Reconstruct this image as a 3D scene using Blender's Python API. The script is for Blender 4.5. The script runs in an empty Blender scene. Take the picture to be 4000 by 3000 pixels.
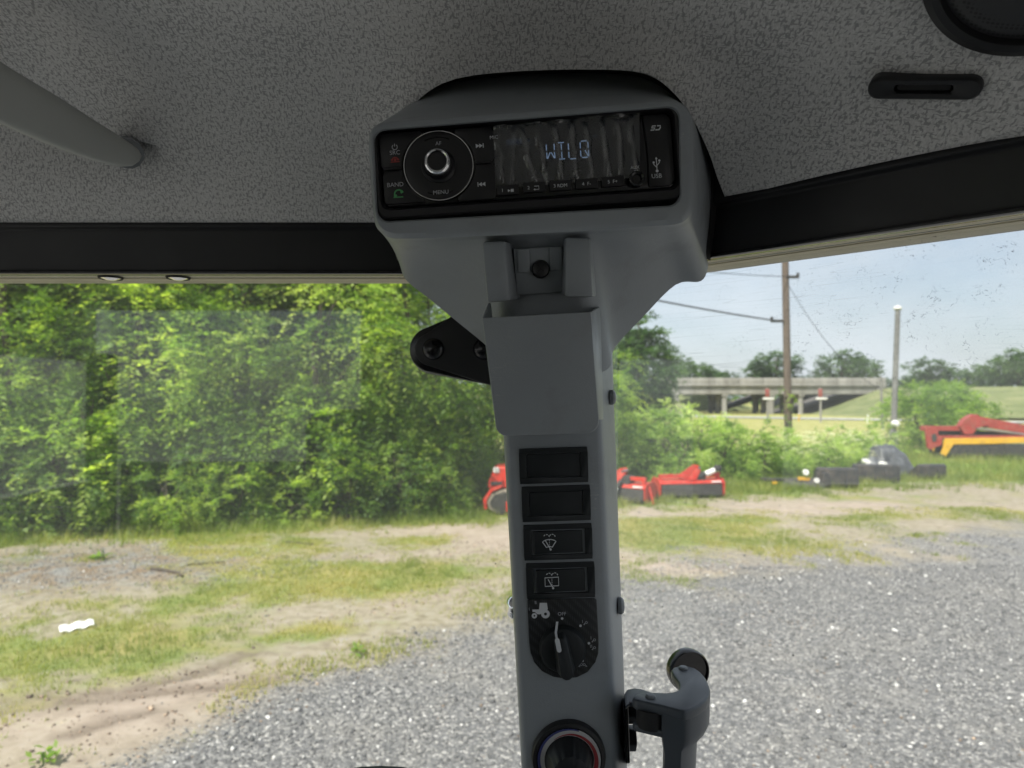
import bpy, bmesh, math, random
import numpy as np
from mathutils import Matrix, Vector

# ------------------------------------------------------------------ camera, sky, sun, exposure
SC = bpy.context.scene
COL = SC.collection
F = 2770.0                      # focal length in photo pixels (4000 x 3000)
PITCH = math.radians(1.14)
EYE = 2.0                       # eye height in the cab above the yard
CT, ST = math.cos(PITCH), math.sin(PITCH)

cam_data = bpy.data.cameras.new('camera')
cam = bpy.data.objects.new('camera', cam_data)
COL.objects.link(cam)
cam.location = (0, 0, EYE)
cam.rotation_euler = (math.radians(90) + PITCH, 0, 0)
cam_data.sensor_width = 36.0
cam_data.lens = 36.0 * F / 4000.0
cam_data.clip_start = 0.02
cam_data.clip_end = 4000.0
cam_data.dof.use_dof = True
cam_data.dof.focus_distance = 0.48
cam_data.dof.aperture_fstop = 11.5
SC.camera = cam

SUN_EL, SUN_AZ = math.radians(52), math.radians(218)   # azimuth clockwise from +Y
sun_dir = Vector((math.sin(SUN_AZ) * math.cos(SUN_EL), math.cos(SUN_AZ) * math.cos(SUN_EL), math.sin(SUN_EL)))
world = bpy.data.worlds.new('World')
SC.world = world
world.use_nodes = True
wn, wl = world.node_tree.nodes, world.node_tree.links
wn.clear()
w_out = wn.new('ShaderNodeOutputWorld')
w_bg = wn.new('ShaderNodeBackground')
w_bg.inputs['Strength'].default_value = 0.10
w_sky = wn.new('ShaderNodeTexSky')
w_sky.sky_type = 'NISHITA'
w_sky.sun_disc = False
w_sky.sun_elevation = SUN_EL
w_sky.sun_rotation = SUN_AZ
w_sky.air_density = 1.0
w_sky.dust_density = 2.0
w_tc = wn.new('ShaderNodeTexCoord')
w_map = wn.new('ShaderNodeMapping')
w_map.inputs['Scale'].default_value = (1.0, 1.0, 3.0)
w_noise = wn.new('ShaderNodeTexNoise')
w_noise.inputs['Scale'].default_value = 2.6
w_noise.inputs['Detail'].default_value = 7.0
w_noise.inputs['Roughness'].default_value = 0.58
w_ramp = wn.new('ShaderNodeValToRGB')
w_ramp.color_ramp.elements[0].position = 0.30
w_ramp.color_ramp.elements[0].color = (0.36, 0.36, 0.36, 1)
w_ramp.color_ramp.elements[1].position = 0.68
w_ramp.color_ramp.elements[1].color = (0.95, 0.95, 0.95, 1)
w_mix = wn.new('ShaderNodeMix')
w_mix.data_type = 'RGBA'
w_mix.inputs['B'].default_value = (6.0, 6.35, 6.9, 1)
wl.new(w_tc.outputs['Generated'], w_map.inputs['Vector'])
wl.new(w_map.outputs['Vector'], w_noise.inputs['Vector'])
wl.new(w_noise.outputs['Fac'], w_ramp.inputs['Fac'])
wl.new(w_ramp.outputs['Color'], w_mix.inputs['Factor'])
wl.new(w_sky.outputs['Color'], w_mix.inputs['A'])
wl.new(w_mix.outputs['Result'], w_bg.inputs['Color'])
wl.new(w_bg.outputs['Background'], w_out.inputs['Surface'])

sun_data = bpy.data.lights.new('sun', 'SUN')
sun_data.energy = 4.9
sun_data.angle = math.radians(0.6)
sun_data.color = (1.0, 0.95, 0.87)
sun = bpy.data.objects.new('sun', sun_data)
COL.objects.link(sun)
sun.location = (0, 0, 60)
sun.rotation_euler = sun_dir.to_track_quat('Z', 'Y').to_euler()

SC.view_settings.view_transform = 'Standard'
SC.view_settings.look = 'None'
SC.view_settings.gamma = 1.0
SC.view_settings.use_curve_mapping = False
SC.view_settings.exposure = 0.74
SC.render.engine = 'CYCLES'
SC.cycles.use_denoising = True
SC.cycles.max_bounces = 10
SC.cycles.diffuse_bounces = 5
SC.cycles.glossy_bounces = 4
SC.cycles.transparent_max_bounces = 24
SC.cycles.sample_clamp_indirect = 6.0
SC.cycles.caustics_reflective = False
SC.cycles.caustics_refractive = False

# ------------------------------------------------------------------ geometry helpers
def P(px, py, d):
    """photo pixel + distance along the camera axis -> world point"""
    xc = (px - 2000.0) / F * d
    yc = -(py - 1500.0) / F * d
    return Vector((xc, d * CT - yc * ST, EYE + d * ST + yc * CT))

def G(px, py, z=0.0):
    """photo pixel -> point on the horizontal plane at height z"""
    a, b = P(px, py, 0.0), P(px, py, 1.0)
    t = (z - a.z) / (b.z - a.z)
    return a + (b - a) * t

def to_px(v):
    """world points (n,3) -> photo pixels, depth"""
    v = np.asarray(v, float).reshape(-1, 3)
    x, y, z = v[:, 0], v[:, 1], v[:, 2] - EYE
    dep = y * CT + z * ST
    up = -y * ST + z * CT
    dd = np.where(np.abs(dep) < 1e-6, 1e-6, dep)
    return 2000 + x / dd * F, 1500 - up / dd * F, dep

class Fr:
    """a flat local frame facing the camera: x right, y up, z towards the viewer (metres)"""
    def __init__(s, cx, cy, d, roll=0.0, yaw=0.0, tilt=0.0):
        base = Matrix(((1, 0, 0), (0, -ST, -CT), (0, CT, -ST))).to_4x4()
        s.m = Matrix.Translation(P(cx, cy, d)) @ base @ Matrix.Rotation(math.radians(roll), 4, 'Z') \
            @ Matrix.Rotation(math.radians(yaw), 4, 'Y') @ Matrix.Rotation(math.radians(tilt), 4, 'X')
        s.inv = s.m.inverted()
        s.s = d / F
        s.o = Vector((0, 0, EYE))
    def at(s, px, py, z=0.0):
        """local point that shows at the pixel and lies on local plane z"""
        a = s.inv @ s.o
        b = s.inv @ P(px, py, 1.0)
        t = (z - a.z) / (b.z - a.z)
        p = a + (b - a) * t
        return Vector((p.x, p.y, z))

def finish(bm, name, mat, parent=None, bevel=0.0, seg=2, smooth=True, angle=38, matrix=None):
    bmesh.ops.remove_doubles(bm, verts=bm.verts, dist=1e-6)
    bmesh.ops.recalc_face_normals(bm, faces=bm.faces)
    if bevel > 0:
        ed = [e for e in bm.edges if len(e.link_faces) == 2 and e.calc_face_angle(0) > math.radians(28)]
        if ed:
            bmesh.ops.bevel(bm, geom=ed, offset=bevel, segments=seg, profile=0.5, affect='EDGES', clamp_overlap=True)
    me = bpy.data.meshes.new(name)
    bm.to_mesh(me)
    bm.free()
    if smooth:
        me.polygons.foreach_set('use_smooth', [True] * len(me.polygons))
        me.set_sharp_from_angle(angle=math.radians(angle))
    return link(name, me, mat, parent, matrix)

def link(name, me, mat, parent=None, matrix=None):
    o = bpy.data.objects.new(name, me)
    COL.objects.link(o)
    if mat is not None and me is not None and len(me.materials) == 0:
        me.materials.append(mat)
    if parent is not None:
        o.parent = parent
    if matrix is not None:
        o.matrix_local = matrix
    return o

def tag(o, label=None, cat=None, group=None, kind=None):
    if label: o['label'] = label
    if cat: o['category'] = cat
    if group: o['group'] = group
    if kind: o['kind'] = kind
    return o

def thing(name, label, cat, matrix=None, group=None):
    o = bpy.data.objects.new(name, None)
    o.empty_display_size = 0.05
    COL.objects.link(o)
    if matrix is not None:
        o.matrix_world = matrix
    return tag(o, label, cat, group)

def copy_tree(o, parent=None):
    c = o.copy()
    COL.objects.link(c)
    if parent is not None:
        c.parent = parent
    for ch in o.children:
        copy_tree(ch, c)
    return c

def T(x, y, z=0.0, rz=0.0, s=1.0):
    return Matrix.Translation((x, y, z)) @ Matrix.Rotation(rz, 4, 'Z') @ Matrix.Scale(s, 4)

# ---- bmesh shape adders
def a_box(bm, c, s, rot=None):
    m = Matrix.Translation(c) @ (rot.to_4x4() if rot is not None else Matrix()) @ Matrix.Diagonal((s[0], s[1], s[2], 1))
    bmesh.ops.create_cube(bm, size=1.0, matrix=m)

def a_hexa(bm, f, b):
    """front quad and back quad (same winding) of world/local points"""
    vs = [bm.verts.new(p) for p in list(f) + list(b)]
    n = len(f)
    bm.faces.new(vs[:n])
    bm.faces.new(list(reversed(vs[n:])))
    for i in range(n):
        j = (i + 1) % n
        bm.faces.new((vs[i], vs[n + i], vs[n + j], vs[j]))

def a_prism(bm, pts, z0, z1):
    a_hexa(bm, [(p[0], p[1], z1) for p in pts], [(p[0], p[1], z0) for p in pts])

def a_flat(bm, pts, z=0.0):
    bm.faces.new([bm.verts.new((p[0], p[1], z)) for p in pts])

def a_cyl(bm, c, r, h, n=24, axis='Z', r2=None, rot=None):
    m = Matrix.Translation(c)
    if rot is not None: m = m @ rot.to_4x4()
    elif axis == 'X': m = m @ Matrix.Rotation(math.pi / 2, 4, 'Y')
    elif axis == 'Y': m = m @ Matrix.Rotation(math.pi / 2, 4, 'X')
    bmesh.ops.create_cone(bm, cap_ends=True, segments=n, radius1=r, radius2=r if r2 is None else r2, depth=h, matrix=m)

def a_lathe(bm, prof, c=(0, 0, 0), n=40, rot=None, close=False):
    """profile (radius, height) spun about local z"""
    m = Matrix.Translation(c) @ (rot.to_4x4() if rot is not None else Matrix())
    rings = []
    for r, h in prof:
        if r < 1e-7:
            rings.append([bm.verts.new(m @ Vector((0, 0, h)))])
        else:
            rings.append([bm.verts.new(m @ Vector((r * math.cos(2 * math.pi * k / n), r * math.sin(2 * math.pi * k / n), h))) for k in range(n)])
    pairs = list(zip(rings[:-1], rings[1:]))
    if close: pairs.append((rings[-1], rings[0]))
    for A, B in pairs:
        for k in range(n):
            j = (k + 1) % n
            if len(A) == 1 and len(B) == 1: continue
            if len(A) == 1: bm.faces.new((A[0], B[k], B[j]))
            elif len(B) == 1: bm.faces.new((A[k], A[j], B[0]))
            else: bm.faces.new((A[k], A[j], B[j], B[k]))

def a_tube(bm, path, rad, n=8, caps=True):
    path = [Vector(p) for p in path]
    rads = rad if isinstance(rad, (list, tuple)) else [rad] * len(path)
    rings = []
    up = Vector((0.13, 0.21, 1)).normalized()
    for i, p in enumerate(path):
        d = (path[min(i + 1, len(path) - 1)] - path[max(i - 1, 0)])
        d = d.normalized() if d.length > 1e-9 else Vector((0, 0, 1))
        a = d.cross(up)
        if a.length < 1e-3: a = d.cross(Vector((1, 0, 0)))
        a.normalize()
        b = a.cross(d).normalized()
        rings.append([bm.verts.new(p + (a * math.cos(2 * math.pi * k / n) + b * math.sin(2 * math.pi * k / n)) * rads[i]) for k in range(n)])
    for A, B in zip(rings[:-1], rings[1:]):
        for k in range(n):
            j = (k + 1) % n
            bm.faces.new((A[k], A[j], B[j], B[k]))
    if caps:
        bm.faces.new(list(reversed(rings[0])))
        bm.faces.new(rings[-1])

def a_strip(bm, pts, w, z=0.0, closed=False):
    """flat printed line in the local xy plane"""
    pts = [Vector((p[0], p[1])) for p in pts]
    n = len(pts)
    L, R = [], []
    for i in range(n):
        a = pts[(i - 1) % n] if (closed or i > 0) else pts[i]
        b = pts[(i + 1) % n] if (closed or i < n - 1) else pts[i]
        d = (b - a)
        d = d.normalized() if d.length > 1e-9 else Vector((1, 0))
        nn = Vector((-d.y, d.x)) * (w / 2)
        L.append(bm.verts.new((pts[i].x + nn.x, pts[i].y + nn.y, z)))
        R.append(bm.verts.new((pts[i].x - nn.x, pts[i].y - nn.y, z)))
    for i in range(n if closed else n - 1):
        j = (i + 1) % n
        bm.faces.new((L[i], R[i], R[j], L[j]))

def arc(cx, cy, r, a0, a1, n=10, ry=None):
    ry = r if ry is None else ry
    return [(cx + r * math.cos(math.radians(a0 + (a1 - a0) * k / n)), cy + ry * math.sin(math.radians(a0 + (a1 - a0) * k / n))) for k in range(n + 1)]

def rrect(x0, y0, x1, y1, r, n=5):
    return arc(x1 - r, y1 - r, r, 0, 90, n) + arc(x0 + r, y1 - r, r, 90, 180, n) + arc(x0 + r, y0 + r, r, 180, 270, n) + arc(x1 - r, y0 + r, r, 270, 360, n)

def catmull(pts, sub=6, closed=True):
    pts = [Vector(p) for p in pts]
    n = len(pts)
    out = []
    for i in range(n if closed else n - 1):
        p0 = pts[(i - 1) % n] if (closed or i > 0) else pts[i]
        p1, p2 = pts[i], pts[(i + 1) % n]
        p3 = pts[(i + 2) % n] if (closed or i < n - 2) else pts[(i + 1) % n]
        for k in range(sub):
            t = k / sub
            out.append(0.5 * ((2 * p1) + (p2 - p0) * t + (2 * p0 - 5 * p1 + 4 * p2 - p3) * t * t + (-p0 + 3 * p1 - 3 * p2 + p3) * t ** 3))
    if not closed: out.append(pts[-1])
    return out

def loft(bm, rings, closed=True):
    R = [[bm.verts.new(p) for p in r] for r in rings]
    for A, B in zip(R[:-1], R[1:]):
        n = len(A)
        for k in range(n if closed else n - 1):
            j = (k + 1) % n
            bm.faces.new((A[k], A[j], B[j], B[k]))
    return R

TEXTS = []
def text(name, s, parent, pos, size, mat, sx=1.0, spacing=1.0, bold=0.0):
    cu = bpy.data.curves.new(name, 'FONT')
    cu.body = s
    cu.size = size
    cu.align_x = 'CENTER'
    cu.align_y = 'CENTER'
    cu.resolution_u = 3
    cu.space_character = spacing
    cu.offset = bold
    o = bpy.data.objects.new(name, cu)
    COL.objects.link(o)
    TEXTS.append((o, name, parent, pos, mat, sx))

def flush_texts():
    bpy.context.view_layer.update()
    dg = bpy.context.evaluated_depsgraph_get()
    for o, name, parent, pos, mat, sx in TEXTS:
        me = bpy.data.meshes.new_from_object(o.evaluated_get(dg))
        me.materials.clear()
        bpy.data.objects.remove(o)
        link(name, me, mat, parent, Matrix.Translation(pos) @ Matrix.Diagonal((sx, 1, 1, 1)))

def np_mesh(name, verts, faces, attrs=None, smooth=False):
    """verts (n,3), faces (m,k) with constant k"""
    verts = np.ascontiguousarray(verts, np.float32)
    faces = np.ascontiguousarray(faces, np.int32)
    me = bpy.data.meshes.new(name)
    m, k = faces.shape
    me.vertices.add(len(verts))
    me.vertices.foreach_set('co', verts.ravel())
    me.loops.add(m * k)
    me.loops.foreach_set('vertex_index', faces.ravel())
    me.polygons.add(m)
    me.polygons.foreach_set('loop_start', np.arange(0, m * k, k, dtype=np.int32))
    me.polygons.foreach_set('loop_total', np.full(m, k, np.int32))
    if smooth:
        me.polygons.foreach_set('use_smooth', np.ones(m, bool))
    me.update(calc_edges=True)
    for an, av in (attrs or {}).items():
        av = np.asarray(av, np.float32)
        if av.ndim == 1:
            a = me.attributes.new(an, 'FLOAT', 'POINT')
            a.data.foreach_set('value', av)
        else:
            a = me.attributes.new(an, 'FLOAT_COLOR', 'POINT')
            a.data.foreach_set('color', np.ascontiguousarray(np.c_[av, np.ones(len(av))], np.float32).ravel())
    return me

def vnoise(x, y, seed=0):
    """smooth value noise on arrays, 0..1"""
    xi, yi = np.floor(x).astype(np.int64), np.floor(y).astype(np.int64)
    fx, fy = x - xi, y - yi
    fx, fy = fx * fx * (3 - 2 * fx), fy * fy * (3 - 2 * fy)
    def h(a, b):
        n = (a * 374761393 + b * 668265263 + seed * 974711) & 0x7fffffff
        n = ((n ^ (n >> 13)) * 1274126177) & 0x7fffffff
        return ((n ^ (n >> 16)) & 0xffff) / 65535.0
    return (h(xi, yi) * (1 - fx) + h(xi + 1, yi) * fx) * (1 - fy) + (h(xi, yi + 1) * (1 - fx) + h(xi + 1, yi + 1) * fx) * fy

def fnoise(x, y, seed=0, oct=4):
    s, a, t = 0.0, 1.0, 0.0
    for k in range(oct):
        s = s + a * vnoise(x * 2 ** k, y * 2 ** k, seed + k * 17)
        t += a
        a *= 0.55
    return s / t

# ------------------------------------------------------------------ materials
class NT:
    def __init__(s, name):
        s.m = bpy.data.materials.new(name)
        s.m.use_nodes = True
        s.t = s.m.node_tree
        s.t.nodes.clear()
        s.out = s.n('ShaderNodeOutputMaterial')
    def n(s, kind, **kw):
        nd = s.t.nodes.new(kind)
        for k, v in kw.items():
            if k in nd.inputs: nd.inputs[k].default_value = v
            else: setattr(nd, k, v)
        return nd
    def l(s, a, b):
        s.t.links.new(a, b)
    def math(s, op, a, b=None, clamp=False):
        nd = s.n('ShaderNodeMath', operation=op, use_clamp=clamp)
        for i, v in enumerate((a, b)):
            if v is None: continue
            if hasattr(v, 'links'): s.l(v, nd.inputs[i])
            else: nd.inputs[i].default_value = v
        return nd.outputs[0]
    def mix(s, f, a, b, blend='MIX'):
        nd = s.n('ShaderNodeMix', data_type='RGBA', blend_type=blend)
        for key, v in (('Factor', f), ('A', a), ('B', b)):
            sock = nd.inputs[key] if key == 'Factor' else [i for i in nd.inputs if i.name == key and i.type == 'RGBA'][0]
            if hasattr(v, 'links'): s.l(v, sock)
            else: sock.default_value = v if not isinstance(v, tuple) else (*v[:3], 1)
        return [o for o in nd.outputs if o.type == 'RGBA'][0]
    def ramp(s, f, stops):
        nd = s.n('ShaderNodeValToRGB')
        e = nd.color_ramp.elements
        while len(e) < len(stops): e.new(0.5)
        for i, (p, c) in enumerate(stops):
            e[i].position = p
            e[i].color = (*c[:3], 1) if isinstance(c, tuple) else (c, c, c, 1)
        s.l(f, nd.inputs['Fac'])
        return nd.outputs['Color']
    def noise(s, scale, detail=3.0, rough=0.55, vec=None, dist=0.0):
        nd = s.n('ShaderNodeTexNoise')
        nd.inputs['Scale'].default_value = scale
        nd.inputs['Detail'].default_value = detail
        nd.inputs['Roughness'].default_value = rough
        nd.inputs['Distortion'].default_value = dist
        if vec is not None: s.l(vec, nd.inputs['Vector'])
        return nd.outputs['Fac']
    def coord(s, which='Object', scale=None, rot=None):
        nd = s.n('ShaderNodeTexCoord')
        o = nd.outputs[which]
        if scale is not None or rot is not None:
            mp = s.n('ShaderNodeMapping')
            if scale is not None: mp.inputs['Scale'].default_value = scale
            if rot is not None: mp.inputs['Rotation'].default_value = rot
            s.l(o, mp.inputs['Vector'])
            o = mp.outputs['Vector']
        return o
    def bump(s, h, strength=0.3, dist=0.001):
        nd = s.n('ShaderNodeBump')
        nd.inputs['Strength'].default_value = strength
        nd.inputs['Distance'].default_value = dist
        s.l(h, nd.inputs['Height'])
        return nd.outputs['Normal']
    def attr(s, name, out='Fac'):
        nd = s.n('ShaderNodeAttribute')
        nd.attribute_name = name
        return nd.outputs[out]
    def done(s, sh):
        s.l(sh, s.out.inputs['Surface'])
        return s.m
    def principled(s, color, rough=0.5, metal=0.0, spec=0.5, normal=None, coat=0.0):
        nd = s.n('ShaderNodeBsdfPrincipled')
        for key, v in (('Base Color', color), ('Roughness', rough), ('Metallic', metal), ('Specular IOR Level', spec), ('Coat Weight', coat)):
            if hasattr(v, 'links'): s.l(v, nd.inputs[key])
            elif isinstance(v, tuple): nd.inputs[key].default_value = (*v[:3], 1)
            else: nd.inputs[key].default_value = v
        if normal is not None: s.l(normal, nd.inputs['Normal'])
        return nd

def plastic(name, c, rough=0.5, grain=0.0, gscale=2500, var=0.12, vscale=8.0, spec=0.5, metal=0.0):
    """painted metal / moulded plastic: slight tonal drift, dust and fine grain"""
    t = NT(name)
    co = t.coord('Object')
    v = t.noise(vscale, 4, 0.6, co)
    dark = tuple(x * (1 - var) for x in c)
    lite = tuple(min(1, x * (1 + var)) for x in c)
    col = t.ramp(v, [(0.3, dark), (0.7, lite)])
    r = t.math('ADD', t.math('MULTIPLY', t.noise(vscale * 3.1, 3, 0.6, co), 0.22), rough - 0.11, True)
    nrm = None
    if grain > 0:
        nrm = t.bump(t.noise(gscale, 2, 0.5, co), grain, 0.0002)
    return t.done(t.principled(col, r, metal, spec, nrm).outputs[0])
M = {}
def m_grey():
    """moulded grey plastic: orange-peel grain, faint hand grime, pale scuffs"""
    t = NT('grey_moulded_plastic')
    co = t.coord('Object')
    base = t.ramp(t.noise(7, 4, 0.6, co), [(0.3, (0.255, 0.278, 0.30)), (0.7, (0.30, 0.325, 0.348))])
    grime = t.ramp(t.noise(22, 5, 0.65, co), [(0.55, 0.0), (0.78, 1.0)])
    col = t.mix(t.math('MULTIPLY', grime, 0.35), base, (0.16, 0.155, 0.145))
    sc = t.noise(1.0, 2, 0.5, t.coord('Object', (35, 900, 300), (0.3, 0.5, 0.4)))
    scuff = t.math('MULTIPLY', t.math('LESS_THAN', t.math('ABSOLUTE', t.math('SUBTRACT', sc, 0.5)), 0.006), t.ramp(t.noise(16, 2, 0.5, co), [(0.56, 0.0), (0.66, 1.0)]))
    col = t.mix(t.math('MULTIPLY', scuff, 0.5), col, (0.5, 0.51, 0.52))
    r = t.math('ADD', t.math('MULTIPLY', grime, 0.15), 0.42)
    h = t.math('ADD', t.noise(1300, 2, 0.5, co), t.math('MULTIPLY', t.noise(420, 2, 0.5, co), 0.6))
    return t.done(t.principled(col, r, 0, 0.45, t.bump(h, 0.55, 0.0003)).outputs[0])
M['grey'] = m_grey()
M['handle'] = plastic('grey_green_handle_plastic', (0.34, 0.35, 0.335), 0.5, 0.3, 1800, 0.06, 6)
M['grey2'] = plastic('dark_grey_plastic', (0.20, 0.215, 0.23), 0.45, 0.3, 1800, 0.06, 6)
M['black'] = plastic('black_plastic', (0.012, 0.012, 0.014), 0.42, 0.25, 2200, 0.15, 30)
M['black_sw'] = plastic('black_switch_plastic', (0.014, 0.017, 0.019), 0.5, 0.3, 2500, 0.12, 30, spec=0.3)
M['gloss'] = plastic('gloss_black_plastic', (0.008, 0.008, 0.010), 0.2, 0.0, 1, 0.1, 40)
M['satin'] = plastic('satin_black_button', (0.011, 0.011, 0.013), 0.38, 0.15, 3000, 0.1, 60)
M['beam'] = plastic('black_painted_steel', (0.016, 0.016, 0.018), 0.45, 0.2, 900, 0.2, 9)
M['cream'] = plastic('cream_trim', (0.62, 0.57, 0.43), 0.5, 0.0, 1, 0.08, 25)
M['rubber'] = plastic('black_rubber', (0.012, 0.012, 0.013), 0.7, 0.2, 1200, 0.2, 20)
M['chrome'] = plastic('chrome', (0.85, 0.85, 0.87), 0.16, 0.0, 1, 0.03, 40, metal=1.0)
M['steel'] = plastic('worn_steel', (0.42, 0.42, 0.42), 0.4, 0.0, 1, 0.2, 30, metal=0.9)
M['print'] = plastic('white_print', (0.62, 0.64, 0.67), 0.6, 0.0, 1, 0.05, 40)
M['print2'] = plastic('dim_grey_print', (0.46, 0.47, 0.5), 0.6, 0.0, 1, 0.05, 40)
M['red_print'] = plastic('red_print', (0.34, 0.05, 0.045), 0.6, 0.0, 1, 0.05, 40)
M['green_print'] = plastic('green_print', (0.09, 0.36, 0.13), 0.6, 0.0, 1, 0.05, 40)
M['blue_print'] = plastic('blue_print', (0.05, 0.06, 0.20), 0.5, 0.0, 1, 0.05, 40)
M['ringred'] = plastic('red_ring_print', (0.30, 0.03, 0.035), 0.5, 0.0, 1, 0.05, 40)
M['ringwhite'] = plastic('white_ring_print', (0.5, 0.5, 0.5), 0.5, 0.0, 1, 0.05, 40)
M['latch'] = plastic('slate_latch_plastic', (0.062, 0.073, 0.088), 0.42, 0.3, 1500, 0.1, 14)
M['red'] = plastic('red_machine_paint', (0.62, 0.035, 0.018), 0.35, 0.0, 1, 0.22, 5)
M['darkred'] = plastic('faded_red_paint', (0.36, 0.035, 0.03), 0.5, 0.0, 1, 0.3, 3)
M['yellow'] = plastic('yellow_paint', (0.78, 0.42, 0.02), 0.4, 0.0, 1, 0.12, 5)
M['white'] = plastic('white_paint', (0.75, 0.74, 0.72), 0.5, 0.0, 1, 0.1, 8)
M['blackpaint'] = plastic('weathered_black_paint', (0.03, 0.032, 0.036), 0.5, 0.0, 1, 0.4, 6)
M['dirtblack'] = plastic('dirty_black_iron', (0.035, 0.033, 0.03), 0.8, 0.0, 1, 0.5, 18)
M['tan_rubber'] = plastic('dusty_rubber_track', (0.20, 0.17, 0.13), 0.9, 0.0, 1, 0.3, 14)
M['roof'] = plastic('roof_shell_plastic', (0.5, 0.5, 0.48), 0.5, 0.0, 1, 0.05, 5)
M['galv'] = plastic('galvanised_grey', (0.17, 0.168, 0.16), 0.7, 0.0, 1, 0.3, 5)
M['pale'] = plastic('pale_plastic_sheet', (0.86, 0.86, 0.84), 0.5, 0.0, 1, 0.03, 15)
M['cable'] = plastic('black_cable', (0.03, 0.03, 0.035), 0.6, 0.0, 1, 0.2, 5)

def m_machine(name, c, dirt=0.5):
    """sun-faded machine paint with dust in patches and dark chips"""
    t = NT(name)
    co = t.coord('Object')
    base = t.ramp(t.noise(4, 4, 0.6, co), [(0.3, tuple(x * 0.72 for x in c)), (0.7, c)])
    dust = t.math('MULTIPLY', t.ramp(t.noise(9, 6, 0.7, co), [(0.45, 0.0), (0.72, 1.0)]), dirt)
    col = t.mix(dust, base, (0.24, 0.18, 0.13))
    chip = t.ramp(t.noise(38, 3, 0.6, co), [(0.66, 0.0), (0.70, 1.0)])
    col = t.mix(t.math('MULTIPLY', chip, 0.7), col, (0.04, 0.035, 0.03))
    return t.done(t.principled(col, t.math('ADD', t.math('MULTIPLY', dust, 0.5), 0.35, True), 0, 0.4).outputs[0])
M['red'] = m_machine('red_machine_paint', (0.60, 0.035, 0.02), 0.45)
M['darkred'] = m_machine('faded_red_paint', (0.36, 0.04, 0.032), 0.5)
M['yellow'] = m_machine('yellow_paint', (0.76, 0.42, 0.025), 0.3)
M['blackpaint'] = m_machine('weathered_black_paint', (0.034, 0.036, 0.04), 0.35)
M['signred'] = m_machine('hazed_sign_red', (0.30, 0.07, 0.06), 0.3)  # red muted in the colour itself to imitate distance haze

def m_concrete():
    t = NT('bridge_concrete')
    co = t.coord('Object')
    st = t.noise(1.0, 6, 0.65, t.coord('Object', (0.6, 0.6, 0.15)))
    col = t.ramp(st, [(0.3, (0.17, 0.16, 0.145)), (0.55, (0.27, 0.26, 0.24)), (0.75, (0.36, 0.345, 0.32))])
    return t.done(t.principled(col, 0.85, normal=t.bump(t.noise(8, 4, 0.6, co), 0.3, 0.02)).outputs[0])
M['concrete'] = m_concrete()

def m_asphalt():
    t = NT('pale_asphalt')
    col = t.ramp(t.noise(1.2, 6, 0.7, t.coord('Object')), [(0.3, (0.32, 0.32, 0.32)), (0.7, (0.46, 0.46, 0.45))])
    return t.done(t.principled(col, 0.9).outputs[0])
M['asphalt'] = m_asphalt()

def m_wood():
    t = NT('weathered_pole_wood')
    g = t.noise(3.0, 6, 0.7, t.coord('Object', (9, 9, 0.7)))
    col = t.ramp(g, [(0.3, (0.075, 0.052, 0.04)), (0.55, (0.145, 0.11, 0.085)), (0.75, (0.23, 0.185, 0.15))])
    return t.done(t.principled(col, 0.9, normal=t.bump(g, 0.6, 0.02)).outputs[0])
M['wood'] = m_wood()

def m_bark():
    t = NT('tree_bark')
    g = t.noise(4.0, 6, 0.7, t.coord('Object', (6, 6, 1.2)))
    col = t.ramp(g, [(0.3, (0.035, 0.028, 0.02)), (0.7, (0.14, 0.115, 0.09))])
    return t.done(t.principled(col, 0.95, normal=t.bump(g, 0.8, 0.03)).outputs[0])
M['bark'] = m_bark()

def m_leaf(name, a, b, c, trans=0.45, tr=(0.5, 0.75, 0.1), rough=0.55):
    """a dark, b middle, c bright leaf colour by the leaf's own tint"""
    t = NT(name)
    oi = t.n('ShaderNodeObjectInfo')
    f = t.math('ADD', t.attr('tint'), t.math('MULTIPLY', t.math('SUBTRACT', oi.outputs['Random'], 0.5), 0.42), True)
    col = t.ramp(f, [(0.0, a), (0.5, b), (1.0, c)])
    tcol = t.mix(1.0, col, tuple(x * 2.2 for x in tr), 'MULTIPLY')
    d = t.principled(col, rough, 0.0, 0.35)
    tl = t.n('ShaderNodeBsdfTranslucent')
    t.l(tcol, tl.inputs['Color'])
    mx = t.n('ShaderNodeMixShader')
    mx.inputs[0].default_value = trans
    t.l(d.outputs[0], mx.inputs[1])
    t.l(tl.outputs[0], mx.inputs[2])
    return t.done(mx.outputs[0])
M['leaf'] = m_leaf('broad_leaf', (0.085, 0.15, 0.04), (0.185, 0.285, 0.065), (0.37, 0.455, 0.12), 0.55, (0.95, 1.0, 0.35))
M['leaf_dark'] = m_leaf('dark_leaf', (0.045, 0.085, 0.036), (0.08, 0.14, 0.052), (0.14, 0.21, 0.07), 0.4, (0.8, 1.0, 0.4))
M['leaf_pale'] = m_leaf('pale_leaf', (0.09, 0.16, 0.045), (0.22, 0.32, 0.085), (0.40, 0.47, 0.16), 0.5, (0.95, 1.0, 0.45))
M['leaf_weed'] = m_leaf('bright_weed_leaf', (0.13, 0.21, 0.055), (0.27, 0.37, 0.10), (0.46, 0.53, 0.21), 0.5, (0.95, 1.0, 0.5))
M['leaf_far'] = m_leaf('far_leaf', (0.055, 0.095, 0.045), (0.09, 0.145, 0.06), (0.14, 0.20, 0.08), 0.35, (0.8, 1.0, 0.5))
M['grass'] = m_leaf('grass_blade', (0.135, 0.19, 0.04), (0.24, 0.265, 0.065), (0.42, 0.365, 0.165), 0.4, (0.95, 1.0, 0.35))
M['flower'] = m_leaf('cream_flower', (0.5, 0.52, 0.3), (0.6, 0.6, 0.4), (0.7, 0.7, 0.5), 0.3, (1, 1, 0.8))

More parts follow.
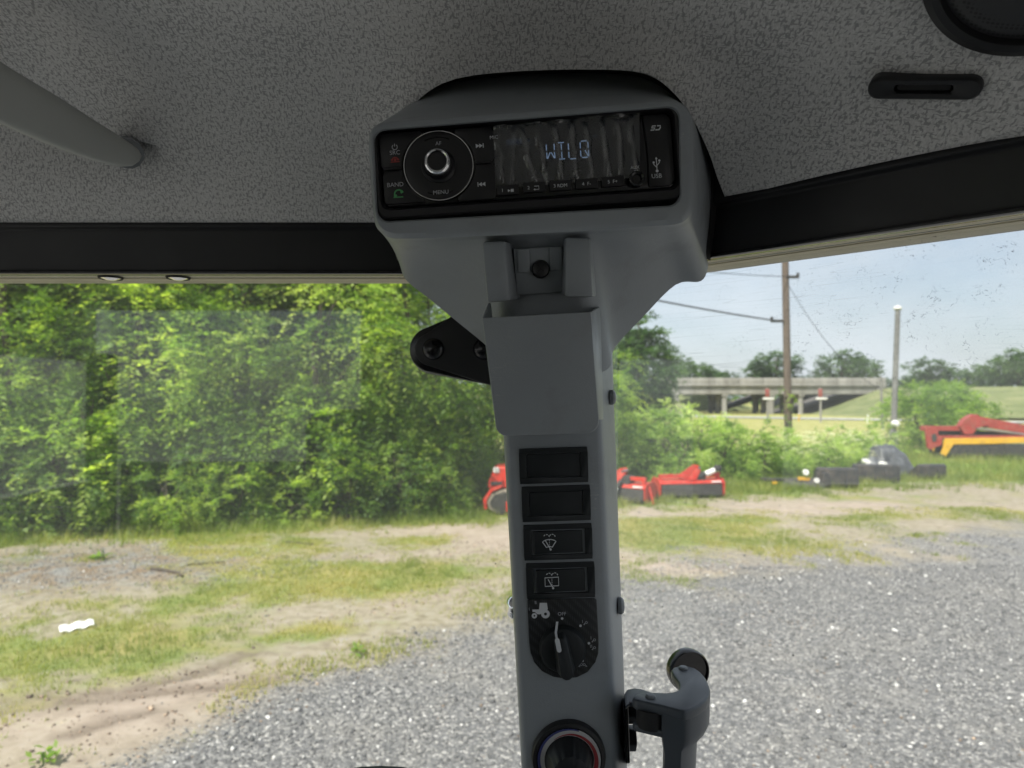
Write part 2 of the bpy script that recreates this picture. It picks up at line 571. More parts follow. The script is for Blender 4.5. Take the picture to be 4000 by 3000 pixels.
def m_headliner():
    """grey woven headliner with short dark flecks along two weave directions"""
    t = NT('headliner_fabric')
    uv = t.n('ShaderNodeUVMap').outputs['UV']
    def mapped(sc, rot):
        mp = t.n('ShaderNodeMapping')
        mp.inputs['Scale'].default_value = sc
        mp.inputs['Rotation'].default_value = (0, 0, math.radians(rot))
        t.l(uv, mp.inputs['Vector'])
        return mp.outputs['Vector']
    f1 = t.noise(1.0, 1.5, 0.5, mapped((620, 230, 1), 35))
    f2 = t.noise(1.0, 1.5, 0.5, mapped((250, 680, 1), 35))
    big = t.noise(14, 3, 0.6, uv)
    thr = t.math('ADD', 0.535, t.math('MULTIPLY', t.math('SUBTRACT', big, 0.5), -0.18))
    d1 = t.math('MULTIPLY', t.math('SUBTRACT', f1, thr), 14.0, True)
    d2 = t.math('MULTIPLY', t.math('SUBTRACT', f2, t.math('ADD', thr, 0.05)), 14.0, True)
    fleck = t.math('MAXIMUM', d1, d2)
    weave = t.noise(1.0, 2, 0.5, mapped((900, 300, 1), -30))
    base = t.ramp(weave, [(0.25, (0.52, 0.515, 0.51)), (0.75, (0.76, 0.755, 0.75))])
    col = t.mix(t.math('MULTIPLY', fleck, 0.85), base, (0.31, 0.31, 0.317))
    p = t.principled(col, 0.95, 0, 0.15, t.bump(weave, 0.4, 0.0006))
    p.inputs['Sheen Weight'].default_value = 0.25
    return t.done(p.outputs[0])
M['headliner'] = m_headliner()

def m_glass():
    """safety glass with a film of dust, wiped arcs, fine scratches and dried specks"""
    t = NT('dusty_cab_glass')
    uv = t.n('ShaderNodeUVMap').outputs['UV']
    def mapped(sc, rot=0, loc=(0, 0, 0)):
        mp = t.n('ShaderNodeMapping')
        mp.inputs['Scale'].default_value = sc
        mp.inputs['Rotation'].default_value = (0, 0, math.radians(rot))
        mp.inputs['Location'].default_value = loc
        t.l(uv, mp.inputs['Vector'])
        return mp.outputs['Vector']
    tr = t.n('ShaderNodeBsdfTransparent')
    tr.inputs['Color'].default_value = (0.93, 0.955, 0.945, 1)
    gl = t.n('ShaderNodeBsdfGlossy')
    gl.inputs['Roughness'].default_value = 0.015
    gl.inputs['Color'].default_value = (0.95, 1, 0.97, 1)
    fr = t.n('ShaderNodeFresnel')
    fr.inputs['IOR'].default_value = 1.72   # both faces of the pane together
    m1 = t.n('ShaderNodeMixShader')
    t.l(fr.outputs[0], m1.inputs[0])
    t.l(tr.outputs[0], m1.inputs[1])
    t.l(gl.outputs[0], m1.inputs[2])
    # dust film, thickened so it also stands in for distance haze
    dust = t.math('MULTIPLY', t.ramp(t.noise(5, 5, 0.6, mapped((1, 1, 1))), [(0.3, 0.3), (0.75, 1.0)]), t.math('ADD', 0.13, t.math('MULTIPLY', t.attr('grime'), 0.24)))
    fine = t.math('MULTIPLY', t.ramp(t.noise(900, 2, 0.6, mapped((1, 1, 1))), [(0.5, 0.0), (0.8, 1.0)]), 0.05)
    # scratches: thin ridges of stretched noise in two directions
    scr = None
    for rot, sc, w in ((38, (3.0, 160, 1), 0.006), (12, (4.0, 120, 1), 0.007), (-24, (3.5, 210, 1), 0.005)):
        nz = t.noise(1.0, 1.0, 0.4, mapped(sc, rot))
        ridge = t.math('LESS_THAN', t.math('ABSOLUTE', t.math('SUBTRACT', nz, 0.5)), w)
        gate = t.ramp(t.noise(6.0, 2, 0.5, mapped((1, 1, 1), 0, (rot * 0.37, 1.7, 0))), [(0.52, 0.0), (0.66, 1.0)])
        r = t.math('MULTIPLY', ridge, gate)
        scr = r if scr is None else t.math('MAXIMUM', scr, r)
    f_dust = t.math('ADD', t.math('ADD', dust, fine), t.math('MULTIPLY', scr, 0.12), True)
    df = t.n('ShaderNodeBsdfDiffuse')
    df.inputs['Color'].default_value = (0.75, 0.76, 0.74, 1)
    tl = t.n('ShaderNodeBsdfTranslucent')
    tl.inputs['Color'].default_value = (0.8, 0.81, 0.79, 1)
    md = t.n('ShaderNodeMixShader')
    md.inputs[0].default_value = 0.65
    t.l(df.outputs[0], md.inputs[1])
    t.l(tl.outputs[0], md.inputs[2])
    m2 = t.n('ShaderNodeMixShader')
    t.l(f_dust, m2.inputs[0])
    t.l(m1.outputs[0], m2.inputs[1])
    t.l(md.outputs[0], m2.inputs[2])
    # dried dark squiggles and specks
    sq = t.noise(1.0, 3, 0.65, mapped((210, 210, 1), 20), 1.2)
    ln = t.math('LESS_THAN', t.math('ABSOLUTE', t.math('SUBTRACT', sq, 0.62)), 0.012)
    gate2 = t.ramp(t.attr('grime'), [(0.15, 0.0), (0.8, 1.0)])
    patch = t.ramp(t.noise(40, 2, 0.5, mapped((1, 1, 1))), [(0.45, 0.0), (0.58, 1.0)])
    vo = t.n('ShaderNodeTexVoronoi')
    vo.inputs['Scale'].default_value = 75
    t.l(mapped((1, 1, 1)), vo.inputs['Vector'])
    sp = t.math('LESS_THAN', vo.outputs['Distance'], 0.055)
    spg = t.math('GREATER_THAN', t.noise(31, 1, 0.5, mapped((1, 1, 1), 0, (3, 5, 0))), 0.60)
    f_dark = t.math('MAXIMUM', t.math('MULTIPLY', t.math('MULTIPLY', ln, patch), t.math('MULTIPLY', gate2, 0.65)),
                    t.math('MULTIPLY', t.math('MULTIPLY', sp, spg), 0.7))
    dk = t.n('ShaderNodeBsdfDiffuse')
    dk.inputs['Color'].default_value = (0.05, 0.045, 0.04, 1)
    m3 = t.n('ShaderNodeMixShader')
    t.l(f_dark, m3.inputs[0])
    t.l(m2.outputs[0], m3.inputs[1])
    t.l(dk.outputs[0], m3.inputs[2])
    return t.done(m3.outputs[0])
M['glass'] = m_glass()

def m_film():
    t = NT('clear_protective_film')
    tr = t.n('ShaderNodeBsdfTransparent')
    tr.inputs['Color'].default_value = (0.9, 0.91, 0.92, 1)
    gl = t.n('ShaderNodeBsdfGlossy')
    gl.inputs['Roughness'].default_value = 0.2
    m1 = t.n('ShaderNodeMixShader')
    m1.inputs[0].default_value = 0.10
    t.l(tr.outputs[0], m1.inputs[1])
    t.l(gl.outputs[0], m1.inputs[2])
    df = t.n('ShaderNodeBsdfDiffuse')
    df.inputs['Color'].default_value = (0.6, 0.6, 0.6, 1)
    m2 = t.n('ShaderNodeMixShader')
    t.l(t.math('MULTIPLY', t.attr('fold'), 0.20), m2.inputs[0])
    t.l(m1.outputs[0], m2.inputs[1])
    t.l(df.outputs[0], m2.inputs[2])
    return t.done(m2.outputs[0])
M['film'] = m_film()

def m_emit(name, c, s):
    t = NT(name)
    e = t.n('ShaderNodeEmission')
    e.inputs['Color'].default_value = (*c, 1)
    e.inputs['Strength'].default_value = s
    return t.done(e.outputs[0])
M['lcd'] = m_emit('lit_display_segment', (0.30, 0.44, 0.66), 0.24)
M['lcd2'] = m_emit('dim_display_segment', (0.22, 0.30, 0.45), 0.07)

def m_carbon():
    t = NT('carbon_weave_panel')
    ck = t.n('ShaderNodeTexWave', wave_type='BANDS', bands_direction='DIAGONAL')
    ck.inputs['Scale'].default_value = 90
    ck.inputs['Distortion'].default_value = 0.6
    t.l(t.coord('Object'), ck.inputs['Vector'])
    ck2 = t.n('ShaderNodeTexWave', wave_type='BANDS', bands_direction='X')
    ck2.inputs['Scale'].default_value = 260
    t.l(t.coord('Object'), ck2.inputs['Vector'])
    f = t.math('MULTIPLY', ck.outputs['Fac'], ck2.outputs['Fac'])
    col = t.ramp(f, [(0.2, (0.010, 0.011, 0.013)), (0.9, (0.042, 0.046, 0.05))])
    return t.done(t.principled(col, 0.4).outputs[0])
M['carbon'] = m_carbon()

def m_grille():
    t = NT('speaker_mesh')
    vo = t.n('ShaderNodeTexVoronoi')
    vo.inputs['Scale'].default_value = 430
    vo.inputs['Randomness'].default_value = 0.0
    t.l(t.coord('Object', (1, 0.866, 1)), vo.inputs['Vector'])
    col = t.ramp(vo.outputs['Distance'], [(0.30, (0.002, 0.002, 0.002)), (0.45, (0.03, 0.03, 0.033))])
    return t.done(t.principled(col, 0.5).outputs[0])
M['grille'] = m_grille()

# ================================================================== THE CAB
MW = {}
def base_thing(name, label, cat, loc, group=None):
    m = Matrix.Translation(loc)
    o = thing(name, label, cat, m, group)
    MW[o.name] = m
    return o

def fin_w(bm, name, mat, parent, **kw):
    """finish a mesh laid out in world coordinates under a thing"""
    bmesh.ops.transform(bm, matrix=MW[parent.name].inverted(), verts=bm.verts)
    return finish(bm, name, mat, parent, **kw)

# plan of the cab: front header runs along -X, side header runs from the corner back to the right
CX, CY = 0.095, 0.66
UR = Vector((0.722, -0.692)).normalized()
NR = Vector((-UR.y * -1, 0)) if False else Vector((UR.y, -UR.x))      # inward normal of the side header
if NR.y > 0: NR = -NR
def side_pt(t, o, z):
    return Vector((CX + UR.x * t + NR.x * o, CY + UR.y * t + NR.y * o, EYE + z))
def front_pt(x, o, z):
    return Vector((x, CY - o, EYE + z))
def corner_pt(o, z):
    """both header lines moved inward by o meet here"""
    y = CY - o
    bx, by = CX + NR.x * o, CY + NR.y * o
    t = (y - by) / UR.y
    return Vector((bx + UR.x * t, y, EYE + z))

cab = base_thing('tractor_cab', 'tractor cab seen from the seat, grey fleck headliner, black headers and dusty glass', 'tractor cab', (0, 0, 0.86))
X_LEFT, T_END = -1.30, 0.62

def header(name, sec, mat, bevel=0.0):
    """sweep a section of (inward offset, height) along the front header, round the corner and down the side"""
    obs = []
    for part, a, b in (('front', lambda o, z: front_pt(X_LEFT, o, z), corner_pt), ('side', corner_pt, lambda o, z: side_pt(T_END, o, z))):
        bm = bmesh.new()
        a_hexa(bm, [a(o, z) for o, z in sec], [b(o, z) for o, z in sec])
        obs.append(fin_w(bm, part + '_' + name, mat, cab, bevel=bevel))
    return obs
fh, sh = header('header', [(0.030, 0.1135), (0.030, 0.150), (0.036, 0.152), (0.036, 0.185), (-0.03, 0.185), (-0.03, 0.1165), (0.022, 0.1165), (0.024, 0.1135)], M['beam'], 0.0015)
header('lower_lip', [(0.0335, 0.1105), (0.0335, 0.1132), (0.021, 0.1132), (0.021, 0.1105)], M['gloss'], 0.0006)
header('trim_strip', [(0.0205, 0.1112), (0.0205, 0.1160), (-0.022, 0.1160), (-0.022, 0.1105), (0.004, 0.1105), (0.004, 0.1112)], M['cream'])
header('trim_groove', [(0.0100, 0.1110), (0.0100, 0.1119), (0.0088, 0.1119), (0.0088, 0.1110)], M['grey2'])
for px in (425, 690):
    w = P(px, 1071, 0.647)
    fb = bmesh.new()
    a_lathe(fb, [(0.0, -0.0032), (0.0035, -0.0030), (0.0062, -0.0018), (0.0082, -0.0012), (0.0086, 0.0), (0.0, 0.0)], (w.x, CY - 0.012, EYE + 0.1108), 28)
    fin_w(fb, 'fastener', M['chrome'], cab)
    fb = bmesh.new()
    a_lathe(fb, [(0.0088, -0.0006), (0.0100, -0.0016), (0.0108, 0.0), (0.0088, 0.0)], (w.x, CY - 0.012, EYE + 0.1107), 28, close=True)
    fin_w(fb, 'fastener_washer', M['rubber'], cab)

# ---- headliner: one moulded sheet rising from the headers to the roof
CONS_POLY = [(1490, 1100), (1485, 700), (1560, 500), (1640, 385), (1780, 308), (2033, 278), (2350, 272), (2520, 288), (2618, 350), (2698, 450),
             (2766, 590), (2804, 700), (2832, 770), (2862, 797), (2920, 1100)]
def poly_dist(px, py, poly, closed=True):
    """distance in pixels to a polygon's outline, and inside flag"""
    px, py = np.asarray(px, float), np.asarray(py, float)
    best = np.full(px.shape, 1e9)
    ins = np.zeros(px.shape, bool)
    n = len(poly)
    for i in range(n):
        x0, y0 = poly[i]
        x1, y1 = poly[(i + 1) % n]
        dx, dy = x1 - x0, y1 - y0
        t = np.clip(((px - x0) * dx + (py - y0) * dy) / (dx * dx + dy * dy), 0, 1)
        best = np.minimum(best, np.hypot(px - x0 - t * dx, py - y0 - t * dy))
        c = (y0 > py) != (y1 > py)
        with np.errstate(divide='ignore', invalid='ignore'):
            xi = x0 + (py - y0) * dx / (dy if dy != 0 else 1e-9)
        ins ^= c & (px < xi)
    return best, ins
_cp = CONS_POLY
CONS_POLY = [_cp[0], _cp[1]] + [(v.x, v.y) for v in catmull([(x, y, 0) for x, y in _cp[2:13]], 3, False)] + _cp[13:]
HL_OFF = 0.046
RECESS = [(-700, 150), (0, 360), (470, 600), (600, 618), (596, 655), (500, 685), (250, 690), (0, 700), (-700, 720)]
def hl_z(x, y, feat=True):
    x, y = np.asarray(x, float), np.asarray(y, float)
    d1 = (CY - HL_OFF) - y
    d2 = (x - (CX + NR.x * HL_OFF)) * NR.x + (y - (CY + NR.y * HL_OFF)) * NR.y
    k = 0.025
    h = np.clip(0.5 + 0.5 * (d2 - d1) / k, 0, 1)
    d = np.maximum(d2 * (1 - h) + d1 * h - k * h * (1 - h), 0)
    z = 0.150 + 0.118 * (1 - np.exp(-d / 0.072)) + 0.03 * np.clip(d, 0, 0.4) + 0.0015
    if feat:
        px, py, dep = to_px(np.stack([x, y, EYE + z], -1))
        ok = dep > 0.15
        bd, _ = poly_dist(px, py, CONS_POLY[:-1])
        z = z - np.where(ok, 0.020 * np.exp(-(bd / 120.0) ** 2) * (1 - np.exp(-(d / 0.04) ** 2)), 0)
        rd, ri = poly_dist(px, py, RECESS)
        sd = np.where(ri, rd, -rd)
        z = z + np.where(ok, 0.040 * (1 / (1 + np.exp(-np.clip(sd / 15.0, -30, 30)))), 0)
        # shallow raised pad towards the speaker
        sp = np.hypot((px - 4050) / 1.15, py + 190)
        z = z - np.where(ok, 0.008 / (1 + np.exp(np.clip((sp - 640) / 40.0, -30, 30))), 0)
    return z
def hl_hit(px, py, lo=0.25, hi=0.75):
    """where the sight line of a pixel meets the headliner"""
    ds = np.linspace(lo, hi, 900)
    pts = np.array([P(px, py, d) for d in ds])
    f = pts[:, 2] - EYE - hl_z(pts[:, 0], pts[:, 1])
    k = np.argmax(np.sign(f[:-1]) != np.sign(f[1:]))
    return ds[k]

xs = np.r_[np.linspace(-1.30, -0.62, 18)[:-1], np.arange(-0.62, 0.50, 0.005), np.linspace(0.50, 0.64, 12)]
ys = np.r_[np.linspace(-0.95, 0.10, 22)[:-1], np.arange(0.10, 0.625, 0.005)]
GX, GY = np.meshgrid(xs, ys)
GZ = hl_z(GX.ravel(), GY.ravel())
vv = np.c_[GX.ravel(), GY.ravel(), GZ + EYE]
nx, ny = len(xs), len(ys)
idx = np.arange(nx * ny).reshape(ny, nx)
ff = np.stack([idx[:-1, :-1].ravel(), idx[:-1, 1:].ravel(), idx[1:, 1:].ravel(), idx[1:, :-1].ravel()], 1)
me = np_mesh('tmp_headliner', vv, ff)
bm = bmesh.new()
bm.from_mesh(me)
bpy.data.meshes.remove(me)
def cut(co, no, clear=True):
    g = list(bm.verts) + list(bm.edges) + list(bm.faces)
    bmesh.ops.bisect_plane(bm, geom=g, plane_co=co, plane_no=no, clear_outer=clear, dist=1e-5)
cut((0, CY - HL_OFF, 0), (0, 1, 0))
cut((CX + NR.x * HL_OFF, CY + NR.y * HL_OFF, 0), (-NR.x, -NR.y, 0))
eye_v = Vector((0, 0, EYE))
for i in range(len(CONS_POLY)):
    a, b = CONS_POLY[i], CONS_POLY[(i + 1) % len(CONS_POLY)]
    va, vb = P(*a, 1.0) - eye_v, P(*b, 1.0) - eye_v
    cut(eye_v, va.cross(vb).normalized(), False)
fc = list(bm.faces)
cen = np.array([f.calc_center_median() for f in fc])
px, py, dep = to_px(cen)
_, ins = poly_dist(px, py, CONS_POLY)
bmesh.ops.delete(bm, geom=[f for f, k, d in zip(fc, ins, dep) if k and d > 0.2], context='FACES')
uvl = bm.loops.layers.uv.new('UVMap')
for f in bm.faces:
    for lp in f.loops:
        c = lp.vert.co
        lp[uvl].uv = (c.x, c.y * 0.8 - (c.z - EYE) * 1.1)
# roll the edges upwards so the sheet has thickness
be = [e for e in bm.edges if e.is_boundary]
r = bmesh.ops.extrude_edge_only(bm, edges=be)
nv = [v for v in r['geom'] if isinstance(v, bmesh.types.BMVert)]
for v in nv: v.co += Vector((0, 0.004 if v.co.y > 0.3 else 0.0, 0.012))
bmesh.ops.transform(bm, matrix=MW[cab.name].inverted(), verts=bm.verts)
me = bpy.data.meshes.new('headliner')
bm.to_mesh(me)
bm.free()
me.polygons.foreach_set('use_smooth', [True] * len(me.polygons))
link('headliner', me, M['headliner'], cab)

# ---- roof shell, floor, pillars and the glass all round
def plan(o):
    """plan outline of the cab moved inward by o"""
    c = corner_pt(o, 0)
    e = side_pt(T_END, o, 0)
    return [(X_LEFT + o - 0.03, CY - o), (c.x, CY - o), (e.x, e.y), (e.x, -0.95 + o), (X_LEFT + o - 0.03, -0.95 + o)]
bm = bmesh.new()
a_prism(bm, plan(-0.06), EYE + 0.36, EYE + 0.46)
fin_w(bm, 'roof_shell', M['roof'], cab, bevel=0.03, seg=3)
bm = bmesh.new()
outer, inner = plan(-0.06), plan(-0.02)
for k in range(5):
    j = (k + 1) % 5
    zb_ = EYE + (0.30 if k == 3 else 0.117)
    a_hexa(bm, [(*outer[k], zb_), (*outer[j], zb_), (*outer[j], EYE + 0.355), (*outer[k], EYE + 0.355)],
           [(*inner[k], zb_), (*inner[j], zb_), (*inner[j], EYE + 0.355), (*inner[k], EYE + 0.355)])
fin_w(bm, 'roof_skirt', M['roof'], cab)
bm = bmesh.new()
a_prism(bm, plan(0.0), EYE - 1.14, EYE - 1.08)  # unseen floor, given pale roof plastic to bounce light upward
fin_w(bm, 'floor_pan', M['roof'], cab)
bm = bmesh.new()
a_box(bm, (-0.36, -0.93, EYE - 0.64), (1.75, 0.05, 0.88))  # unseen rear wall, raised to cut light and kept pale to bounce it
fin_w(bm, 'rear_panel', M['roof'], cab, bevel=0.01)
for x, y in ((X_LEFT, CY - 0.02), (X_LEFT, -0.92), (side_pt(T_END, 0, 0).x, side_pt(T_END, 0, 0).y), (side_pt(T_END, 0, 0).x, -0.92), (X_LEFT, -0.05)):
    bm = bmesh.new()
    a_box(bm, (x, y, EYE - 0.48), (0.07, 0.07, 1.24))
    fin_w(bm, 'pillar', M['beam'], cab, bevel=0.01)

for x_ in (X_LEFT, side_pt(T_END, 0, 0).x + 0.01):  # side panels added out of view to cut light, pale to bounce some
    bm = bmesh.new()
    a_box(bm, (x_, -0.50, EYE - 0.67), (0.05, 0.78, 0.84))
    fin_w(bm, 'side_light_block', M['roof'], cab, bevel=0.01)
seat = base_thing('light_block_seat', 'black seat added unseen behind the viewpoint to block rear light', 'seat', (-0.30, -0.30, 0.92))
bm = bmesh.new()  # seat added out of view to block light from the rear
a_box(bm, (-0.30, -0.30, 1.28), (0.52, 0.52, 0.14))
fin_w(bm, 'cushion', M['rubber'], seat, bevel=0.04, seg=3)
bm = bmesh.new()
a_box(bm, (-0.30, -0.62, 1.64), (0.50, 0.14, 0.66), Matrix.Rotation(math.radians(-8), 3, 'X'))
fin_w(bm, 'backrest', M['rubber'], seat, bevel=0.05, seg=3)
bm = bmesh.new()
a_cyl(bm, (-0.30, -0.32, 1.07), 0.16, 0.30, 20)
fin_w(bm, 'pedestal', M['black'], seat)

def pane(name, a, b, z0, z1, grime):
    """glass sheet between plan points a and b with metre UVs and a grime weight"""
    a, b = Vector(a), Vector(b)
    L = (b - a).length
    nx_, nz_ = 30, 14
    V_, U_, Gm = [], [], []
    for j in range(nz_ + 1):
        for i in range(nx_ + 1):
            p = a.lerp(b, i / nx_)
            z = z0 + (z1 - z0) * j / nz_
            V_.append((p.x, p.y, z - MW[cab.name].translation.z))
            U_.append((L * i / nx_, z))
            Gm.append(grime(i / nx_, (z - EYE)))
    ii = np.arange((nx_ + 1) * (nz_ + 1)).reshape(nz_ + 1, nx_ + 1)
    fcs = np.stack([ii[:-1, :-1].ravel(), ii[:-1, 1:].ravel(), ii[1:, 1:].ravel(), ii[1:, :-1].ravel()], 1)
    m_ = np_mesh(name, V_, fcs, {'grime': Gm})
    ul = m_.uv_layers.new(name='UVMap')
    lv = np.empty(len(m_.loops), np.int32)
    m_.loops.foreach_get('vertex_index', lv)
    ul.data.foreach_set('uv', np.asarray(U_, np.float32)[lv].ravel())
    return link(name, m_, M['glass'], cab)
zg0, zg1 = EYE - 1.05, EYE + 0.125
pane('windshield', (X_LEFT, CY + 0.004), (CX + 0.004, CY + 0.004), zg0, zg1, lambda u, z: 0.12)
sa, sb = side_pt(-0.012, -0.004, 0), side_pt(T_END, -0.004, 0)
pane('side_window', sa.xy, sb.xy, zg0, zg1, lambda u, z: 0.20 + 0.80 * max(0.0, min(1.0, (u - 0.12) * 2.2)) * max(0.0, min(1.0, (z + 0.06) * 9)))
bm = bmesh.new()
a_box(bm, (0.02, -0.93, EYE + 0.04), (1.0, 0.05, 0.48))  # panel added unseen to edge the windshield's reflection, pale to bounce light
fin_w(bm, 'rear_light_block', M['roof'], cab, bevel=0.01)
pane('rear_window', (-1.28, -0.93), (-0.49, -0.93), EYE - 0.2, EYE + 0.29, lambda u, z: 0.1)
pane('left_window', (X_LEFT - 0.02, -0.9), (X_LEFT - 0.02, CY - 0.06), zg0, zg1, lambda u, z: 0.1)

# ================================================================== CORNER CONSOLE
con = base_thing('corner_console', 'grey moulded corner post console holding a radio, phone pocket and switches', 'console', P(2240, 6000, 0.52))

def rimD(px, py): return (px, py)
A_D = [  # (rim x, rim y, back x, back y, back depth)
    (1441, 560, 1570, 600, .560), (1455, 505, 1578, 470, .560), (1500, 478, 1620, 392, .560), (1640, 467, 1720, 335, .558), (1780, 456, 1860, 306, .556),
    (2060, 434, 2100, 290, .555), (2340, 412, 2350, 286, .555), (2500, 400, 2500, 302, .555), (2610, 393, 2600, 352, .555), (2665, 405, 2680, 430, .555),
    (2697, 450, 2735, 520, .555), (2701, 560, 2765, 610, .555), (2705, 680, 2778, 730, .555), (2706, 770, 2772, 860, .555), (2700, 825, 2758, 985, .552),
    (2678, 860, 2766, 1040, .548), (2640, 876, 2738, 1098, .546), (2570, 882, 2640, 1112, .543), (2470, 889, 2510, 1240, .535), (2360, 896, 2402, 1358, .522),
    (2290, 901, 2385, 1430, .508), (2230, 905, 2320, 1462, .497), (2150, 909, 2180, 1470, .4955), (2060, 913, 2030, 1470, .497), (1990, 917, 1972, 1440, .504), (1920, 920, 1905, 1356, .518),
    (1810, 925, 1780, 1252, .535), (1690, 930, 1668, 1160, .545), (1590, 932, 1592, 1100, .550), (1530, 930, 1566, 1049, .553), (1488, 908, 1560, 985, .556),
    (1464, 868, 1562, 900, .558), (1453, 770, 1564, 800, .560), (1446, 660, 1566, 700, .560)]
fa = catmull([(a[0], a[1], 0) for a in A_D], 5)
fd = catmull([(a[2], a[3], a[4]) for a in A_D], 5)
dA = 0.4385
rings = []
for s in (0.0, 0.008, 0.02, 0.04, 0.07, 0.12, 0.2, 0.3, 0.4, 0.5, 0.6, 0.7, 0.8, 0.9, 1.0):
    ring = []
    for p, q in zip(fa, fd):
        low = max(0.0, min(1.0, (p.y - 850) / 60.0))           # underside of the radio box sweeps back faster
        e_pos = s ** (1.0 + 0.35 * (1 - low)) if s > 0 else 0
        sd = s ** (1.0 - 0.75 * low) if s > 0 else 0.0
        if s <= 0.07: e_pos = e_pos * 0.7
        d = dA + (q.z - dA) * sd
        x = p.x + (q.x - p.x) * e_pos
        y = p.y + (q.y - p.y) * e_pos
        ring.append(P(x, y, d))
    rings.append(ring)
# front rim: from the radio opening out to the rounded outer edge
BEZ = [(1460, 513), (2650, 418), (2657, 801), (1476, 867)]
def bez_uv(u, v, grow, rad=48.0):
    """clamp a point in bezel pixels (u right, v down) to a rounded rectangle and return photo pixels"""
    w, h = 1190.0, 370.0
    u, v = min(max(u, -grow), w + grow), min(max(v, -grow), h + grow)
    cu, cv = min(max(u, rad - grow), w - rad + grow), min(max(v, rad - grow), h - rad + grow)
    du, dv = u - cu, v - cv
    l = math.hypot(du, dv)
    if l > rad: u, v = cu + du / l * rad, cv + dv / l * rad
    a_, b_ = u / w, v / h
    tx, ty = BEZ[0][0] + (BEZ[1][0] - BEZ[0][0]) * a_, BEZ[0][1] + (BEZ[1][1] - BEZ[0][1]) * a_
    bx_, by_ = BEZ[3][0] + (BEZ[2][0] - BEZ[3][0]) * a_, BEZ[3][1] + (BEZ[2][1] - BEZ[3][1]) * a_
    return tx + (bx_ - tx) * b_, ty + (by_ - ty) * b_
def bez_ring(grow, d):
    """rounded outline of the radio opening, matched to the console rings"""
    out = []
    for p in fa:
        u = (p.x - 1468) / 1190.0 * 1190.0
        topy = 513 + (418 - 513) * (p.x - 1460) / 1190.0
        boty = 867 + (801 - 867) * (p.x - 1476) / 1181.0
        v = (p.y - topy) / (boty - topy) * 370.0
        out.append(P(*bez_uv(u, v, grow), d))
    return out
front = [bez_ring(0, 0.462), bez_ring(0, 0.4370), bez_ring(6, 0.4352)]
rim2 = [P(2073 + (p.x - 2073) * 0.988, 665 + (p.y - 665) * 0.975, 0.4352) for p in fa]
rim2 = [a.lerp(b, 0.75) for a, b in zip(front[-1], rim2)]
bm = bmesh.new()
loft(bm, front + [rim2] + rings)
fin_w(bm, 'radio_housing', M['grey'], con, angle=50)
# dark lip put in as the shadow gap between console and headliner
bm = bmesh.new()
gap = []
for g, d in ((0, .552), (14, .556), (18, .585), (0, .60)):
    ring = []
    for q in fd:
        v = Vector((q.x - 2150, q.y - 700))
        l = v.length
        up = max(0.0, min(1.0, (1060 - q.y) / 80.0))
        gx = g * (1.6 if q.x > 2600 else 1.0) * up
        ring.append(P(q.x + v.x / l * gx, q.y + v.y / l * gx, d if up > 0 else d + 0.01))
    gap.append(ring)
n_ = len(gap[0])
keep = [k for k in range(n_) if fd[k].y < 1020]
for A, B in zip(gap[:-1], gap[1:]):
    va = {k: bm.verts.new(A[k]) for k in keep}
    vb = {k: bm.verts.new(B[k]) for k in keep}
    for k in keep:
        j = (k + 1) % n_
        if j in va: bm.faces.new((va[k], va[j], vb[j], vb[k]))
fin_w(bm, 'gap_shade_lip', M['rubber'], con)

# post
def post_ring(y):
    k = (y - 1700) / 1300.0
    L, R, S = 1967 + 70 * k, 2358 + 59 * k, 2403 + 47 * k
    sec = [(L + 14, .560), (L + 1, .530), (L, .512), (L + 3, .5052), (L + 11, .5012), (L + 24, .5000), ((L + R) / 2, .4996), (R - 30, .5000), (R - 14, .5010), (R - 4, .5040), (R + 4, .5095),
           (S - 10, .533), (S - 2, .541), (S, .548), (S - 4, .556), (S - 40, .575)]
    return [P(x, y, d) for x, d in sec]
bm = bmesh.new()
loft(bm, [post_ring(y) for y in (1380, 1600, 1850, 2100, 2400, 2700, 3000, 3600, 4600, 6000)])
fin_w(bm, 'post', M['grey'], con, angle=60)

# phone pocket
def hexa_px(bm, f, b):
    a_hexa(bm, [P(*q) for q in f], [P(*q) for q in b])
pk = base_thing('tmp', 'x', 'x', (0, 0, 0))
bpy.data.objects.remove(pk)
def d_front(y): return 0.452 + (y - 1230) / 470.0 * 0.015
outl = [(1883, 1242), (2309, 1218)] + [(2339 + 0.0 * k, 1640) for k in (0,)] + \
       [(2339 - 46 + 46 * math.cos(a), 1646 + 46 * math.sin(a)) for a in np.radians([15, 35, 55, 75, 90])] + \
       [(1978 - 42 * math.sin(a), 1660 + 42 * math.cos(a)) for a in np.radians([0, 20, 40, 60, 80])]
bm = bmesh.new()
a_hexa(bm, [P(x, y, d_front(y)) for x, y in outl], [P(x + (2110 - x) * 0.006, y, d_front(y) + 0.003) for x, y in outl])
pocket = fin_w(bm, 'phone_pocket', M['grey'], con, bevel=0.0009, seg=2)
def pocket_part(name, f, b, mat=None, bevel=0.0008):
    bm = bmesh.new()
    hexa_px(bm, f, b)
    return fin_w(bm, name, mat or M['grey'], con, bevel=bevel)
pocket_part('pocket_side', [(2309, 1218, .4525), (2346, 1196, .500), (2358, 1640, .500), (2340, 1640, .4655)],
            [(2298, 1219, .4525), (2332, 1197, .500), (2342, 1640, .500), (2326, 1640, .4655)])
pocket_part('pocket_side', [(1883, 1242, .4525), (1906, 1183, .500), (1962, 1660, .500), (1936, 1660, .4655)],
            [(1894, 1242, .4525), (1918, 1183, .500), (1975, 1660, .500), (1950, 1660, .4655)])
